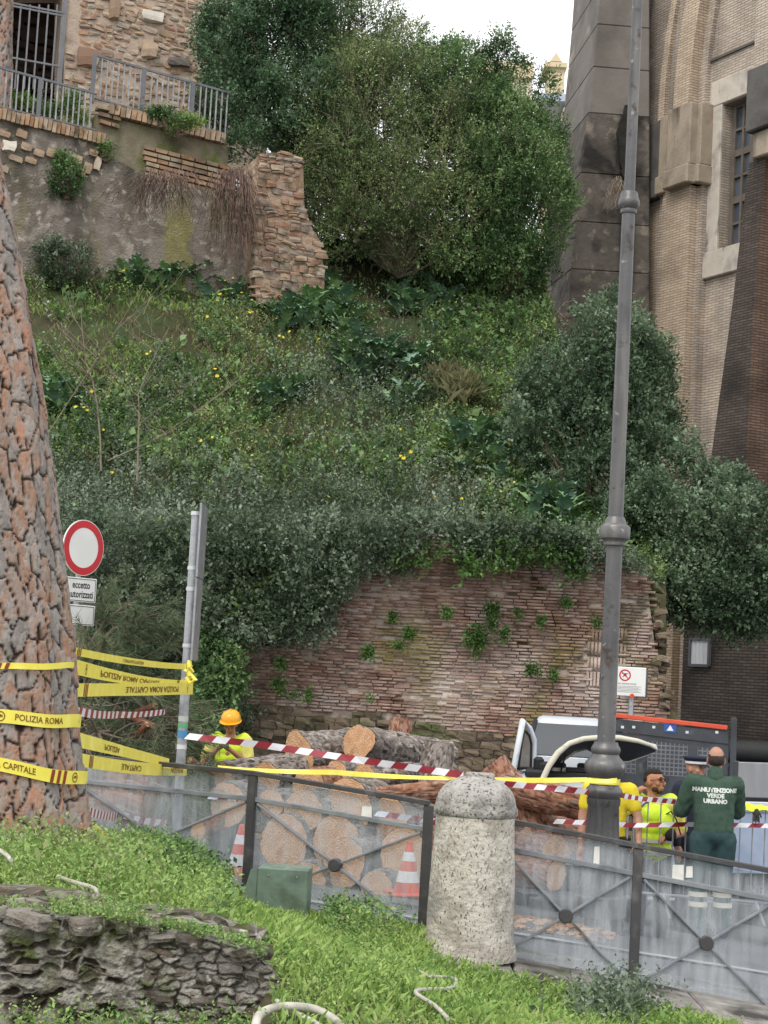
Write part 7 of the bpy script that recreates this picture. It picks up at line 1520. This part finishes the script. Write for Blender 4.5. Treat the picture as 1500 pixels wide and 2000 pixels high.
# local: x across, -y towards the camera (front of the van)
def loft(secs, nm, mat, root=van, close=True, smooth=35):
    m = MB(); n = len(secs[0]); vs = [p for s in secs for p in s]; fs = []
    for i in range(len(secs)-1):
        for k in range(n if close else n-1): k2 = (k+1) % n; fs.append((i*n+k, i*n+k2, (i+1)*n+k2, (i+1)*n+k))
    if close: fs += [tuple(range(n-1, -1, -1)), tuple((len(secs)-1)*n+k for k in range(n))]
    m.add(vs, fs); return m.build(nm, mat, root, world=False, smooth=smooth)
WB = .92
def rrect(w, z0, z1, y, r=.12, top=None):
    tw = top or w; pts = []
    for (cx_, cz_, a0, ww) in ((w-r, z0+r, -90, 0), (tw-r, z1-r, 0, 0)):
        for a in (0, 30, 60, 90): an = rad(a0+a); pts.append((cx_+r*math.cos(an), y, cz_+r*math.sin(an)))
    return pts+[(-x, yy, z) for x, yy, z in reversed(pts)]
sh_ = lambda pts, c: [(x*.62+c, y, z) for x, y, z in pts]
loft([sh_(q, -.33) for q in [rrect(WB, .35, TOP-.42, 0.0, .12, .80), rrect(WB, .35, TOP-.40, .05, .12, .80), rrect(WB, .35, TOP-.02, .62, .14, .66), rrect(WB, .35, TOP+.02, 1.0, .16, .68), rrect(WB, .35, TOP+.02, 1.5, .16, .68), rrect(WB, .38, TOP-.05, 1.6, .16, .66)]], 'body', M_vw)
# windscreen with pillars
def quadp(nm, pts, mat, root=van, th=.012): m = MB(); n = len(pts); a = [V3(p) for p in pts]; nn = (a[1]-a[0]).cross(a[2]-a[0]).normalized()*th; m.add(a+[p+nn for p in a], [tuple(range(n-1, -1, -1)), tuple(range(n, 2*n))]+[(i, (i+1) % n, (i+1) % n+n, i+n) for i in range(n)]); return m.build(nm, mat, root, world=False, bevel=.004)
quadp('windscreen', [(-.79, .02, TOP-.41), (.12, .02, TOP-.41), (.04, .58, TOP-.06), (-.71, .58, TOP-.06)], M_vg)
for q in (-1, 1): MB().tube([(q*.49-.33, -.01, TOP-.43), (q*.40-.33, .6, TOP-.03)], [.035, .03], 8).build('windscreen_pillar', M_trim, van, world=False)
loft([sh_(q, -.33) for q in [rrect(WB*.9, .3, rz_(1535), -.95, .12), rrect(WB, .3, rz_(1522), -.75, .12), rrect(WB, .32, rz_(1512), .05, .1)]], 'front_body', M_vw)
bay = MB(); bay.box((-.33, -.42, rz_(1516)+.03), (.95, .7, .08)); bay.build('engine_bay', M_trim, van, world=False, bevel=.02)
for (x, y, w, d, h_) in [(-.5, -.4, .3, .4, .10), (-.1, -.3, .25, .3, .11)]: MB().box((x, y, rz_(1516)+.1), (w, d, h_)).build('engine_part', M_bk, van, world=False, bevel=.02)
for q in (-1, 1): quadp('headlight', [(q*.30-.33, -.965, rz_(1545)), (q*.48-.33, -.93, rz_(1545)), (q*.49-.33, -.9, rz_(1528)), (q*.34-.33, -.95, rz_(1532))], M_lensv)
MB().box((-.33, -.97, rz_(1565)), (.6, .06, .22)).build('grille', M_trim, van, world=False, bevel=.02); MB().box((-.33, -.98, .5), (1.1, .14, .28)).build('bumper', M_trim, van, world=False, bevel=.04)
# raised bonnet: thin curved shell, pale rim, dark lining
vl = lambda x, y, Y: Matrix.Rotation(rad(6), 3, 'Z') @ (P(x, y, Y)-van.location)
near = [(1060, 1522), (1072, 1496), (1090, 1470), (1112, 1452), (1140, 1443), (1175, 1440), (1210, 1441), (1245, 1447), (1270, 1455), (1283, 1463)]
farp = [(1072, 1524), (1084, 1502), (1100, 1482), (1122, 1466), (1146, 1462), (1172, 1474), (1200, 1488), (1228, 1486), (1256, 1476), (1276, 1468)]
NQ = [vl(x, y, 19.25+.02*i) for i, (x, y) in enumerate(near)]; FQ = [vl(x, y, 20.0-.03*i) for i, (x, y) in enumerate(farp)]
def shell(nm, mat, root, off, a0=0., a1=1., up=0.):
    m = MB(); n = len(NQ); nv = 6; vs = [NQ[i].lerp(FQ[i], a0+(a1-a0)*j/nv)+V3((0, 0, off+up*math.sin(math.pi*j/nv))) for j in range(nv+1) for i in range(n)]
    m.add(vs, [(j*n+i, j*n+i+1, (j+1)*n+i+1, (j+1)*n+i) for j in range(nv) for i in range(n-1)]); return m.build(nm, mat, root, world=False, smooth=60)
bo = shell('bonnet', M_vw, van, .02, up=.05); shell('bonnet_lining', M_trim, bo, -.012, .08, .95)
MB().tube(NQ, [.035]*3+[.03]*4+[.026, .02, .014], 8).build('bonnet_rim', M_beige, bo, world=False, smooth=60)
MB().tube(FQ, [.03]*4+[.016]*6, 8).build('bonnet_inner_rim', M_beige, bo, world=False, smooth=60)
MB().tube([vl(1105, 1472, 19.6), vl(1092, 1520, 19.6)], .01, 6).build('bonnet_stay', M_trim, van, world=False)
MB().box(tuple(vl(1128, 1512, 19.75)), (.62, .3, .14)).build('inner_wing', M_beige, van, world=False, bevel=.03)
MB().box(tuple(vl(1135, 1505, 19.55)), (.34, .05, .05)).build('engine_part', M_trim, van, world=False, bevel=.01)
for x, y in ((-.8, -.35), (.14, -.35), (-.7, 1.2), (.1, 1.2)):
    w_ = MB(); w_.tube([(x-.1, y, .34), (x+.1, y, .34)], .34, 24); wh = w_.build('wheel', M_tyre, van, world=False, smooth=40, bevel=.02); MB().tube([(x-.105, y, .34), (x+.105, y, .34)], .2, 20).build('rim', M_rim, wh, world=False, smooth=40)
# open door at the picture left
dl = lambda px, py, Y: (Matrix.Rotation(rad(6), 3, 'Z') @ (P(px, py, Y)-van.location))
D = [(1003, 1505, 19.9), (1012, 1455, 19.9), (1021, 1408, 20.0), (1034, 1422, 20.1), (1043, 1445, 20.2), (1042, 1506, 20.2), (1042, 1590, 20.2), (1003, 1590, 19.9)]
dp = [dl(*q) for q in D]; fr_ = MB(); inner = [dl(*q) for q in [(1012, 1500, 19.92), (1018, 1455, 19.92), (1024, 1426, 20.0), (1033, 1436, 20.1), (1037, 1452, 20.15), (1036, 1500, 20.15)]]
dr = quadp('door', [dp[0], dp[5], dp[6], dp[7]], M_vw, van, .05)
MB().tube([dp[0], dp[1], dp[2], dp[3], dp[4], dp[5]], [.035, .035, .04, .035, .035, .035], 8).build('door_frame', M_vw, dr, world=False, smooth=50)
MB().tube(inner+[inner[0]], .018, 6, cap=False).build('window_seal', M_trim, dr, world=False); quadp('door_window', inner, pm('door_glass', ['6f6a62', '7d776e'], 2, .1, spec=.7), dr, .006)
MB().box(tuple(dl(1052, 1492, 19.9)), (.12, .1, .16)).build('mirror', M_trim, van, world=False, bevel=.03)

# ---- cage-sided tipper lorry with pale blue lower body
KY = 19.6; M_ck = pm('cage_dark', ['2f3236', '3b3e43', '26282b'], 3, .55, .1, 30, spec=.4, overlays=[('54575b', 5, .6, .75)]); M_ored = pm('red_rail', ['b5452e', 'c2523a'], 4, .5); M_blue = pm('pale_blue_body', ['8694ab', '94a2b8', '7b8aa3'], 1.5, .4, spec=.5, overlays=[('6c7687', 2.5, .6, .75)]); M_alu = pm('aluminium_side', ['7d8084', '8d9094', '73767a'], 2.5, .5, .1, 20, metallic=.3, stretch=(1, 1, .3))
KF2 = Frame(P(1195, 1400, 20.55), P(1432, 1426, 20.3)); c0 = KF2.O; kx = lambda x, y: KF2.loc(x, y)
kzr = road_z(c0.x+1, 20.5); lor = thing('tipper_lorry', 'work lorry with dark mesh cage, red top rail and pale blue lower body', 'lorry', (c0.x, c0.y, kzr), KF2.rz)
def kq(x, y): a = kx(x, y); return a[0], a[1]+c0.z-kzr
tl, tr2 = kq(1170, 1397), kq(1424, 1425); bl_, br_ = kq(1170, 1556), kq(1426, 1560)
frm = MB(); frm.prism([(tl[0], tl[1]-.17), (tr2[0], tr2[1]-.17), (tr2[0], tr2[1]-.02), (tl[0], tl[1]-.02)], -.03, .03); cage = frm.build('cage_top_panel', M_ck, lor, world=False, bevel=.006)
MB().bar((tl[0], 0, tl[1]+.02), (tr2[0]-.02, 0, tr2[1]+.02), .1, .05).build('red_top_rail', M_ored, lor, world=False, bevel=.006)
MB().bar((br_[0]+.03, 0, br_[1]-.7), (tr2[0]+.05, 0, tr2[1]+.14), .07, .09, up=(0, 1, 0)).build('corner_post', M_ck, lor, world=False, bevel=.006)
S0, S1 = tl[0], tr2[0]; Z0 = br_[1]
topz = lambda s: tl[1]-.17+(tr2[1]-tl[1])*(s-tl[0])/(tr2[0]-tl[0])
wins = [(kq(1215, 1450)[0], kq(1244, 1450)[0]), (kq(1266, 1450)[0], kq(1344, 1450)[0]), (kq(1363, 1450)[0], kq(1392, 1450)[0])]
prev = S0
for (a, b_) in wins+[(S1, S1)]:
    MB().prism([(prev, Z0), (a, Z0), (a, topz(a)-.002), (prev, topz(prev)-.002)], -.015, .015).build('cage_panel', M_ck, lor, world=False); prev = b_
zb0 = Z0+.22
for (a, b_) in wins:
    MB().prism([(a+.001, Z0), (b_-.001, Z0), (b_-.001, zb0), (a+.001, zb0)], -.013, .013).build('cage_panel', M_ck, lor, world=False)
    zt0 = topz(a)-.06; MB().prism([(a+.001, zt0), (b_-.001, zt0-.02), (b_-.001, topz(b_)-.003), (a+.001, topz(a)-.003)], -.013, .013).build('cage_panel', M_ck, lor, world=False)
    g_ = MB(); n = max(3, int((b_-a)/.048))
    for i in range(n+1): x = a+(b_-a)*i/n; g_.bar((x, 0, zb0-.01), (x, 0, zt0+.01), .013, .010, up=(0, 1, 0))
    nz_ = int((zt0-zb0)/.048)
    for j in range(nz_+1): z = zb0+(zt0-zb0)*j/nz_; g_.bar((a, 0, z), (b_, 0, z), .010, .013)
    g_.build('wire_mesh', pm('mesh_grey', ['6a6d71', '7a7d81'], 5, .5, metallic=.4), lor, world=False)
MB().prism([(S0, Z0), (S1, Z0), (S1, Z0+.62), (S0, Z0+.62)], 1.7, 1.74).build('far_cage_side', pm('far_cage', ['3c3f43', '4a4d52'], 3, .6), lor, world=False)
MB().prism([(S0, Z0-.12), (S1+.06, Z0-.12), (S1+.06, Z0-.003), (S0, Z0-.003)], -.04, .06).build('bed_edge', M_ck, lor, world=False, bevel=.01)
for x in (1216, 1238, 1277, 1342, 1400): a = kq(x, 1420 if x < 1300 else 1430); MB().box((a[0], -.034, a[1]), (.035, .006, .03)).build('rivet', M_lensv, lor, world=False)
a = kq(1309, 1422); MB().box((a[0], -.034, a[1]), (.14, .006, .1)).build('blue_label', pm('label_blue', ['2b4a8a', '31539a'], 5, .5), lor, world=False)
m = MB(); m.prism([(a[0]-.04, a[1]-.03), (a[0]+.04, a[1]-.03), (a[0], a[1]+.035)], -.0385, -.0375); m.build('label_mark', M_white, lor, world=False)
# side boards towards the right, and lower body nearer the camera
LFr = Frame(P(1300, 1580, 19.3), P(1500, 1590, 18.9)); lq = lambda x, y: LFr.loc(x, y)
lower = thing('flatbed_truck', 'pale blue flatbed truck body with grey aluminium side behind the crowd barriers', 'truck', (LFr.O.x, LFr.O.y, road_z(LFr.O.x, 19)), LFr.rz); zz0 = lower.location.z-LFr.O.z
def lbox(x0, y0, x1, y1, d0, d1, nm, mat, bev=.008): a = lq(x0, y0); b_ = lq(x1, y1); dy = (lq(x1, y0)[1]-lq(x0, y0)[1]); sl = 0; return MB().prism([(a[0], lq(x0, y1)[1]-zz0), (b_[0], lq(x1, y1+(x1-x0)*.03)[1]-zz0), (b_[0], lq(x1, y0+(x1-x0)*.03)[1]-zz0), (a[0], a[1]-zz0)], d0, d1).build(nm, mat, lower, world=False, bevel=bev)
lbox(1437, 1488, 1600, 1557, 0, .05, 'side_board', M_alu); lbox(1240, 1559, 1600, 1577, -.03, .06, 'white_sill', M_vw); lbox(1240, 1580, 1600, 1700, 0, 1.6, 'lower_body', M_blue); lbox(1433, 1486, 1439, 1580, -.02, .07, 'stake', M_ck)
lbox(1120, 1702, 1600, 1760, .25, 1.4, 'chassis', M_trim); 
a, b_ = lq(1180, 1752), lq(1600, 1768); MB().tube([(a[0], -.02, a[1]-zz0), (b_[0], -.02, b_[1]-zz0)], .035, 10).build('side_guard', M_galv, lower, world=False)
put_text(lower, 'IVECO', .13, lq(1487, 1745)[0], lq(1487, 1745)[1]-zz0, .23, pm('letter_grey', ['9a9da2', 'a8abb0'], 5, .4), bold=.004)
for x in (1200, 1555): a = lq(x, 1760); wz = .42; w_ = MB(); w_.tube([(a[0], .1, wz-.05), (a[0], .4, wz-.05)], .37, 24); wh = w_.build('wheel', M_tyre, lower, world=False, smooth=40); MB().tube([(a[0], .09, wz-.05), (a[0], .41, wz-.05)], .2, 20).build('rim', M_rim, wh, world=False, smooth=40)
# dark pipe-like bale behind the lorry at the right edge
c = P(1490, 1470, 24.5); pp_ = MB(); pp_.tube([(-.5, 0, 0), (1.6, 0, -.03)], .16, 16); o = pp_.build('covered_roll', M_trim, None, smooth=50); o.location = c; tag(o, 'dark covered roll lying behind the lorry at the right edge', 'roll')
st_ = MB(); st_.box((.5, .2, -1.55), (2.6, .9, 2.75)); o = st_.build('dark_crate', M_bk, None, bevel=.03); o.location = c; tag(o, 'dark covered stack carrying the roll behind the lorry', 'crate')
